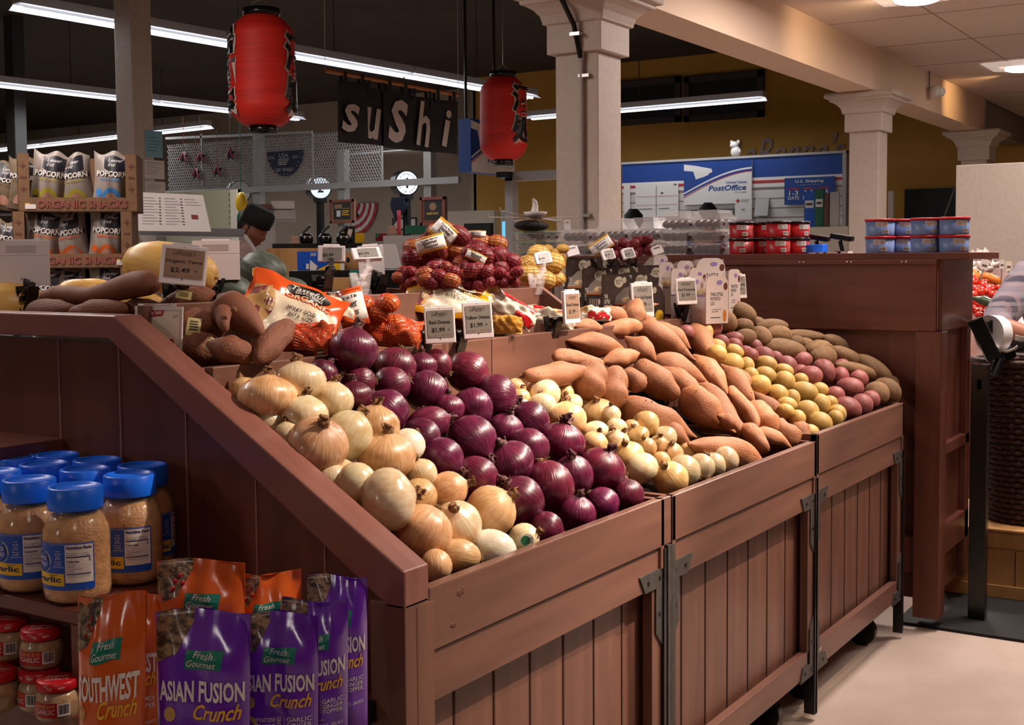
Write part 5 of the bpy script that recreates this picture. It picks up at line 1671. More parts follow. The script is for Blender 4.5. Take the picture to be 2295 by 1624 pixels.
def carton(px, pt, d, wp, kind, lab, yaw=-14, H=.145, D=.065):
    p = at(px, pt, d=d)
    W = wp * d / CF / abs(_r.x * math.cos(R(yaw)) + _r.y * math.sin(R(yaw)))
    p.z -= H
    t = thing('potato_carton', lab, 'potato carton', p, (0, 0, R(yaw)), 'dark potato cartons' if kind == 'd' else 'white potato cartons')
    base = 'carton_dark' if kind == 'd' else 'carton_white'
    # tray with arched open end, window film, tall back card with rounded shoulders
    h0 = H * .60
    m = MB(base).box(-W / 2, W / 2, .0, D, 0, h0)
    m.m('carton_orange' if kind == 'd' else 'lilac').box(-W / 2 - .0006, -W / 2, .004, D, h0 - .005, h0)
    m.box(-W / 2, W / 2, .0, .002, h0, h0 + .002)
    m.build('tray', t)
    r = W * .3
    arc = [(W / 2 - r + r * math.sin(a * .2618), H - r + r * math.cos(a * .2618)) for a in range(7)]
    q = [(-W / 2, 0), (W / 2, 0)] + [(x, z) for x, z in reversed(arc)] + ([(-W / 2, H)] if kind == 'd' else [(-W / 2 + r - r * math.sin(a * .2618), H - r + r * math.cos(a * .2618)) for a in range(7)])
    MB(base).prism(q, 'y', -.003, -.0002).build('face_card', t)
    f = MB('film')
    f.prism([(.002, h0), (D, h0), (D, h0 + .004), (D * .8, H * .78), (D * .35, H * .93), (.002, H * .97)], 'x', -W / 2 + .001, W / 2 - .004)
    f.build('window_film', t)
    q_ = random.Random(px)
    c = MB('spud_gold')
    for i in range(5):
        c.ball((W * (-.36 + i * .17), D * .5, h0 + .006), W * .10, D * .3, .014, 8, 6)
    c.build('potatoes', t)
    s = plane((0, -.0034, 0), (1, 0, 0), (0, 0, 1))
    e = plane((-W / 2 - .0008, 0, 0), (0, -1, 0), (0, 0, 1))
    m = MB('oval' if kind == 'd' else 'lilac')
    if kind == 'd':
        m.poly(s, [(W * .02 + W * .15 * math.cos(k * .4), H * .83 + H * .12 * math.sin(k * .4)) for k in range(16)])
        m.poly(s, [(W * .20 + W * .06 * math.cos(k * .5), H * .87 + H * .07 * math.sin(k * .5)) for k in range(13)])
        for a, b, w_ in ((.34, .3, .13), (.22, .12, .10), (.38, .1, .08)):
            m.m('gold' if w_ > .09 else 'carton_orange').poly(s, [(W * (a + w_ * math.cos(k * .45)), H * (b + w_ * 1.1 * math.sin(k * .45))) for k in range(14)])
        m.m('ink').text('READY IN\n10 MIN', plane((0, -.0040, 0), (1, 0, 0), (0, 0, 1)), W * .01, H * .83, W * .19, H * .1)
        m.m('offwhite').text('THE\nLITTLE\nPOTATO\nCO.', plane((0, -.0040, 0), (1, 0, 0), (0, 0, 1)), -W * .33, H * .36, W * .24, H * .42, bold=.01)
        for k in range(5):
            m.rect(e, -D * (.25 + .13 * k), -D * (.2 + .13 * k), h0 * .12, h0 * .8)
        m.poly(e, [(-D * .14 + D * .06 * math.cos(k * .5), h0 * .7 + h0 * .1 * math.sin(k * .5)) for k in range(13)])
    else:
        m.poly(s, [(W * .1 + W * .13 * math.cos(k * .4), H * .86 + H * .05 * math.sin(k * .4)) for k in range(16)])
        m.m('wood_dark').poly(s, [(W * .38 + W * .09 * math.cos(k * .4), H * .78 + H * .08 * math.sin(k * .4)) for k in range(16)])
        m.m('ink').text('THE LITTLE\nPOTATO\nCO.', s, -W * .02, H * .52, W * .56, H * .26, bold=.012)
        m.text('a touch of\nsea salt', s, -W * .04, H * .28, W * .4, H * .08)
        m.rect(s, -W * .3, W * .15, H * .12, H * .135)
        m.m('carton_orange').poly(s, [(W * .34 + W * .08 * math.cos(k * .4), H * .16 + H * .13 * math.sin(k * .4)) for k in range(16)])
    m.build('printing', t)
    return t


for a in ((1358, 575, 4.20, 70, 'dark potato carton at the back, second from the netted yellow potatoes'), (1304, 577, 4.04, 74, 'dark potato carton at the back beside the netted yellow potatoes'), (1468, 594, 4.22, 82, 'dark potato carton with big rounded shoulder touching the white cartons'),
          (1393, 594, 4.12, 72, 'dark potato carton in the middle of the second row'), (1340, 600, 3.96, 74, 'dark potato carton in the second row along the sloping partition'), (1432, 610, 4.07, 74, 'dark potato carton directly behind the front carton and yukon tag'),
          (1384, 614, 3.90, 76, 'dark potato carton in the third row along the partition'), (1450, 637, 3.90, 86, 'front dark potato carton behind the standing sweet potato')):
    carton(a[0], a[1], a[2], a[3], 'd', a[4])
for a in ((1480, 571, 4.35, 34, 'white potato carton farthest back beside the plum clamshells'), (1492, 587, 4.25, 36, 'white potato carton behind the dark rounded carton'), (1535, 584, 4.3, 40, 'white potato carton behind, under the tipped over carton'),
          (1592, 578, 4.3, 74, 'large white potato carton tipped over the others'), (1645, 603, 4.25, 30, 'white potato carton half hidden behind the russet tag'), (1520, 601, 4.1, 38, 'white potato carton between the dark cartons and the tipped one'), (1563, 600, 4.1, 42, 'white potato carton in the middle behind the red potatoes tag'),
          (1556, 617, 3.96, 46, 'white potato carton whose lower half shows under the red potatoes tag'), (1606, 618, 3.92, 56, 'front white potato carton with the whole name readable')):
    carton(a[0], a[1], a[2], a[3], 'w', a[4], -22, .15)

# ------------------------------------------------------------------ goods on the cabinet top
mat('plum', '2a151a', .4, var='3a2026', vscale=(30, 30, 30))
mat('mushroom', '4a3a33', .6, var='2c221e', vscale=(30, 30, 30))
mat('tub_red', 'a8161e', .4)
mat('tub_blue', '6c87ba', .4)
ZT = 1.36


def clam(c, W, D, h, fill, lab, yaw=-90, dome=.0, green=False, group=None):
    t = thing('clamshell', lab, 'clamshell box', c, (0, 0, R(yaw)), group)
    q = random.Random(int(c[0] * 1e4))
    m = MB(fill)
    for i in range(4):
        for j in range(2):
            m.ball((W * (-.36 + .24 * i), D * (-.22 + .44 * j), h * .40), W * .13, D * .24, h * .34, 10, 7)
    m.build('fruit', t)
    k = MB('film')

    def ring(w0, d0, z0, w1, d1, z1):
        p = [(s * w / 2, u * e / 2, z) for w, e, z in ((w0, d0, z0), (w1, d1, z1)) for s, u in ((-1, -1), (1, -1), (1, 1), (-1, 1))]
        k.add(p, [(0, 1, 5, 4), (1, 2, 6, 5), (2, 3, 7, 6), (3, 0, 4, 7)])
    ring(W * .9, D * .9, 0, W, D, h * .8)
    ring(W * 1.03, D * 1.03, h * .8, W * 1.03, D * 1.03, h * .88)
    hh = h * (1 + dome)
    ring(W, D, h * .88, W * .72 if dome else W * .94, D * .72, hh)
    w_, d_ = (W * .72 if dome else W * .94) / 2, D * .36
    k.add([(-w_, -d_, hh), (w_, -d_, hh), (w_, d_, hh), (-w_, d_, hh)], [(0, 1, 2, 3)])
    k.build('clear_box', t)
    r = MB('acrylic' if not green else 'rim_green')
    for z in (h * .82,):
        for s in (-1, 1):
            r.beam((-W * .52, s * D * .515, z), (W * .52, s * D * .515, z), .003, .006)
            r.beam((s * W * .515, -D * .52, z), (s * W * .515, D * .52, z), .003, .006)
    r.build('rim', t)
    return t


mat('rim_green', '8fae98', .2, alpha=.7, coat=.5)
g = 'plum clamshells on the cabinet top'
for i, px in enumerate((1600, 1527)):
    b = at(px, 562, x=4.72)
    for lv, nm in enumerate(('bottom', 'middle', 'top')):
        clam((b.x, b.y, ZT + lv * .052), .125, .16, .05, 'plum', f'clear clamshell of dark fruit, {nm} of the stack {("beside the red tubs", "second from the red tubs")[i]}', dome=.5 if lv == 2 else 0, group=g)
for i, px in enumerate((1455, 1385)):
    b = at(px, 562, x=4.76)
    for lv, nm in enumerate(('bottom', 'top')):
        clam((b.x, b.y, ZT + lv * .06), .125, .16, .057, 'plum', f'clear domed clamshell, {nm} of the pair {("third", "fourth")[i]} from the red tubs', dome=.7 if lv else 0, group=g)
b = at(1305, 560, x=4.8)
for lv, nm in enumerate(('bottom', 'top')):
    clam((b.x, b.y, ZT + lv * .06), .13, .16, .055, 'mushroom', f'clear clamshell of mushrooms, {nm} of the pair beside the column foot', group='mushroom clamshells')
b = at(1207, 562, x=4.85)
for lv, nm in enumerate(('bottom', 'middle', 'top')):
    clam((b.x, b.y, ZT - .02 + lv * .045), .16, .16, .044, 'mushroom', f'green rimmed clear tray of mushrooms, {nm} of three behind the yellow net bag', green=True, group='mushroom clamshells')


def tub(c, r, h, m, lid, lab, group, head):
    t = thing('tub', lab, 'tub', c, group=group)
    MB(m).lathe([(0, 0), (r * .94, 0), (r * .95, .003), (r, h * .86), (0, h * .86)], 30).build('tub_body', t)
    MB(lid).lathe([(0, h * .86), (r * 1.05, h * .86), (r * 1.05, h * .985), (r * 1.0, h), (0, h)], 30).build('lid', t)
    s = lambda u, v: V(((r * 1.004) * math.cos(head + u / r), (r * 1.004) * math.sin(head + u / r), v))
    p = MB('paper')
    p.rect(s, -r * .75, r * .1, h * .5, h * .8, 8, 1)
    p.rect(s, -r * .3, r * .2, h * .12, h * .36, 6, 1)
    s2 = lambda u, v: V(((r * 1.010) * math.cos(head + u / r), (r * 1.010) * math.sin(head + u / r), v))
    p.m('ink')
    for k in range(7):
        p.rect(s2, -r * .26 + k * r * .06, -r * .23 + k * r * .06, h * .15, h * .33)
    for k in range(4):
        p.rect(s2, -r * .7, -r * .35, h * (.55 + k * .06), h * (.565 + k * .06), 4, 1)
        p.rect(s2, -r * .28, r * .04, h * (.55 + k * .06), h * (.565 + k * .06), 4, 1)
    p.m('offwhite')
    for k in range(6):
        p.rect(s2, r * .3, r * .75, h * (.2 + k * .09), h * (.215 + k * .09), 4, 1)
    p.build('label', t)


for i, (px, x) in enumerate(((1661, 4.66), (1712, 4.74), (1744, 4.66), (1787, 4.74))):
    b = at(px, 564, x=x)
    for lv in (0, 1):
        tub((b.x, b.y, ZT + lv * .064), .047, .062, 'tub_red', 'black_plastic', f'red tub with black lid, {("lower", "upper")[lv]} of the {ORD[i]} pair from the clamshells', 'red tubs with black lids', R(212 + i * 9 + lv * 12))
for i, (px, x) in enumerate(((1972, 4.66), (2020, 4.74), (2074, 4.65), (2138, 4.64))):
    b = at(px, 562, x=x)
    for lv in (0, 1):
        tub((b.x, b.y, ZT + lv * .064), .053, .062, 'tub_blue', 'red', f'blue tub with red lid, {("lower", "upper")[lv]} of the {ORD[i]} pair counting from the scanners', 'blue tubs with red lids', R(212 + i * 7 + lv * 10))
p = at(1822, 563, x=4.75)
tag(MB('sky_blue_card' if False else 'lid_blue').box(p.x - .03, p.x + .03, p.y - .05, p.y + .05, ZT, ZT + .035).build('card_box', bevel=.002), 'bright blue box on the cabinet top beside the red tubs', 'box')
for i, px in enumerate((1835, 1888)):
    p = at(px, 560, x=4.82)
    t = thing('barcode_scanner', ('black barcode scanner head beside the blue box', 'black barcode scanner head with a shiny top beside the column foot')[i], 'scanner', (p.x, p.y, ZT))
    MB('black_plastic').cyl((0, 0, 0), (0, 0, .01), .03, n=16).tube([(0, 0, .01), (.0, .01, .05)], .008, 8).build('stand', t)
    MB('black_plastic').beam((-.01, -.045, .055 + i * .0), (.0, .045, .07), .035, .022).build('scan_head', t, .006)
m = MB('paper')
for i in range(5):
    a = at(1830 + i * 16, 561, x=4.7)
    m.box(a.x - .03, a.x + .03, a.y - .02, a.y + .02, ZT, ZT + .004 + .001 * i)
tag(m.build('paper_slips'), 'loose white paper slips lying along the cabinet top', 'paper', kind='stuff')

# ------------------------------------------------------------------ red paper lanterns and the sushi curtain
mat('lantern', 'd8281a', .6, var='c01f14', vscale=(3, 3, 60))
mat('noren', '232226', .9, var='1c1b1f', vscale=(20, 20, 20))
mat('noren_letter', 'b7aaa5', .9)
mat('bamboo', 'a8662f', .5)


def lantern(px, py, d, wp, hp, lab, words, cord):
    c = at(px, py, d=d)
    r = wp * d / CF / 2
    H = hp * d / CF
    t = thing('paper_lantern', lab, 'lantern', c)
    n = 64
    ft = lambda s: (1 - abs(s) ** 7) ** .5 * .42 + .58 if abs(s) < 1 else .58
    pf = lambda s: r * max(.56, (1 - max(0, abs(s) - .62) ** 2 * 3.05) - .02 * s)
    pr = [(0, -H / 2)] + [(pf(-1 + 2 * i / n) * (1 + (.008 if i % 2 else -.008)), -H / 2 + H * i / n) for i in range(n + 1)] + [(0, H / 2)]
    MB('lantern').lathe(pr, 40).build('paper_shell', t)
    MB('black_plastic').lathe([(0, H / 2 - .002), (r * .56, H / 2 - .002), (r * .56, H / 2 + .045), (0, H / 2 + .045)], 24).build('top_cap', t)
    MB('black_plastic').lathe([(0, -H / 2 - .045), (r * .42, -H / 2 - .045), (r * .42, -H / 2 + .002), (0, -H / 2 + .002)], 24).build('bottom_cap', t)
    MB('steel_bright').tube([(-r * .4, 0, H / 2), (-r * .4, 0, H / 2 + .07), (0, 0, H / 2 + .10), (r * .4, 0, H / 2 + .07), (r * .4, 0, H / 2)], .004, 6).tube([(0, 0, H / 2 + .1), (0, 0, 4.3 - c.z)], .0025, 5).build('wire', t)
    for q, ang, w_, h_, z0 in words:
        a0 = R(212.6) + ang
        for i, ch in enumerate(q):
            zc = H * (.5 - (i + .5) / len(q)) * h_ + z0 * H
            hh = H * h_ / len(q) * .92
            sf = lambda l: (lambda u, v: V(((r * 1.012 + l) * math.cos(a0 + u / r), (r * 1.012 + l) * math.sin(a0 + u / r), v)))
            m = MB('offwhite').text(ch, sf(.002), 0, zc, w_ * r * 1.12, hh * 1.1, bold=.075)
            m.m('black').text(ch, sf(.007), 0, zc, w_ * r, hh, bold=.04)
            m.build('character', t)
    return t


lantern(588, 160, 7.3, 146, 242, 'larger red paper lantern hanging over the popcorn side', (('居酒屋', -1.22, 1.0, .84, -.02), ('酒処', 1.36, .9, .78, -.04)), 0)
lantern(1128, 266, 9.5, 105, 182, 'smaller red paper lantern hanging beside the white column', (('酒処', .88, 1.0, .74, .04),), 0)

t = thing('sushi_curtain', 'short black curtain of five strips spelling sushi, hung from a bamboo rod', 'curtain', at(880, 185, y=5.2))
o = V(t.location)
a, b = at(729, 158, y=5.2) - o, at(1027, 213, y=5.2) - o
MB('bamboo').tube([a, b], .013, 10).build('rod', t)
w_ = MB('wire_white')
for q in (a, b):
    w_.tube([q, q + V((0, 0, 4.3 - o.z - q.z))], .0015, 4)
w_.build('cord', t)
for i, (ch, p0, p1, top, bot, l0, l1, lt, lb) in enumerate((('s', 757, 822, 180, 318, 762, 802, 232, 297), ('u', 812, 866, 195, 322, 814, 850, 242, 313), ('s', 858, 918, 202, 330, 866, 910, 223, 321), ('h', 912, 972, 214, 335, 929, 960, 227, 328), ('i', 966, 1026, 222, 340, 986, 1008, 245, 330))):
    yy = 5.2 + .012 * (i % 2)
    f = lambda px, py: at(px, py, y=yy) - o
    m = MB('noren')
    m.grid(lambda u, v: f(p0 + (p1 - p0) * u, bot + (top - bot) * v + 6 * u) + V((0, .012 * math.sin(u * 5 + i * 2) * (1.2 - v), 0)), 10, 10)
    for e in (.2, .8):
        x = p0 + (p1 - p0) * e
        q0, q1 = f(x - 3, top + 2), f(x + 3, top + 2)
        yz = a.z + (b.z - a.z) * ((x - 729) / 298)
        m.box(q0.x, q1.x, q0.y - .018, q0.y - .014, q0.z - .02, yz + .016)
        m.box(q0.x, q1.x, q0.y + .018, q0.y + .022, q0.z - .02, yz + .016)
    m.build('strip', t)
    s = lambda u, v: f(u, v) + V((0, -.016, 0))
    g, fs, asp = glyphs(ch, .02, .22)
    MB('noren_letter').add([s((l0 + l1) / 2 + x * (l1 - l0), (lt + lb) / 2 - y * (lb - lt) + (x * 8)) for x, y in g], fs).build('letter', t)

# ------------------------------------------------------------------ things seen on planes of constant x
UY, UZ = V((0, -1, 0)), V((0, 0, 1))


def wr(x, px0, py0, px1, py1):
    a, b = at(px0, (py0 + py1) / 2, x=x), at(px1, (py0 + py1) / 2, x=x)
    m = (px0 + px1) / 2
    c, e = at(m, py0, x=x), at(m, py1, x=x)
    return V((x, (a.y + b.y) / 2, (c.z + e.z) / 2)), abs(a.y - b.y), abs(c.z - e.z)


def board(name, lab, cat, x, px0, py0, px1, py1, m, th=.02, prints=(), group=None, frame=None, bevel=0, pitch=0):
    """Flat panel facing the shopper; prints = (material, 'text'|None, u0, v0, u1, v1) in 0..1 fractions."""
    c, W, H = wr(x, px0, py0, px1, py1)
    t = thing(name, lab, cat, c, (0, R(pitch), 0), group)
    q = MB(m).box(0, th, -W / 2, W / 2, -H / 2, H / 2)
    q.build('panel', t, bevel)
    if frame:
        q = MB(frame)
        e = min(W, H) * .1
        for a0, a1, b0, b1 in ((-W / 2, W / 2, H / 2 - e, H / 2), (-W / 2, W / 2, -H / 2, -H / 2 + e), (-W / 2, -W / 2 + e, -H / 2, H / 2), (W / 2 - e, W / 2, -H / 2, H / 2)):
            q.box(-.012, .0, a0, a1, b0, b1)
        q.build('frame', t)
    if prints:
        q = MB('ink')
        for i, pr in enumerate(prints):
            s = plane((0, 0, 0), UY, UZ, .003 + .0006 * i)
            q.m(pr[0])
            if pr[1] is None:
                q.rect(s, W * (pr[2] - .5), W * (pr[4] - .5), H * (pr[3] - .5), H * (pr[5] - .5))
            elif isinstance(pr[1], (list, tuple)):
                q.poly(s, [(W * (u - .5), H * (v - .5)) for u, v in pr[1]])
            else:
                q.text(pr[1], s, W * ((pr[2] + pr[4]) / 2 - .5), H * ((pr[3] + pr[5]) / 2 - .5), W * (pr[4] - pr[2]), H * (pr[5] - pr[3]), bold=pr[6] if len(pr) > 6 else .01, shear=pr[7] if len(pr) > 7 else 0)
        q.build('printing', t)
    return t


# post office corner
PX = 15.6
c, W, H = wr(PX, 1395, 356, 1888, 640)
t = thing('slat_wall', 'white slatted post office wall with blue band and red stripe along its top', 'display wall', c)
m = MB('white_matte').box(0, .08, -W / 2, W / 2, -H / 2, H / 2)
m.m('grey')
for i in range(11):
    z = H / 2 - .42 - i * .125
    m.box(-.002, 0, -W / 2 + .0, W / 2, z, z + .014)
m.m('grey_light').box(-.02, .09, -W / 2 - .05, -W / 2, -H / 2, H / 2 + .03).box(-.03, .09, -W / 2 - .05, W / 2, H / 2, H / 2 + .03)
m.build('slats', t)
MB('usps_blue').box(-.012, -.002, -W / 2, W / 2, H / 2 - .26, H / 2).m('white').box(-.012, -.002, -W / 2, W / 2, H / 2 - .39, H / 2 - .26).m('usps_red').box(-.016, -.01, -W / 2, W / 2, H / 2 - .335, H / 2 - .30).build('band', t)
eag = [(.0, .98), (.30, .86), (.37, .83), (.40, .78), (.42, .74), (.40, .69), (.30, .66), (.22, .62), (.13, .55), (.12, .64), (.0, .70)]
eagle = (('white', [(0, .97), (.16, .93), (.33, .87), (.41, .84), (.425, .79), (.415, .745), (.34, .75), (.0, .82)], 0, 0, 0, 0), ('white', [(.14, .80), (.36, .775), (.385, .745), (.37, .70), (.30, .655), (.18, .60)], 0, 0, 0, 0))
arc = lambda y0, y1, th: [(u / 12, y0 + (y1 - y0) * math.sin(u / 12 * 1.5)) for u in range(13)] + [(u / 12, y0 + (y1 - y0) * math.sin(u / 12 * 1.5) - th) for u in range(12, -1, -1)]
low = [(u / 12, .22 + .55 * math.sin(u / 12 * 1.5)) for u in range(13)] + [(1, 0), (0, 0)]
po = (('usps_blue', None, 0, 0, 1, 1),) + eagle + (('white', [(u, v + .07) for u, v in low[:13]] + [(1, 0), (0, 0)], 0, 0, 0, 0), ('usps_blue', arc(.25, .80, .05), 0, 0, 0, 0), ('usps_red', arc(.18, .755, .02), 0, 0, 0, 0),
      ('usps_blue', 'United States', .63, .47, .93, .53), ('usps_blue', 'PostOffice', .37, .31, .92, .44, .02, .2), ('grey', 'Cornwall', .75, .25, .92, .28))
board('post_office_sign', 'large post office panel with eagle emblem in the middle of the slatted wall', 'sign', PX - .04, 1533, 362, 1685, 457, 'white', .03, po)
board('shipping_poster', 'blue U.S. Shipping poster on the slatted wall', 'poster', PX - .04, 1758, 397, 1871, 457, 'usps_blue', .01, (('white', 'U.S. Shipping', .22, .78, .78, .92), ('grey_light', 'compare mail services', .28, .70, .72, .74),
      ('usps_red', None, .08, .56, .30, .61), ('usps_red', None, .38, .56, .60, .61), ('usps_red', None, .68, .56, .90, .61), ('white', '1-3', .10, .34, .28, .52), ('white', 'DAYS', .08, .18, .30, .31), ('white', '2-5', .40, .34, .58, .52), ('white', 'DAYS', .38, .18, .60, .31), ('white', '2-5', .70, .34, .88, .52)))
sheet = (('grey_dark', None, .49, .05, .50, .95), ('usps_red', None, .02, .62, .98, .63), ('usps_red', None, .02, .36, .98, .37), ('grey_dark', None, .6, .70, .66, .74), ('grey_dark', None, .08, .24, .4, .26), ('grey_dark', None, .56, .24, .8, .26), ('grey_dark', None, .9, .95, .97, .98))
board('form_sheet', 'tall white sheet of printed forms hanging beside the white column', 'paper', PX - .03, 1424, 412, 1520, 486, 'paper', .01, sheet)
board('form_sheet', 'narrow crumpled white sheet at the white column edge', 'paper', PX - .03, 1398, 410, 1412, 480, 'paper', .01)
board('safety_notice', 'white notice with red diamond at its corner under the post office panel', 'poster', PX - .06, 1647, 442, 1685, 494, 'paper', .01, (('usps_red', [(.18, .95), (.3, .86), (.18, .77), (.06, .86)], 0, 0, 0, 0), ('grey', None, .35, .88, .9, .9), ('grey', None, .35, .82, .8, .84), ('usps_red', None, .02, .02, .98, .04), ('grey', None, .4, .45, .6, .5)))
board('sign_strip', 'dark lettered strip on the slats behind the clerk', 'sign', PX - .05, 1550, 470, 1648, 487, 'grey_dark', .01, (('grey_light', None, .05, .55, .95, .9),))
for i, (a0, b0, a1, b1, m_) in enumerate(((1802, 428, 1826, 512, 'label_blue'), (1826, 424, 1846, 512, 'green'), (1848, 432, 1858, 512, 'wood_dark'), (1860, 430, 1880, 512, 'grey_light'))):
    board('brochure_pad', ('blue and white brochure rack panel on the post office counter', 'green and orange brochure stack on the post office counter', 'thin brown brochure stack on the post office counter', 'plain grey folder standing at the end of the post office counter')[i], 'brochure', PX - 1.2 - i * .05, a0, b0, a1, b1, m_, .03, (('paper', None, .1, .55, .9, .75), ('grey_dark', None, .2, .62, .8, .68)) if i < 2 else ())
t = board('card_holder', 'bent grey plastic holder leaning on the slats', 'holder', PX - .05, 1692, 444, 1722, 484, 'grey_light', .02, pitch=14)
c, W, H = wr(PX - 1.4, 1400, 512, 1900, 640)
t = thing('service_counter', 'pale post office counter below the slatted wall', 'counter', c)
MB('offwhite').box(0, .5, -W / 2, W / 2, -c.z, H / 2).build('counter_body', t)
# white mouse on top of the slat wall
p = at(1649, 352, x=PX + .03)
t = thing('plush_mouse', 'white plush mouse sitting on top of the slatted wall', 'plush toy', p)
MB('white').ball((0, 0, .07), .06, .07, .075).ball((-.01, .02, .16), .05, .055, .05).ball((-.05, .045, .15), .02, .018, .017, 8, 6).tube([(0, -.05, .1), (-.03, -.07, .06)], .014, 6).build('mouse_body', t)
for y in (-.04, .075):
    MB('offwhite').ball((0, y * .8, .20), .010, .022, .026).build('ear', t)
# name on the wall above
t = MB('wood_dark').text("LaBonne's", plane(wr(WX - .03, 1640, 304, 1893, 372)[0], UY, UZ), 0, 0, wr(WX - .03, 1640, 304, 1893, 372)[1], wr(WX - .03, 1640, 304, 1893, 372)[2], shear=.4)
o = t.build('wall_lettering')
tag(o, 'dark brown script name lettering on the yellow wall behind the slatted wall', 'lettering')
# dark upper windows
for i, (a0, b0, a1, b1) in enumerate(((1380, 178, 1527, 278), (1534, 165, 1713, 268))):
    c, W, H = wr(WX - .02, a0, b0, a1, b1)
    m = MB('window_dark').box(0, .02, c.y - W / 2, c.y + W / 2, c.z - H / 2, c.z + H / 2)
    m = MB('window_dark').box(c.x, c.x + .02, c.y - W / 2, c.y + W / 2, c.z - H / 2, c.z + H / 2)
    m.m('window_trim')
    e = .09
    for y0, y1, z0, z1 in ((-W / 2, W / 2, H / 2 - e, H / 2), (-W / 2, W / 2, -H / 2, -H / 2 + e), (-W / 2, -W / 2 + e, -H / 2, H / 2), (W / 2 - e, W / 2, -H / 2, H / 2)):
        m.box(c.x - .04, c.x, c.y + y0, c.y + y1, c.z + z0, c.z + z1)
    struct(m.build(f'window_{i + 1}'))
# hanging post office box sign
cr = at(1055, 325, d=11.2)
k = depth(cr) / CF
xr = at(1152, 325, y=cr.y).x
yl = at(1028, 325, x=cr.x).y
W, H = xr - cr.x, 119 * k
t = thing('hanging_sign', 'blue and white hanging post office box sign behind the smaller lantern', 'sign', cr)
MB('usps_blue').box(0, W, 0, yl - cr.y, -H / 2, H / 2).build('sign_box', t)
q = MB('white')
for i, pr in enumerate(po):
    s = plane((W / 2, 0, 0), (1, 0, 0), (0, 0, 1), .003 + .001 * i)
    q.m(pr[0])
    if pr[1] is None:
        q.rect(s, W * (pr[2] - .5), W * (pr[4] - .5), H * (pr[3] - .5), H * (pr[5] - .5))
    elif isinstance(pr[1], str):
        q.text(pr[1], s, W * ((pr[2] + pr[4]) / 2 - .5), H * ((pr[3] + pr[5]) / 2 - .62), W * (pr[4] - pr[2]), H * (pr[5] - pr[3]) * .8, bold=.01, shear=.2)
    else:
        q.poly(s, [(W * (u - .5), H * (v - .5)) for u, v in pr[1]])
q.build('printing', t)
for x in (W * .1, W * .75):
    MB('black').tube([(x, .1, H / 2), (x, .1, 4.3 - cr.z)], .014, 6).build('hanger_rod', t)

# ------------------------------------------------------------------ checkout side
# mesh partition hung over the lanes
X0 = 11.0
f = lambda px, py: at(px, py, x=X0)
t = thing('mesh_partition', 'grey wire mesh screen on posts across the checkout lanes', 'screen', (0, 0, 0))
m = MB('grey')
m.beam(f(372, 434), f(1030, 403), .05, .07)
m.beam(f(372, 310), f(700, 296), .02, .03)
for px in (452, 700, 855):
    m.beam(f(px, 300), f(px + 2, 415), .02, .02, (1, 0, 0))
m.build('frame', t)
for px, y0, y1 in ((573, 285, 600), (763, 335, 600), (957, 340, 600)):
    MB('grey').beam(f(px, y0) + V((.05, 0, 0)), f(px + 2, y1) + V((.05, 0, 0)), .10, .10, (1, 0, 0)).build('post', t)
w_ = MB('grey')
a, b = f(375, 312), f(855, 400)
ya, yb, za, zb = a.y, b.y, f(600, 308).z, f(600, 418).z
n = 90
for i in range(-26, n):
    for sg in (1, -1):
        y0 = ya + (yb - ya) * i / n
        L_ = -(za - zb) * .55
        f0, f1 = 0, 1
        if y0 > ya:
            f0 = (ya - y0) / L_
        if y0 + L_ < yb:
            f1 = (yb - y0) / L_
        if f1 - f0 < .03 or f0 > 1:
            continue
        z0, z1 = (za, zb) if sg > 0 else (zb, za)
        w_.beam((X0, y0 + L_ * f0, z0 + (z1 - z0) * f0), (X0, y0 + L_ * f1, z0 + (z1 - z0) * f1), .006, .006, (1, 0, 0))
w_.build('wire_mesh', t)
# lit lane number drums
for px, py, r_, num, lab, x, top in ((911, 410, 27, '1', 'round lit express lane sign showing number one on a black post', 12.2, 1), (717, 421, 24.5, '2', 'round lit lane sign showing number two on a black post', 12.0, 0), (537, 430, 24, '3', 'dark round lane sign showing number three behind the beige panel', 11.8, 0)):
    c = at(px, py, x=x)
    k = depth(c) / CF
    r = r_ * k
    h = MX.Rotation(R(212.6 + 25), 3, 'Z')
    n = h @ V((1, 0, 0))
    t = thing('lane_sign', lab, 'lane sign', c)
    MB('black').cyl(-n * .16, n * .02, r * 1.08, n=32).build('drum', t)
    MB('black').box(-.035,   .035, -.035, .035, -c.z, -r * .95).box(-.06, .06, -.06, .06, -r * 1.35, -r * .95).build('post', t)
    ux = V((0, 0, 1)).cross(n)
    s = plane(n * .022, ux, UZ)
    s2 = plane(n * .026, ux, UZ)
    m = MB('sign_lit' if num != '3' else 'grey_light').poly(s, [(r * .95 * math.cos(a * .2618), r * .95 * math.sin(a * .2618)) for a in range(24)])
    m.m('black').text(num, s2, 0, 0, None, r * .85, bold=.03)
    if top:
        for q, up in (('EXPRESS', 1), ('12 OR LESS', -1)):
            for i, ch in enumerate(q):
                if ch != ' ':
                    a = math.pi / 2 * up - up * (i - (len(q) - 1) / 2) * .28
                    m.text(ch, s2, r * .74 * math.cos(a), r * .74 * math.sin(a), r * .16, r * .2, rot=a - math.pi / 2 * up)
    m.build('lit_face', t)
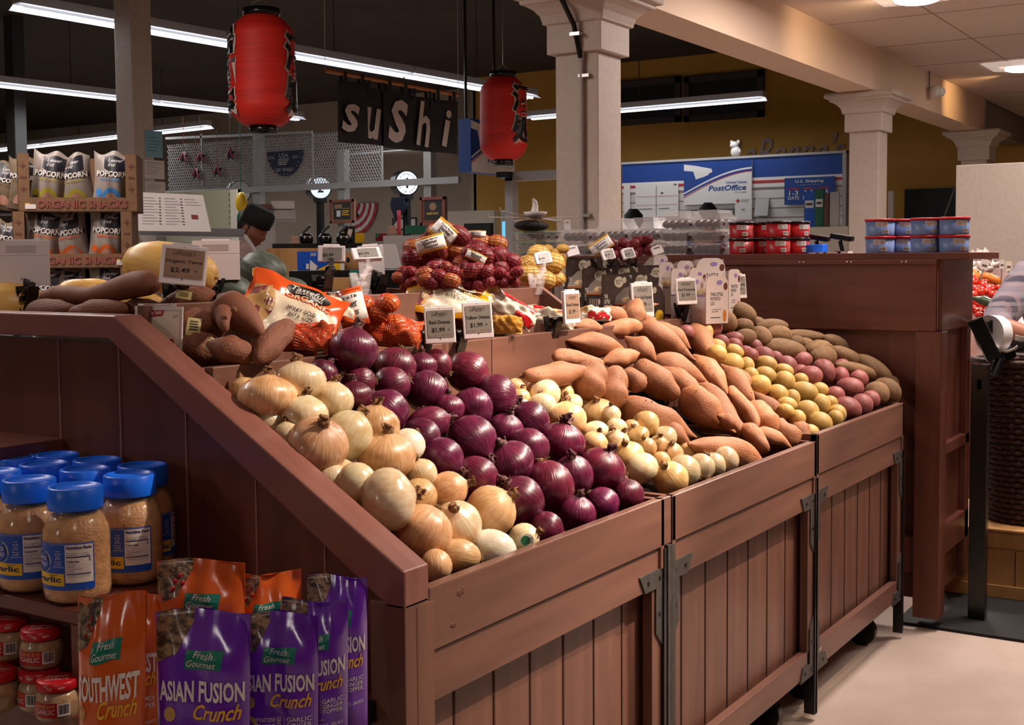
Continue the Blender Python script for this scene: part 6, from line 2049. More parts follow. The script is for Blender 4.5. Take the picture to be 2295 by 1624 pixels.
# dark bunting fan
mat('bunting', '14152a', .9)
c = at(638, 338, x=X0 - .04)
k = depth(c) / CF
t = thing('bunting_fan', 'dark half-round USA anniversary bunting hung on the mesh', 'bunting', c)
r = 49 * k
s = plane((0, 0, 0), UY * 1.12, UZ)
m = MB('bunting').add([s(0, 0)] + [s(r * math.cos(-a * math.pi / 20), r * 1.15 * math.sin(-a * math.pi / 20)) + V((.012 * (a % 2), 0, 0)) for a in range(21)], [(0, a + 1, a + 2) for a in range(20)])
m.build('fan', t, solid=.01)
s = plane((-.02, 0, 0), UY * 1.12, UZ)
m = MB('grey')
m.text('USA', s, 0, -r * .22, r * .5, r * .2)
m.text('250 YEARS', s, 0, -r * .86, r * .95, r * .16, bold=.01)
m.text('1776', s, -r * .66, -r * .3, r * .3, r * .13)
m.text('2026', s, r * .62, -r * .3, r * .3, r * .13)
for i in range(4):
    m.rect(s, -r * .3, r * .3 - i * r * .05, -r * (.4 + i * .08), -r * (.36 + i * .08))
for i in range(15):
    a = -(i + .5) * math.pi / 15
    m.poly(s, [(r * .94 * math.cos(a) + r * .03 * math.cos(b * 1.257), r * 1.08 * math.sin(a) + r * .03 * math.sin(b * 1.257)) for b in range(5)])
m.build('printing', t)
# little hanging stars
for px, py, lab in ((412, 352, 'dark striped bow ornament closest to the paper covered post'), (440, 388, 'star ornament hanging lowest beside the paper covered post'), (450, 352, 'star ornament hanging high behind the paper covered post'), (487, 382, 'star ornament hanging low beside the bunting'), (516, 345, 'striped bow ornament beside the bunting')):
    c = at(px, py, x=X0 - .05)
    t = thing('star_ornament', lab, 'ornament', c, group='hanging star ornaments')
    s = plane((0, 0, 0), UY, UZ)
    s5 = [((.10 if i % 2 == 0 else .042) * math.sin(i * .6283), (.10 if i % 2 == 0 else .042) * math.cos(i * .6283)) for i in range(10)]
    m = MB('bunting')
    m.add([s(u, v) for u, v in s5] + [V((-.03, 0, 0)), V((.03, 0, 0))], [(i, (i + 1) % 10, 10) for i in range(10)] + [((i + 1) % 10, i, 11) for i in range(10)])
    m.build('star', t)
    MB('red_dark').tube([(-.02, .05, -.03), (-.02, -.02, .06), (-.02, -.06, -.05)], .012, 5).tube([(0, 0, .1), (0, 0, .5)], .003, 4).build('ribbon', t)
# flag bunting, plaques, frames on the far side
c = at(800, 458, x=WX + .96)
k = depth(c) / CF
t = thing('flag_bunting', 'red, white and blue pleated flag bunting draped on the far wall', 'bunting', c)
for i in range(7):
    r0, r1 = (18 + i * 8.0) * k, (26 + i * 8.0) * k
    m = MB('usps_red' if i % 2 == 0 else 'white_matte')
    m.add([plane((.01 * (a % 2), 0, 0), UY, UZ)((-16 * k) + rr * math.cos(-a * .155 - .02), 2 * k + rr * math.sin(-a * .155)) for rr in (r0, r1) for a in range(11)], [(a, a + 1, a + 12, a + 11) for a in range(10)])
    m.build('stripe', t, solid=.005)
MB('bunting').add([plane((-.01, 0, 0), UY, UZ)((-14 * k) + rr * math.cos(-a * .155), 2 * k + rr * math.sin(-a * .155)) for rr in (0, 34 * k) for a in range(6, 11)], [(a, a + 1, a + 6, a + 5) for a in range(4)]).build('star_field', t, solid=.005)
pl_ = (('ink', None, .14, .16, .86, .86), ('cardboard', None, .2, .62, .5, .8), ('cardboard', None, .52, .6, .82, .64), ('grey_light', None, .28, .28, .44, .54), ('gold', None, .5, .5, .8, .53), ('gold', None, .5, .42, .76, .45), ('gold', None, .5, .34, .8, .37))
board('plaque', 'brown framed wooden plaque beside the flag bunting', 'plaque', X0 - .035, 740, 447, 794, 500, 'cardboard', .03, pl_, frame='wood_dark')
board('plaque', 'dark framed award plaque with a round seal under the express lane sign', 'plaque', X0 - .035, 942, 441, 999, 505, 'wood_dark', .03, (('ink', None, .16, .2, .84, .88), ('cardboard', [(.5 + .14 * math.cos(a * .4), .66 + .14 * math.sin(a * .4)) for a in range(16)], 0, 0, 0, 0), ('gold', "BOB'S PICK", .28, .38, .72, .46)), frame='wood_dark')
board('picture_frame', 'white picture in a thin dark frame behind the express lane post', 'picture', WX + .975, 880, 488, 934, 515, 'paper', .02, frame='ink')
board('wall_monitor', 'black monitor standing behind the netted potatoes', 'monitor', 10.5, 1040, 500, 1099, 540, 'black', .06)
c = at(905, 468, x=12.2)
t = thing('small_flag', 'small dark starred flag tied to the express lane post', 'flag', c)
MB('bunting').grid(lambda a, b: V((-.1, .10 - a * .22 + .03 * math.sin(b * 6), .14 - b * .34 * (1 - .6 * a))), 6, 8).build('cloth', t, solid=.01)
MB('usps_red').grid(lambda a, b: V((-.13, .0 - a * .05, -.02 - b * .30)), 2, 4).build('ribbon', t, solid=.01)

# ------------------------------------------------------------------ popcorn cartons
mat('kraft', '6a5a46', .8)
mat('bag_pop', '8a7e76', .45, bump=.1, vscale=(20, 20, 20))
mat('bag_navy', '1a1a26', .4)
mat('face_pink', 'b58674', .6)
mat('lime', 'a3962f', .5)
mat('sky', '3a7fc0', .5)
mat('carrot', 'c65a22', .5)


def snack_bag(par_rot, loc, W, H, T, hue, lab, group, seed, flavour='SALTED'):
    t = thing('popcorn_bag', lab, 'popcorn bag', loc, group=group)
    q = random.Random(seed)
    a1, a2 = q.uniform(0, 6), q.uniform(-.15, .15)

    def sh(u, v, side, l=0):
        a, b = max(-1, min(1, 2 * u / W)), max(0, min(1, v / H))
        k = (1 - abs(a) ** 2.2) ** .7 * math.sin(math.pi * min(1, .12 + b * .86)) ** .6
        y = T * k + .004 * math.sin(9 * a + a1 + 6 * b) * k
        w_ = W / 2 * (1 - .10 * math.sin(math.pi * b) + .06 * b)
        return par_rot @ V((a * w_ + a2 * .2 * b * W, (-y - l) if side < 0 else y, v + .012 * math.sin(5 * a + a1) * (b > .9)))
    F_ = lambda l: (lambda u, v: sh(u, v, -1, l))
    m = MB('bag_pop')
    m.rect(F_(0), -W / 2, W / 2, 0, H, 16, 18)
    m.rect(lambda u, v: sh(u, v, 1), W / 2, -W / 2, 0, H, 10, 12)
    m.build('bag', t)
    s, s2, s3 = F_(.0015), F_(.0028), F_(.004)
    m = MB('bag_navy').grid(lambda i, j: s((-.22 + .56 * i) * W, (.72 + .24 * j - .05 * math.sin(3.1 * i)) * H), 8, 4)
    m.m('white').text('Lesser\nEvil', s2, .06 * W, .83 * H, .36 * W, .14 * H, shear=.3)
    m.text('POPCORN', s2, .0, .63 * H, .84 * W, .10 * H, bold=.03)
    m.m('ink').text('POPCORN', s, .006, .624 * H, .86 * W, .105 * H, bold=.05)
    m.m(hue).text(flavour, s2, .0, .53 * H, .6 * W, .045 * H, bold=.02, shear=.2)
    m.grid(lambda i, j: s((.02 + (.30 * math.cos(3.14 - i * 3.14)) * j) * W, (.12 + .27 * math.sin(i * 3.14) * j) * H), 14, 2)
    m.grid(lambda i, j: s((-.33 + .09 * math.cos(i * 6.28) * j) * W, (.30 + .07 * math.sin(i * 6.28) * j) * H), 12, 1)
    m.m('face_pink').grid(lambda i, j: s2((.02 + (.21 * math.cos(3.14 - i * 3.14)) * j) * W, (.10 + .21 * math.sin(i * 3.14) * j) * H), 12, 2)
    m.build('printing', t)
    return t


rot = MX.Rotation(R(-46), 3, 'Z')
dC = 5.5
kC = dC / CF
popc = 0
mat('ink_print', '5d3a30', .8)
for lv, (pt, pb, xc, hues, fl) in enumerate(((345, 474, 176, ('lime', 'lime', 'sky'), ('AVOCADO', 'AVOCADO', 'NO CHEEZE')), (474, 600, 166, ('carrot', 'carrot', 'carrot'), ('WHITE CHEDDAR', 'WHITE CHEDDAR', 'HIMALAYAN')), (602, 726, 166, ('sky', 'lime', 'sky'), ('NO CHEEZE', 'AVOCADO', 'NO CHEEZE')))):
    c = at(xc, pb, d=dC)
    top = at(xc, pt, d=dC).z
    W, H, D = 256 * kC, top - c.z, .27
    nm = ('top', 'middle', 'lowest')[lv]
    t = thing('popcorn_carton', f'{nm} cardboard display carton of popcorn bags lettered organic snacks', 'carton', c, (0, 0, R(-46)), 'stacked popcorn cartons')
    m = MB('cardboard')
    m.box(-W / 2, W / 2, 0, .004, 0, .062)
    m.box(-W / 2, -W / 2 + .05, 0, .004, .062, H).box(W / 2 - .05, W / 2, 0, .004, .062, H)
    m.box(-W / 2, -W / 2 + .004, 0, D, 0, H).box(W / 2 - .004, W / 2, 0, D, 0, H).box(-W / 2, W / 2, D - .004, D, 0, H).box(-W / 2, W / 2, 0, D, 0, .004)
    m.build('tray', t)
    s = plane((0, -.0015, 0), (1, 0, 0), (0, 0, 1))
    s2 = plane((0, -.0028, 0), (1, 0, 0), (0, 0, 1))
    m = MB('ink_print').text('ORGANIC SNACKS', s, .02, .031, W * .76, .036, bold=.05)
    m.m('cardboard_print').text('ORGANIC SNACKS', s2, .018, .033, W * .75, .034, bold=.02)
    m.m('ink_print')
    for x in (-W / 2 + .025, W / 2 - .025):
        for k, z in enumerate((.10, .15, .20)):
            m.poly(s, [(x + (.016 if i % 2 == 0 else .005) * math.cos(i * .785), z + (.016 if i % 2 == 0 else .005) * math.sin(i * .785)) for i in range(8)]) if k != 1 else m.rect(s, x - .014, x + .014, z - .004, z + .004)
    if lv < 2:
        x0 = -W * .44 if lv == 0 else W * .36
        m.m('white').rect(s2, x0, x0 + .045, .012, .032)
        m.m('yellow').rect(s2, x0, x0 + .02, .032, .037)
    m.build('printing', t)
    for i in range(3):
        off = rot @ V(((-.29 + .27 * i) * W, .085 + .02 * (i % 2), .006))
        popc += 1
        snack_bag(rot @ MX.Rotation(R((8, -10, 5)[i]), 3, 'Y'), c + off, W * .33, H * (1.02, .98, 1.02)[i], .055, hues[i], f'popcorn bag with {("yellow green", "yellow green", "blue")[i] if lv == 0 else "orange" if lv == 1 else "pale"} print, {ORD[i]} from the brown chip bags, in the {nm} carton', 'popcorn bags in the cartons', popc, fl[i])
for i, (px, pt, pb) in enumerate(((45, 350, 470), (5, 362, 470), (10, 490, 600))):
    c = at(px, pb, d=5.7)
    t = snack_bag(rot @ MX.Rotation(R(10), 3, 'Y'), c, 80 * kC, (pb - pt) * kC, .05, 'kraft', ('brown chip bag leaning against the top popcorn carton', 'brown chip bag at the picture edge above the black tag stand', 'shadowed brown chip bag on the shelf beside the middle popcorn carton')[i], 'brown chip bags', 60 + i, 'TORTILLA')
    t['category'] = 'chip bag'
    for ch in t.children:
        if ch.name.startswith('bag'):
            ch.data.materials[0] = MATS['kraft']
c = at(20, 472, d=5.75)
t = thing('wire_rack', 'dark shelf rack carrying the popcorn cartons and chip bags', 'rack', (c.x, c.y, 0))
m = MB('grey_dark')
m.M = rot.to_4x4()
for z in (c.z - .012, c.z - .28, c.z - .53):
    m.box(-.5, .12, .0, .35, z, z + .01)
m.box(-.5, -.47, .3, .33, 0, 1.6).box(.10, .12, .3, .33, 0, 1.6).box(.10, .75, 0, .35, .02, c.z - .535)
m.build('shelves', t)
# papers on the square post
pc = [o for o in bpy.data.objects if o.name.startswith('column')]
a0 = at(292, 300, d=9.4)
for i, (p0, q0, p1, q1, m_, lab) in enumerate(((325, 291, 365, 354, 'note_blue', 'pale blue printed notice taped high on the square post'), (323, 357, 369, 402, 'paper', 'white certificate taped under the blue notice on the post'), (325, 405, 371, 432, 'paper', 'white sheet with dark corner lowest on the square post'))):
    if m_ == 'note_blue' and m_ not in MATS:
        mat('note_blue', '7fb0bf', .7)
    yf = a0.y - (at(366, 300, d=9.4) - a0).length * .78 * .2 - .004
    p, q = at(p0, q0, y=yf), at(p1, q1, y=yf)
    t = thing('notice', lab, 'notice', (p + q) / 2)
    W, H = abs(q.x - p.x), abs(p.z - q.z)
    s = plane((0, -.002, 0), (1, 0, 0), (0, 0, 1))
    m = MB(m_).rect(plane((0, 0, 0), (1, 0, 0), (0, 0, 1)), -W / 2, W / 2, -H / 2, H / 2)
    m.m('ink_soft')
    if i == 1:
        m.text('Certificate of Occupancy', s, 0, H * .36, W * .8, H * .08)
    for k in range(5):
        m.rect(s, -W * .4, W * (.1 + .08 * ((k * 7) % 4)), H * (.22 - k * .12), H * (.235 - k * .12))
    m.build('sheet', t)

# ------------------------------------------------------------------ sushi case and counters
mat('beige', 'a39d83', .5)
mat('case_grey', '706f72', .35, metal=.3)
fy = lambda px, py, y: at(px, py, y=y)
t = thing('menu_board', 'leaning white menu board with printed columns above the sushi case', 'menu', at(388, 475, d=6.9))
o = V(t.location)
q = [at(*p, d=6.9) - o for p in ((305, 517), (473, 519), (455, 437), (310, 430))]
MB('white_matte').add(q + [p + _f * .015 for p in q], [(0, 1, 2, 3), (7, 6, 5, 4), (0, 4, 5, 1), (1, 5, 6, 2), (2, 6, 7, 3), (3, 7, 4, 0)]).build('panel', t)
bi = lambda u, v: (q[0] * (1 - u) + q[1] * u) * (1 - v) + (q[3] * (1 - u) + q[2] * u) * v - _f * .004
m = MB('ink_soft')
for cx_ in (.08, .40, .70):
    for k in range(10 if cx_ < .6 else 3):
        m.rect(bi, cx_, cx_ + .16 + .04 * (k % 3), .86 - k * .075, .868 - k * .075)
        if cx_ < .6:
            m.m('ink').rect(bi, cx_ + .235, cx_ + .265, .855 - k * .075, .872 - k * .075)
            m.m('ink_soft')
m.m('red_dark').rect(bi, .77, .86, .34, .45)
m.build('printing', t)
c = at(455, 560, d=7.2)
t = thing('sushi_case', 'long refrigerated sushi case with a grey rail along its top', 'display case', (c.x, c.y, 0))
a, b = at(300, 518, d=7.1), at(540, 522, d=7.6)
dv = (b - a).normalized()
m = MB('case_grey')
m.beam(a - V(t.location), b - V(t.location), .10, .05)
m.build('top_rail', t, .01)
a2, b2 = at(300, 556, d=7.0), at(560, 566, d=7.5)
MB('grey').beam(V((a2.x, a2.y, .45)) - V(t.location) , V((b2.x, b2.y, .45)) - V(t.location), .7, .9).build('case_body', t)
n_s = dv.cross(V((0, 0, 1))).normalized()
g = MB('glass_clear')
prf = [(0, 0), (.05, -.02), (.12, -.08), (.20, -.17), (.26, -.28), (.30, -.38)]
vv = []
for o_, z in prf:
    for e in (a, b):
        vv.append(e - V(t.location) + n_s * o_ * 1 + V((0, 0, z)))
g.add(vv, [(2 * i, 2 * i + 1, 2 * i + 3, 2 * i + 2) for i in range(5)], True)
g.build('curved_glass', t)
e = MB('grey_light')
e.tube([b - V(t.location) + n_s * o_ + V((0, 0, z)) for o_, z in prf], .012, 6)
e.build('glass_edge', t)
c, W, H = wr(9.3, 372, 428, 534, 560)
t = thing('beige_panel', 'beige shelving end panel rising behind the sushi case', 'shelving', c)
m = MB('beige').box(0, .05, -W / 2, W / 2, -c.z, H / 2)
m.m('offwhite').box(-.01, .05, -W / 2, -W / 2 + .10, -c.z, H / 2)
m.m('ink_soft')
for k in range(14):
    m.box(-.002, 0, -W / 2 + .115, -W / 2 + .125, H / 2 - .06 - k * .06, H / 2 - .03 - k * .06)
m.build('panel', t)
c = at(541, 462, d=10.4)
t = thing('parrot_streamer', 'yellow and green streamer hanging beside the beige panel', 'streamer', c)
MB('yellow').ball((0, 0, .03), .05, .05, .09, 10, 8).build('tuft', t)
MB('green').ball((0, 0, -.11), .04, .04, .09, 10, 8).tube([(0, 0, .1), (0, 0, 4.3 - c.z)], .004, 5).build('tail', t)

# work counters behind the deck
fd = lambda px, py, d: at(px, py, d=d)


def flat_box(name, lab, cat, px0, py0, px1, py1, d, dep, m, prints=(), to_floor=False, yaw=-50, group=None):
    """A box whose front shows between the given corners at distance d, turned to face the aisle corner."""
    c = at((px0 + px1) / 2, py1, d=d)
    k = d / CF
    W, H = (px1 - px0) * k, (py1 - py0) * k
    t = thing(name, lab, cat, c, (0, 0, R(yaw)), group)
    MB(m).box(-W / 2, W / 2, 0, dep, -c.z if to_floor else 0, H).build('body', t, .003)
    if prints:
        q_ = MB('ink')
        for i, pr in enumerate(prints):
            s = plane((0, -.002 - .0006 * i, 0), (1, 0, 0), (0, 0, 1))
            q_.m(pr[0])
            if pr[1] is None:
                q_.rect(s, W * (pr[2] - .5), W * (pr[4] - .5), H * pr[3], H * pr[5])
            elif isinstance(pr[1], str):
                q_.text(pr[1], s, W * ((pr[2] + pr[4]) / 2 - .5), H * (pr[3] + pr[5]) / 2, W * (pr[4] - pr[2]), H * (pr[5] - pr[3]), bold=.01)
            else:
                q_.poly(s, [(W * (u - .5), H * v) for u, v in pr[1]])
        q_.build('printing', t)
    return t


flat_box('work_counter', 'brown counter front behind the acorn squash', 'counter', 600, 556, 760, 640, 7.6, .2, 'pine', to_floor=True)
flat_box('grill', 'dark stove top carrying the soup kettles behind the small price tag', 'stove', 612, 545, 812, 556, 7.65, .4, 'black')
flat_box('glass_counter', 'pale glass service counter behind the netted potatoes', 'counter', 860, 528, 975, 640, 8.4, .6, 'glass_grey' if 'glass_grey' in MATS else 'grey_light', to_floor=True)
for i, px in enumerate((687, 729, 769)):
    c = at(px, 546, d=7.7)
    k = 7.7 / CF
    t = thing('soup_kettle', f'black soup kettle with an angled handle, {ORD[i]} from the chef', 'kettle', c, group='soup kettles on the stove')
    MB('black_plastic').lathe([(0, 0), (13 * k, 0), (15 * k, 6 * k), (15 * k, 17 * k), (10 * k, 22 * k), (0, 24 * k)], 20).build('pot', t)
    p = lambda a, b: _r * a * k + V((0, 0, 1)) * b * k
    MB('grey_dark').tube([p(-8, 18), p(-6, 26), p(4, 36), p(10, 40)], .010, 6).build('handle', t)
    MB('steel_bright').lathe([(15.3 * k, 15 * k), (15.3 * k, 17 * k), (14 * k, 17.6 * k)], 20).build('rim', t)
flat_box('carton_box', 'blue carton with yellow corner reading three thousand', 'box', 667, 563, 748, 605, 6.85, .16, 'label_blue', (('yellow', [(.52, 0), (1, 0), (1, .42), (.86, .30)], 0, 0, 0, 0), ('paper', [(.34, 0), (.5, .0), (.56, .20), (.35, .55)], 0, 0, 0, 0), ('paper', None, .24, .06, .32, .34), ('white', '3000', .36, .74, .52, .92)))
flat_box('carton_box', 'yellow and white carton lying beside the blue carton', 'box', 748, 590, 772, 605, 6.85, .12, 'yellow', (('paper', None, .6, .0, 1, 1),))
flat_box('wooden_crate', 'pale wooden crate with a finger hole behind the tilted price tag', 'crate', 738, 565, 806, 603, 7.05, .25, 'pine', (('ink', [(.62 + .06 * math.cos(a * .5), .55 + .16 * math.sin(a * .5)) for a in range(13)], 0, 0, 0, 0),))
flat_box('wooden_crate', 'low pale wooden crate end beside the black clamp', 'crate', 738, 622, 785, 650, 6.38, .1, 'pine')
flat_box('work_rack', 'black work rack under the blue carton and wooden crate', 'rack', 650, 606, 905, 640, 6.75, .6, 'black', to_floor=True)
flat_box('teal_box', 'small teal box on the table behind the clear clamp', 'box', 785, 606, 808, 634, 6.4, .1, 'teal')
flat_box('work_table', 'grey work table under the cartons behind the bins', 'table', 600, 650, 960, 660, 6.35, .25, 'grey', to_floor=True)
c = at(882, 602, d=7.0)
t = thing('menu_stand', 'white sloped menu stand on the counter behind the tags', 'stand', c)
q = [at(*p, d=7.0) - c for p in ((852, 601), (898, 601), (886, 547), (850, 547))]
MB('white_matte').add(q + [p + _f * .04 for p in q], [(0, 1, 2, 3), (7, 6, 5, 4), (0, 4, 5, 1), (1, 5, 6, 2), (2, 6, 7, 3), (3, 7, 4, 0)]).build('panel', t)
flat_box('white_cabinet', 'white kitchen cabinet on the wall behind the chef', 'cabinet', 541, 470, 612, 556, 9.2, .3, 'grey_light', to_floor=True)
flat_box('white_shelf', 'white wall shelf box beside the chef cap', 'shelf', 600, 469, 659, 493, 9.1, .25, 'grey_light', (('ink_soft', None, .0, .0, 1, .05), ('ink_soft', None, .0, .95, 1, 1)))
flat_box('napkin_box', 'brown tray on top of the white kitchen cabinet', 'tray', 553, 457, 608, 468, 9.0, .2, 'wood_dark')
flat_box('cup_stack', 'fluted white cups standing on the white wall shelf', 'cups', 608, 450, 658, 468, 9.1, .15, 'white_matte')
flat_box('snack_bag', 'black and gold chip bag standing on the counter behind the kettles', 'chip bag', 770, 507, 796, 546, 7.72, .06, 'ink', (('gold', None, .0, .0, .12, .7), ('offwhite', [(.3, .2), (.6, .3), (.8, .8), (.4, .9)], 0, 0, 0, 0)))
flat_box('yellow_box', 'yellow box on the counter under the flag bunting', 'box', 793, 522, 817, 544, 8.6, .1, 'yellow')
flat_box('red_box', 'red and green box on the glass counter edge', 'box', 842, 523, 868, 540, 8.4, .1, 'red_dark', (('green', None, 0, .5, .3, 1),))
flat_box('pink_box', 'pink striped box on the glass counter', 'box', 870, 505, 888, 524, 8.5, .1, 'face_pink')
flat_box('green_basket', 'dark green basket of greenery on the glass counter', 'basket', 910, 505, 954, 524, 8.5, .12, 'green')
flat_box('sugar_box', 'reddish box beside the first soup kettle', 'box', 653, 528, 668, 556, 7.9, .08, 'face_pink')
# pale frame, camera and bag rack in front of the yellow wall
c, W, H = wr(9.6, 1132, 382, 1260, 620)
t = thing('door_frame', 'pale grey gate frame with a security camera at its corner', 'frame', c)
m = MB('grey_light').box(0, .1, W / 2 - .085, W / 2, -c.z, H / 2).box(0, .1, -W / 2, W / 2, H / 2 - .085, H / 2)
m.build('frame', t, .004)
MB('black_plastic').box(-.12, .0, W / 2 - .09, W / 2 + .02, H / 2 - .06, H / 2 - .005).build('camera_body', t, .01)
c, W, H = wr(14.5, 1122, 470, 1146, 600)
t = thing('glass_door', 'narrow glass door showing blue daylight beside the monitor', 'door', c)
MB('grey').box(0, .05, -W / 2, W / 2, -c.z, H / 2).build('door_frame', t)
MB('sky_pane').box(-.006, 0, -W * .12, W * .34, -H * .5, H * .30).build('pane', t)
c, W, H = wr(15.5, 1000, 472, 1108, 640)
t = thing('tiled_partition', 'pale tiled half wall in front of the yellow wall', 'partition', c)
MB('paint_cream').box(0, .1, -W / 2, W / 2, -c.z, H / 2).build('panel', t)
c = at(1200, 488, d=5.6)
t = thing('bag_rack', 'white wire rack with spread arms topped by a torn bag roll', 'rack', c)
m = MB('wire_white')
k = 5.6 / CF
for a, b, e in ((-105, 4, .05), (-78, 10, -.1), (96, -2, -.08), (80, -8, .1), (-50, -14, -.14), (60, 2, .15)):
    p = _r * a * k + V((0, 0, b * k)) + _f * e
    m.tube([(0, 0, .0), p, p + V((0, 0, .018))], .003, 5)
m.tube([(0, 0, 1.36 - c.z), (0, 0, .02)], .006, 6)
m.build('arms', t)
MB('white').lathe([(0, .0), (.045, .01), (.055, .026), (.04, .028), (.0, .02)], 16).tube([(-.01, 0, .02), (0, .0, .05), (-.005, .0, .07), (-.02, .0, .085)], [.018, .014, .012, .003], 8).build('bag_roll', t)
MB('ink').ball((0, .02, -.035), .12, .06, .025).build('black_bags', t)
t = price_tag(1272, 505, None, 14, 22, 'small barcode card hanging at the end of the wire rack', back=True, d=5.5, yaw=-40, thick=.004)
# dark board and pale partition at the far side of the aisle
board('wall_screen', 'large dark board on the yellow wall beyond the second column', 'board', WX - .06, 2027, 422, 2160, 500, 'black', .05, (('grey', [(.62, .0), (.66, .0), (.86, .98), (.83, .98)], 0, 0, 0, 0),))
c, W, H = wr(9.8, 2141, 366, 2330, 640)
t = thing('white_partition', 'tall plain pale partition at the end of the aisle', 'partition', c)
MB('paint_col').box(0, .12, -W / 2, W / 2, -c.z, H / 2).build('panel', t, .004)
board('wall_switch', 'pale door frame edge beyond the second column', 'frame', 14.5, 1990, 428, 2002, 490, 'grey_light', .05)

# ------------------------------------------------------------------ people
mat('skin_dark', '7c4a33', .5)
mat('skin_tan', '9a6048', .5)
mat('hair_black', '15100e', .7)
mat('cap_black', '141316', .9)
mat('cloth_grey', '6f6a66', .9)
mat('cloth_dark', '262528', .9)


def plaid():
    m = mat('plaid', '5b5560', .9)
    nt = m.node_tree
    N, L = nt.nodes.new, nt.links.new
    tc = N('ShaderNodeTexCoord')
    out = None
    for ax, sc, col, ph in (('X', 9, '2c2a3a', 0), ('Z', 9, '2c2a3a', 1), ('X', 21, '8a6f72', 2), ('Z', 21, '8a7f84', 3)):
        wv = N('ShaderNodeTexWave')
        wv.wave_type = 'BANDS'
        wv.bands_direction = ax
        wv.inputs['Scale'].default_value = sc * .32
        wv.inputs['Distortion'].default_value = .6
        wv.inputs['Phase Offset'].default_value = ph
        L(tc.outputs['Object'], wv.inputs['Vector'])
        rp = N('ShaderNodeValToRGB')
        rp.color_ramp.elements[0].position = .62
        rp.color_ramp.elements[0].color = (0, 0, 0, 1)
        rp.color_ramp.elements[1].position = .75
        rp.color_ramp.elements[1].color = (.6, .6, .6, 1)
        L(wv.outputs['Fac'], rp.inputs[0])
        mx = N('ShaderNodeMix')
        mx.data_type = 'RGBA'
        L(rp.outputs[0], mx.inputs[0])
        mx.inputs[6].default_value = (*lin('77707a'), 1)
        mx.inputs[7].default_value = (*lin(col), 1)
        if out:
            L(out, mx.inputs[6])
        out = mx.outputs[2]
    L(out, nt.nodes['Principled BSDF'].inputs['Base Color'])


plaid()


def skinned(pts, edges, m):
    """Grow one continuous surface round a skeleton: pts = [(x, y, z, r)], first point is the root."""
    me = bpy.data.meshes.new('skeleton')
    me.from_pydata([p[:3] for p in pts], edges, [])
    o = bpy.data.objects.new('skeleton', me)
    COL.objects.link(o)
    sk = o.modifiers.new('s', 'SKIN')
    for i, v in enumerate(me.skin_vertices[0].data):
        v.radius = (pts[i][3], pts[i][4] if len(pts[i]) > 4 else pts[i][3])
        v.use_root = i == 0
    sb = o.modifiers.new('b', 'SUBSURF')
    sb.levels = 2
    dg = bpy.context.evaluated_depsgraph_get()
    ev = bpy.data.meshes.new_from_object(o.evaluated_get(dg))
    mb = MB(m)
    mb.add([tuple(v.co) for v in ev.vertices], [tuple(p.vertices) for p in ev.polygons], True)
    bpy.data.objects.remove(o)
    return mb


def head(mb, c, fwd, up, s=1.0):
    """Head with brow, nose, lips, chin and ears added to the body mesh; fwd = where the face looks."""
    fwd = V(fwd).normalized()
    up = V(up)
    up = (up - fwd * up.dot(fwd)).normalized()
    lf = up.cross(fwd)
    mb.M = MX((fwd, lf, up)).transposed().to_4x4()
    mb.M.translation = V(c)

    def fn(d):
        k = 1.0
        if d.x > 0:
            k += .16 * math.exp(-((d.y / .13) ** 2 + ((d.z + .12) / .16) ** 2)) * d.x
            k += .05 * math.exp(-((d.y / .4) ** 2 + ((d.z - .22) / .12) ** 2))
            k += .09 * math.exp(-((d.y / .28) ** 2 + ((d.z + .8) / .22) ** 2))
            k += .05 * math.exp(-((d.y / .2) ** 2 + ((d.z + .48) / .07) ** 2))
            k -= .07 * (math.exp(-(((d.y - .33) / .15) ** 2 + ((d.z - .07) / .10) ** 2)) + math.exp(-(((d.y + .33) / .15) ** 2 + ((d.z - .07) / .10) ** 2)))
        if d.z < -.3:
            k *= 1 - .12 * abs(d.y)
        return k
    mb.ball((0, 0, 0), .098 * s, .076 * s, .122 * s, 40, 28, fn)
    for sg in (-1, 1):
        mb.ball((-.012 * s, sg * .078 * s, -.005 * s), .022 * s, .010 * s, .034 * s, 10, 8)
    mb.m('ink')
    for sg in (-1, 1):
        mb.ball((.083 * s, sg * .027 * s, .010 * s), .008 * s, .011 * s, .005 * s, 8, 6)
    mb.m('red_dark').ball((.095 * s, 0, -.060 * s), .006 * s, .022 * s, .004 * s, 8, 5)
    mb.M = MX()
    return fwd, lf, up


def limb_hand(mb, w, d, up, s=1.0):
    """Palm, four bent fingers and a thumb from the wrist w along d."""
    w, d = V(w), V(d).normalized()
    n = (V(up) - d * V(up).dot(d)).normalized()
    sd = d.cross(n)
    mb.tube([w, w + d * .03 * s, w + d * .07 * s, w + d * .09 * s], [.024 * s, .034 * s, .038 * s, .030 * s], 10)
    for i, (L_, o_) in enumerate(((.062, -.030), (.072, -.010), (.068, .010), (.052, .029))):
        b = w + d * .085 * s + sd * o_ * s
        mb.tube([b, b + (d * .9 - n * .2) * L_ * .45 * s, b + (d * .75 - n * .65) * L_ * .8 * s, b + (d * .5 - n * 1.0) * L_ * s], [.0095 * s, .009 * s, .008 * s, .005 * s], 7)
    b = w + d * .03 * s - sd * .03 * s
    mb.tube([b, b + (d * .6 - sd * .6) * .04 * s, b + (d * .95 - sd * .35 - n * .3) * .065 * s], [.013 * s, .011 * s, .006 * s], 7)


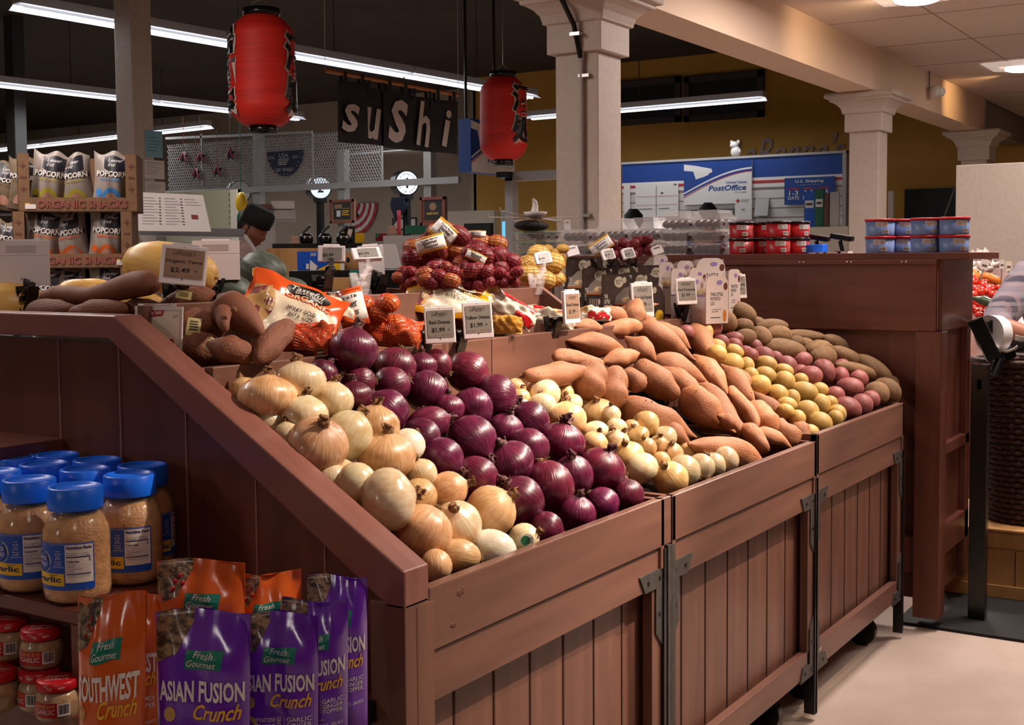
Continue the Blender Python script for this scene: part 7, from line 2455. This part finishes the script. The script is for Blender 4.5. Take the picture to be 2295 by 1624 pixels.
# chef behind the sushi case
hc = at(566, 514, d=8.0)
fw = (_r * .82 - V((0, 0, 1)) * .50 - _f * .25)
bx, by = hc.x - _r.x * .12, hc.y - _r.y * .12
P0 = V((bx, by, .92))
rr = _r.copy()
rr.z = 0
rr.normalize()
bk = V((-rr.y, rr.x, 0))
J = lambda a, b, z: (bx + rr.x * a + bk.x * b, by + rr.y * a + bk.y * b, z)
pts = [(*J(-.06, 0, .92), .15, .12), (*J(-.05, 0, 1.12), .14, .11), (*J(-.02, 0, 1.28), .17, .12), (*J(.02, 0, 1.37), .10, .09), (*J(.07, 0, 1.43), .055), (*J(.10, 0, 1.48), .055),
       (*J(-.01, .19, 1.30), .07), (*J(.10, .25, 1.08), .05), (*J(.33, .18, 1.05), .035), (*J(-.01, -.19, 1.30), .07), (*J(.10, -.25, 1.08), .05), (*J(.33, -.14, 1.05), .035),
       (*J(-.06, .10, .85), .11), (*J(-.02, .11, .48), .07), (*J(-.06, .11, .09), .045), (*J(.10, .12, .04), .04), (*J(-.06, -.10, .85), .11), (*J(-.02, -.11, .48), .07), (*J(-.06, -.11, .09), .045), (*J(.10, -.12, .04), .04)]
ed = [(0, 1), (1, 2), (2, 3), (3, 4), (4, 5), (2, 6), (6, 7), (7, 8), (2, 9), (9, 10), (10, 11), (0, 12), (12, 13), (13, 14), (14, 15), (0, 16), (16, 17), (17, 18), (18, 19)]
t = thing('person', 'person in a black chef cap bending over work behind the sushi case', 'person', (0, 0, 0))
mb = skinned(pts, ed, 'skin_dark')
f_, l_, u_ = head(mb, hc, fw, (0, 0, 1), .98)
mb.m('skin_dark')
for k in (8, 11):
    limb_hand(mb, pts[k][:3], rr, (0, 0, 1))
mb.build('body', t)
sh = [(*p[:3], p[3] * 1.16, (p[4] if len(p) > 4 else p[3]) * 1.16) for p in pts[:4]] + [(*pts[k][:3], pts[k][3] * 1.3) for k in (6, 7, 9, 10)]
skinned(sh + [(sh[0][0], sh[0][1], sh[0][2] - .16, .17, .14)], [(0, 1), (1, 2), (2, 3), (2, 4), (4, 5), (2, 6), (6, 7), (0, 8)], 'cloth_dark').build('shirt', t)
tr = [(*pts[0][:3], .17, .14)] + [(*pts[k][:3], pts[k][3] * 1.25) for k in (12, 13, 14, 16, 17, 18)]
skinned(tr, [(0, 1), (1, 2), (2, 3), (0, 4), (4, 5), (5, 6)], 'cloth_dark').build('trousers', t)
m = MB('cloth_grey')
m.tube([J(.10, .12, 1.12), J(.06, .11, 1.36), J(-.03, .10, 1.44), J(-.14, .09, 1.34)], .022, 8)
m.tube([J(.10, -.12, 1.12), J(.06, -.11, 1.36), J(-.03, -.10, 1.44), J(-.14, -.09, 1.34)], .022, 8)
m.grid(lambda a, b: V(J(.135, (a - .5) * .34, .6 + .55 * b)), 4, 6)
m.build('apron', t, solid=.006)
cap = MB('cap_black')
cap.M = MX((f_, l_, u_)).transposed().to_4x4()
cap.M.translation = hc
cap.lathe([(.0, .150), (.075, .150), (.094, .135), (.101, .10), (.100, .045), (.094, .045), (.09, .1), (0, .12)], 24)
cap.M = cap.M @ MX.Diagonal((1, 1, 1, 1))
cap.build('chef_cap', t)
hr = MB('hair_black')
hr.M = MX((f_, l_, u_)).transposed().to_4x4()
hr.M.translation = hc
hr.ball((-.022, 0, .015), .088, .081, .095, 20, 14)
hr.build('hair', t)
e = MB('white')
e.M = hr.M
e.tube([(-.004, -.086, -.012), (.002, -.088, -.040)], .006, 6)
e.build('earbud', t)

# clerks seen only as heads over the clamshells
for px, py, d, lab, hb in ((1588, 482, 14.0, 'person with round dark hair behind the post office counter, only the head showing', 1.0), (1421, 498, 13.2, 'person with short dark hair low beside the white column, barely showing', .95)):
    c = at(px, py, d=d)
    t = thing('person', lab, 'person', (c.x, c.y, 0))
    z = c.z
    pts = [(0, 0, z - .78, .15), (0, 0, z - .45, .15, .11), (0, 0, z - .27, .15, .1), (0, 0, z - .15, .06), (0, 0, z - .08, .055), (.0, .2, z - .30, .06), (.05, .26, z - .58, .045), (.25, .2, z - .7, .035), (0, -.2, z - .30, .06), (.05, -.26, z - .58, .045), (.25, -.2, z - .7, .035),
           (0, .1, z - .85, .1), (0, .1, max(.45, z - 1.25), .07), (0, .1, .01, .05), (0, -.1, z - .85, .1), (0, -.1, max(.45, z - 1.25), .07), (0, -.1, .01, .05)]
    mb = skinned(pts, [(0, 1), (1, 2), (2, 3), (3, 4), (2, 5), (5, 6), (6, 7), (2, 8), (8, 9), (9, 10), (0, 11), (11, 12), (12, 13), (0, 14), (14, 15), (15, 16)], 'skin_tan')
    head(mb, (0, 0, z), (1, .3, -.2), (0, 0, 1))
    mb.m('skin_tan')
    limb_hand(mb, pts[7][:3], (1, 0, 0), (0, 0, 1))
    limb_hand(mb, pts[10][:3], (1, 0, 0), (0, 0, 1))
    mb.build('body', t)
    skinned([(*p[:3], p[3] * 1.2) for p in pts[:3]] + [(*pts[k][:3], pts[k][3] * 1.3) for k in (5, 6, 8, 9)] + [(0, 0, z - .95, .17, .14)], [(0, 1), (1, 2), (2, 3), (3, 4), (2, 5), (5, 6), (0, 7)], 'usps_blue').build('shirt', t)
    skinned([(*pts[0][:3], .17)] + [(*pts[k][:3], pts[k][3] * 1.25) for k in (11, 12, 13, 14, 15, 16)], [(0, 1), (1, 2), (2, 3), (0, 4), (4, 5), (5, 6)], 'cloth_dark').build('trousers', t)
    for y_ in (.1, -.1):
        MB('black_matte').ball((.04, y_, .05), .12, .055, .05, 14, 8).build('shoe', t)
    q = random.Random(px)
    h = MB('hair_black').ball((-.012, 0, z + .03), .112, .10, .115, 24, 16, lambda d_: 1 + .05 * math.sin(19 * d_.x + 3) * math.sin(17 * d_.y) + .04 * math.sin(23 * d_.z))
    h.build('hair', t)

# shopper at the edge of the aisle
sh_, el, wr_ = at(2312, 612, d=5.9), at(2228, 728, d=5.75), at(2318, 752, d=5.55)
to = at(2390, 650, d=6.05)
t = thing('person', 'person in a grey plaid flannel shirt leaning over the wicker basket, forearm bare', 'person', (0, 0, 0))
T = lambda a, b, z: (to.x + _r0.x * a + _f.x * b, to.y + _r0.y * a + _f.y * b, z)
fr = V((-1, .1, 0))
hd = V(T(.02, -.10, 1.53))
pts = [(*T(0, .06, .93), .16, .13), (*T(0, .03, 1.10), .15, .12), (*T(0, 0, 1.27), .16, .12), (*T(0, -.04, 1.36), .09), (*T(.01, -.07, 1.43), .055), (*hd[:2], 1.47, .05), (*sh_, .07), (*el, .05), (*(el * .45 + wr_ * .55), .046), (*wr_, .031),
       (*T(.21, -.02, 1.30), .07), (*T(.26, -.08, 1.05), .05), (*T(.14, -.32, 1.0), .035), (*T(-.09, .06, .85), .11), (*T(-.10, .03, .48), .075), (*T(-.10, .08, .06), .05), (*T(.09, .06, .85), .11), (*T(.10, .03, .48), .075), (*T(.10, .08, .06), .05)]
ed = [(0, 1), (1, 2), (2, 3), (3, 4), (4, 5), (2, 6), (6, 7), (7, 8), (8, 9), (2, 10), (10, 11), (11, 12), (0, 13), (13, 14), (14, 15), (0, 16), (16, 17), (17, 18)]
mb = skinned(pts, ed, 'skin_tan')
head(mb, hd, -_f * .6 + _r * .2 - V((0, 0, .6)), (0, 0, 1))
mb.m('skin_tan')
limb_hand(mb, wr_, wr_ - el, (0, 0, 1))
limb_hand(mb, pts[12][:3], -_f, (0, 0, 1))
mb.build('body', t)
q = el * .62 + wr_ * .38
skinned([(*p[:3], p[3] * 1.2, (p[4] if len(p) > 4 else p[3]) * 1.2) for p in pts[:4]] + [(*(sh_ + V((0, 0, .0))), .095), (*(sh_ * .5 + el * .5), .085), (*el, .078), (*q, .060), (*T(.21, -.02, 1.30), .09), (*T(.26, -.08, 1.05), .07), (*T(0, .06, .76), .19, .16)], [(0, 1), (1, 2), (2, 3), (2, 4), (4, 5), (5, 6), (6, 7), (2, 8), (8, 9), (0, 10)], 'plaid').build('shirt', t)
skinned([(*pts[0][:3], .175, .15)] + [(*pts[k][:3], pts[k][3] * 1.2) for k in (13, 14, 15, 16, 17, 18)], [(0, 1), (1, 2), (2, 3), (0, 4), (4, 5), (5, 6)], 'cloth_dark').build('trousers', t)
for k in (15, 18):
    MB('black_matte').ball((pts[k][0] - _f.x * .05, pts[k][1] - _f.y * .05, .05), .075, .075, .05, 14, 8).build('shoe', t)
h = MB('hair_black').ball(hd + V((0, 0, .035)) + _f * .01, .10, .10, .11, 20, 14)
h.build('hair', t)

# ------------------------------------------------------------------ end of the aisle: basket, bag roll, vegetable stand
mat('wicker', '4a2a1c', .6, var='2c1810', vscale=(60, 60, 60), bump=.3)
mat('tomato', 'c22a14', .22, coat=.6, jitter=.15)
mat('pumpkin', 'd0701e', .4, jitter=.1)
mat('garlic_white', 'c9bdb4', .5, var='a8938f', vscale=(9, 9, 2), jitter=.1)
mat('cuke', '3d4a35', .35)
bc = at(2300, 1000, d=5.0)
t = thing('wicker_basket', 'tall dark wicker basket standing on a wooden box beside the black post', 'basket', (bc.x, bc.y, 0))
zt, zb = at(2300, 805, d=5.0).z, at(2300, 1165, d=5.0).z
rt, rb = .20, .135
m = MB('wicker')
nz, na = 30, 22
for i in range(nz):
    z = zb + (zt - zb) * (i + .5) / nz
    r = rb + (rt - rb) * (i + .5) / nz
    m.tube([((r + .005 * (1 if (k + i) % 2 else -1)) * math.cos(k * 2 * math.pi / (2 * na)), (r + .005 * (1 if (k + i) % 2 else -1)) * math.sin(k * 2 * math.pi / (2 * na)), z) for k in range(2 * na + 1)], (zt - zb) / nz * .55, 5, False)
m.build('weave', t)
m = MB('wicker')
for k in range(na):
    a = (k + .5) * 2 * math.pi / na
    m.tube([(rb * math.cos(a), rb * math.sin(a), zb), (rt * math.cos(a), rt * math.sin(a), zt)], .005, 5)
m.lathe([(0, zb), (rb, zb), (rb, zb + .01), (0, zb + .01)], 24)
m.build('stakes', t)
m = MB('wicker').tube([(rt * 1.02 * math.cos(k * .2618), rt * 1.02 * math.sin(k * .2618), zt) for k in range(25)], .012, 8, False)
m.build('rim', t)
# wooden box under the basket
a = at(2200, 1170, d=4.9)
t = thing('wooden_box', 'pale pine box on the black mat under the wicker basket', 'crate', (bc.x, bc.y, .012), (0, 0, R(2)))
m = MB('pine').box(-.22, .32, -.42, .28, .0, zb - .022)
m.m('groove')
for y in (-.3, -.15, 0, .15):
    m.box(-.2212, -.22, y, y + .003, .04, zb - .1)
m.build('planks', t)
MB('pine').box(-.228, -.22, -.42, .28, zb - .09, zb - .022).box(-.228, -.22, -.42, .28, .0, .05).build('battens', t, .002)
MB('pine').box(-.24, .34, -.44, .30, zb - .022, zb - .013).build('lid', t, .002)
# black steel post
p = at(2190, 1385, z=.012)
t = MB('black_plastic').box(p.x - .02, p.x + .02, p.y - .03, p.y + .03, .012, at(2195, 812, d=depth(p)).z).box(p.x - .02, p.x + .06, p.y - .01, p.y + .01, .86, .90).build('steel_post', bevel=.002)
tag(t, 'black square steel post standing on the mat beside the wicker basket', 'post')
# produce bag roll on a black holder
c = at(2218, 748, d=4.85)
k = 4.85 / CF
t = thing('bag_dispenser', 'slanted black holder with a big white roll of produce bags', 'bag roll', c)
axv = (_f * .45 + _r * .88).normalized()
MB('white').cyl(-axv * .005, axv * .045, 42 * k, n=40).build('bag_roll', t, .003)
a, b = at(2185, 715, d=4.8) - c, at(2228, 805, d=4.8) - c
MB('black_plastic').beam(a, b, .055, .022, _f).beam(a + axv * .09, b + axv * .09, .05, .022, _f).build('holder', t, .004)
m = MB('white')
m.grid(lambda u, v: at(2225 + 55 * u, 770 + 18 * math.sin(u * 2.6) - 6 * u + v * 16, d=4.8 + .1 * v) - c, 12, 2)
m.grid(lambda u, v: at(2275 + 40 * u, 750 + 12 * v + 4 * math.sin(3 * u), d=4.8 + .08 * v) - c, 8, 2)
m.build('loose_bag', t, solid=.0015)
MB('black_plastic').tube([at(2225, 806, d=4.85) - c, at(2275, 785, d=4.85) - c, at(2330, 770, d=4.85) - c], .008, 8).tube([b + axv * .03, V((b.x, b.y, b.z - .06))], .02, 8).build('arm', t)
# vegetable stand with tomatoes, squash and garlic
sc = at(2240, 690, d=7.0)
ns = V((-.8, -.6, 0)).normalized()
t = thing('vegetable_stand', 'sloped dark stand carrying tomatoes and garlic behind the cabinet', 'display stand', (sc.x, sc.y, 0))
Sx = V((ns.y, -ns.x, 0))
h = lambda a, b, z: Sx * a + ns * b + V((0, 0, z))
q = [h(-.8, .45, .80), h(.8, .45, .80), h(.8, -.6, 1.26), h(-.8, -.6, 1.26)]
MB('wood_dark').add(q + [V((p.x, p.y, 0)) for p in q], [(0, 1, 2, 3), (0, 4, 5, 1), (1, 5, 6, 2), (2, 6, 7, 3), (3, 7, 4, 0)]).build('stand_body', t)
k = 7.0 / CF
tp = [MB('tomato').ball((0, 0, 0), 1, 1, .86, 18, 12, lambda d: 1 - .12 * math.exp(-((1 - d.z) / .05)) + .03 * math.cos(5 * math.atan2(d.y, d.x)) * max(0, d.z)).build('tomato'), 0]
MB('cuke').tube([(0, 0, .72), (.05, 0, .95)], [.08, .05], 6).build('stem', tp[0])
TM = [(2181, 632, 12), (2172, 646, 11), (2187, 650, 12), (2176, 624, 10), (2182, 660, 9), (2194, 653, 13), (2206, 641, 11), (2213, 654, 9), (2218, 648, 12), (2227, 661, 11), (2177, 675, 12), (2196, 683, 12), (2178, 692, 10), (2192, 698, 11), (2222, 692, 11), (2230, 690, 10), (2195, 706, 9), (2240, 645, 9), (2205, 633, 9)]
for i, (px, py, r) in enumerate(sorted(TM, key=lambda q: (q[1] // 14, q[0]))):
    o = tp[0] if i == 0 else dup(tp[0])
    rows = sorted({q[1] // 14 for q in TM})
    rw = py // 14
    col = sorted([q for q in TM if q[1] // 14 == rw]).index((px, py, r))
    d = 7.0 - (py - 690) * .004 * -1 * -1
    o.location = at(px, py, d=6.8 - (py - 640) * .0035)
    o.scale = (r * k * 1.1,) * 3
    o.rotation_euler = (rnd.uniform(-.6, .6), rnd.uniform(-.6, .6), rnd.uniform(0, 6))
    tag(o, f'red tomato, {ORD[col]} from the cabinet in the {ORD[rows.index(rw)]} row down', 'tomato', 'tomatoes on the vegetable stand')
for i, (px, py, a, b) in enumerate(((2188, 617, 18, 12), (2222, 625, 24, 13))):
    o = MB('pumpkin').lathe([(0, -.7), (.5, -.65), (.85, -.4), (1, 0), (.85, .4), (.5, .62), (.15, .6), (0, .55)], 36, fn=lambda an, j: 1 + .06 * abs(math.cos(an * 4.5))).build('squash')
    MB('pine').tube([(0, 0, .5), (.05, 0, .8)], [.12, .08], 6).build('stem', o)
    o.location = at(px, py, d=6.95)
    o.scale = (a * k, a * k, b * k * 1.3)
    o.rotation_euler = (.4, -.4 + i * .5, 0)
    tag(o, ('orange squash touching the cabinet, dark on one side', 'flat orange squash above the tomatoes')[i], 'squash')
g0 = MB('garlic_white').lathe([(0, -.7), (.45, -.7), (.85, -.4), (1, -.05), (.85, .3), (.5, .58), (.22, .8), (.12, 1.2), (0, 1.25)], 20, fn=lambda an, j: 1 + .07 * abs(math.cos(an * 4))).build('garlic_bulb')
GL = [(2180, 570, 9), (2194, 567, 9), (2208, 566, 9), (2216, 574, 8), (2186, 582, 10), (2202, 580, 10), (2224, 576, 9), (2232, 582, 8), (2180, 594, 9), (2193, 594, 10), (2212, 592, 9), (2227, 594, 9), (2238, 592, 7), (2185, 604, 8), (2219, 603, 8)]
for i, (px, py, r) in enumerate(GL):
    o = g0 if i == 0 else dup(g0)
    o.location = at(px, py, d=7.3 - (py - 580) * .004)
    o.scale = (r * k * 1.15,) * 3
    o.rotation_euler = (rnd.uniform(-1.3, 1.3), rnd.uniform(-1.3, 1.3), rnd.uniform(0, 6))
    rw = 0 if i < 4 else 1 if i < 8 else 2 if i < 13 else 3
    tag(o, f'white garlic bulb, {ORD[i - (0, 4, 8, 13)[rw]]} from the cabinet in the {ORD[rw]} row down', 'garlic', 'garlic bulbs on the vegetable stand')
for i, (px, py, w_, h_, m_) in enumerate(((2207, 593, 20, 22, 'paper'), (2246, 592, 12, 20, 'paper'), (2261, 596, 14, 22, 'cream'))):
    c = at(px, py, d=6.9)
    kk = 6.9 / CF
    t = thing('stand_card', ('slanted white card leaning on the garlic bulbs', 'small white barcode card beyond the garlic', 'cream and red card closest to the shopper')[i], 'card', c, (0, R((14, 0, -3)[i]), R(-52)))
    MB(m_).box(-w_ * kk / 2, w_ * kk / 2, 0, .002, -h_ * kk / 2, h_ * kk / 2).m('ink_soft').box(-w_ * kk * .3, w_ * kk * .3, -.001, 0, -h_ * kk * .2, h_ * kk * .2 - .01).build('card', t)
    MB('grey').tube([(0, .004, -h_ * kk / 2), (0, .01, -.18)], .004, 5).build('stake', t)
mat('produce_film', 'c8b8b4', .15, alpha=.35, coat=.8)
o = MB('cuke').tube([at(2182, 668, d=6.55), at(2200, 672, d=6.5), at(2222, 680, d=6.5), at(2240, 684, d=6.55)], [.012, .024, .024, .012], 10).build('cucumber')
tag(o, 'dark green cucumber lying across the tomatoes', 'cucumber')

# ------------------------------------------------------------------ drop the unused prototypes
for o in [o for o in bpy.data.objects if o.type in ('MESH', 'EMPTY') and o.parent is None and 'category' not in o and 'kind' not in o]:
    for ch in list(o.children_recursive):
        bpy.data.objects.remove(ch)
    bpy.data.objects.remove(o)
bpy.context.view_layer.update()
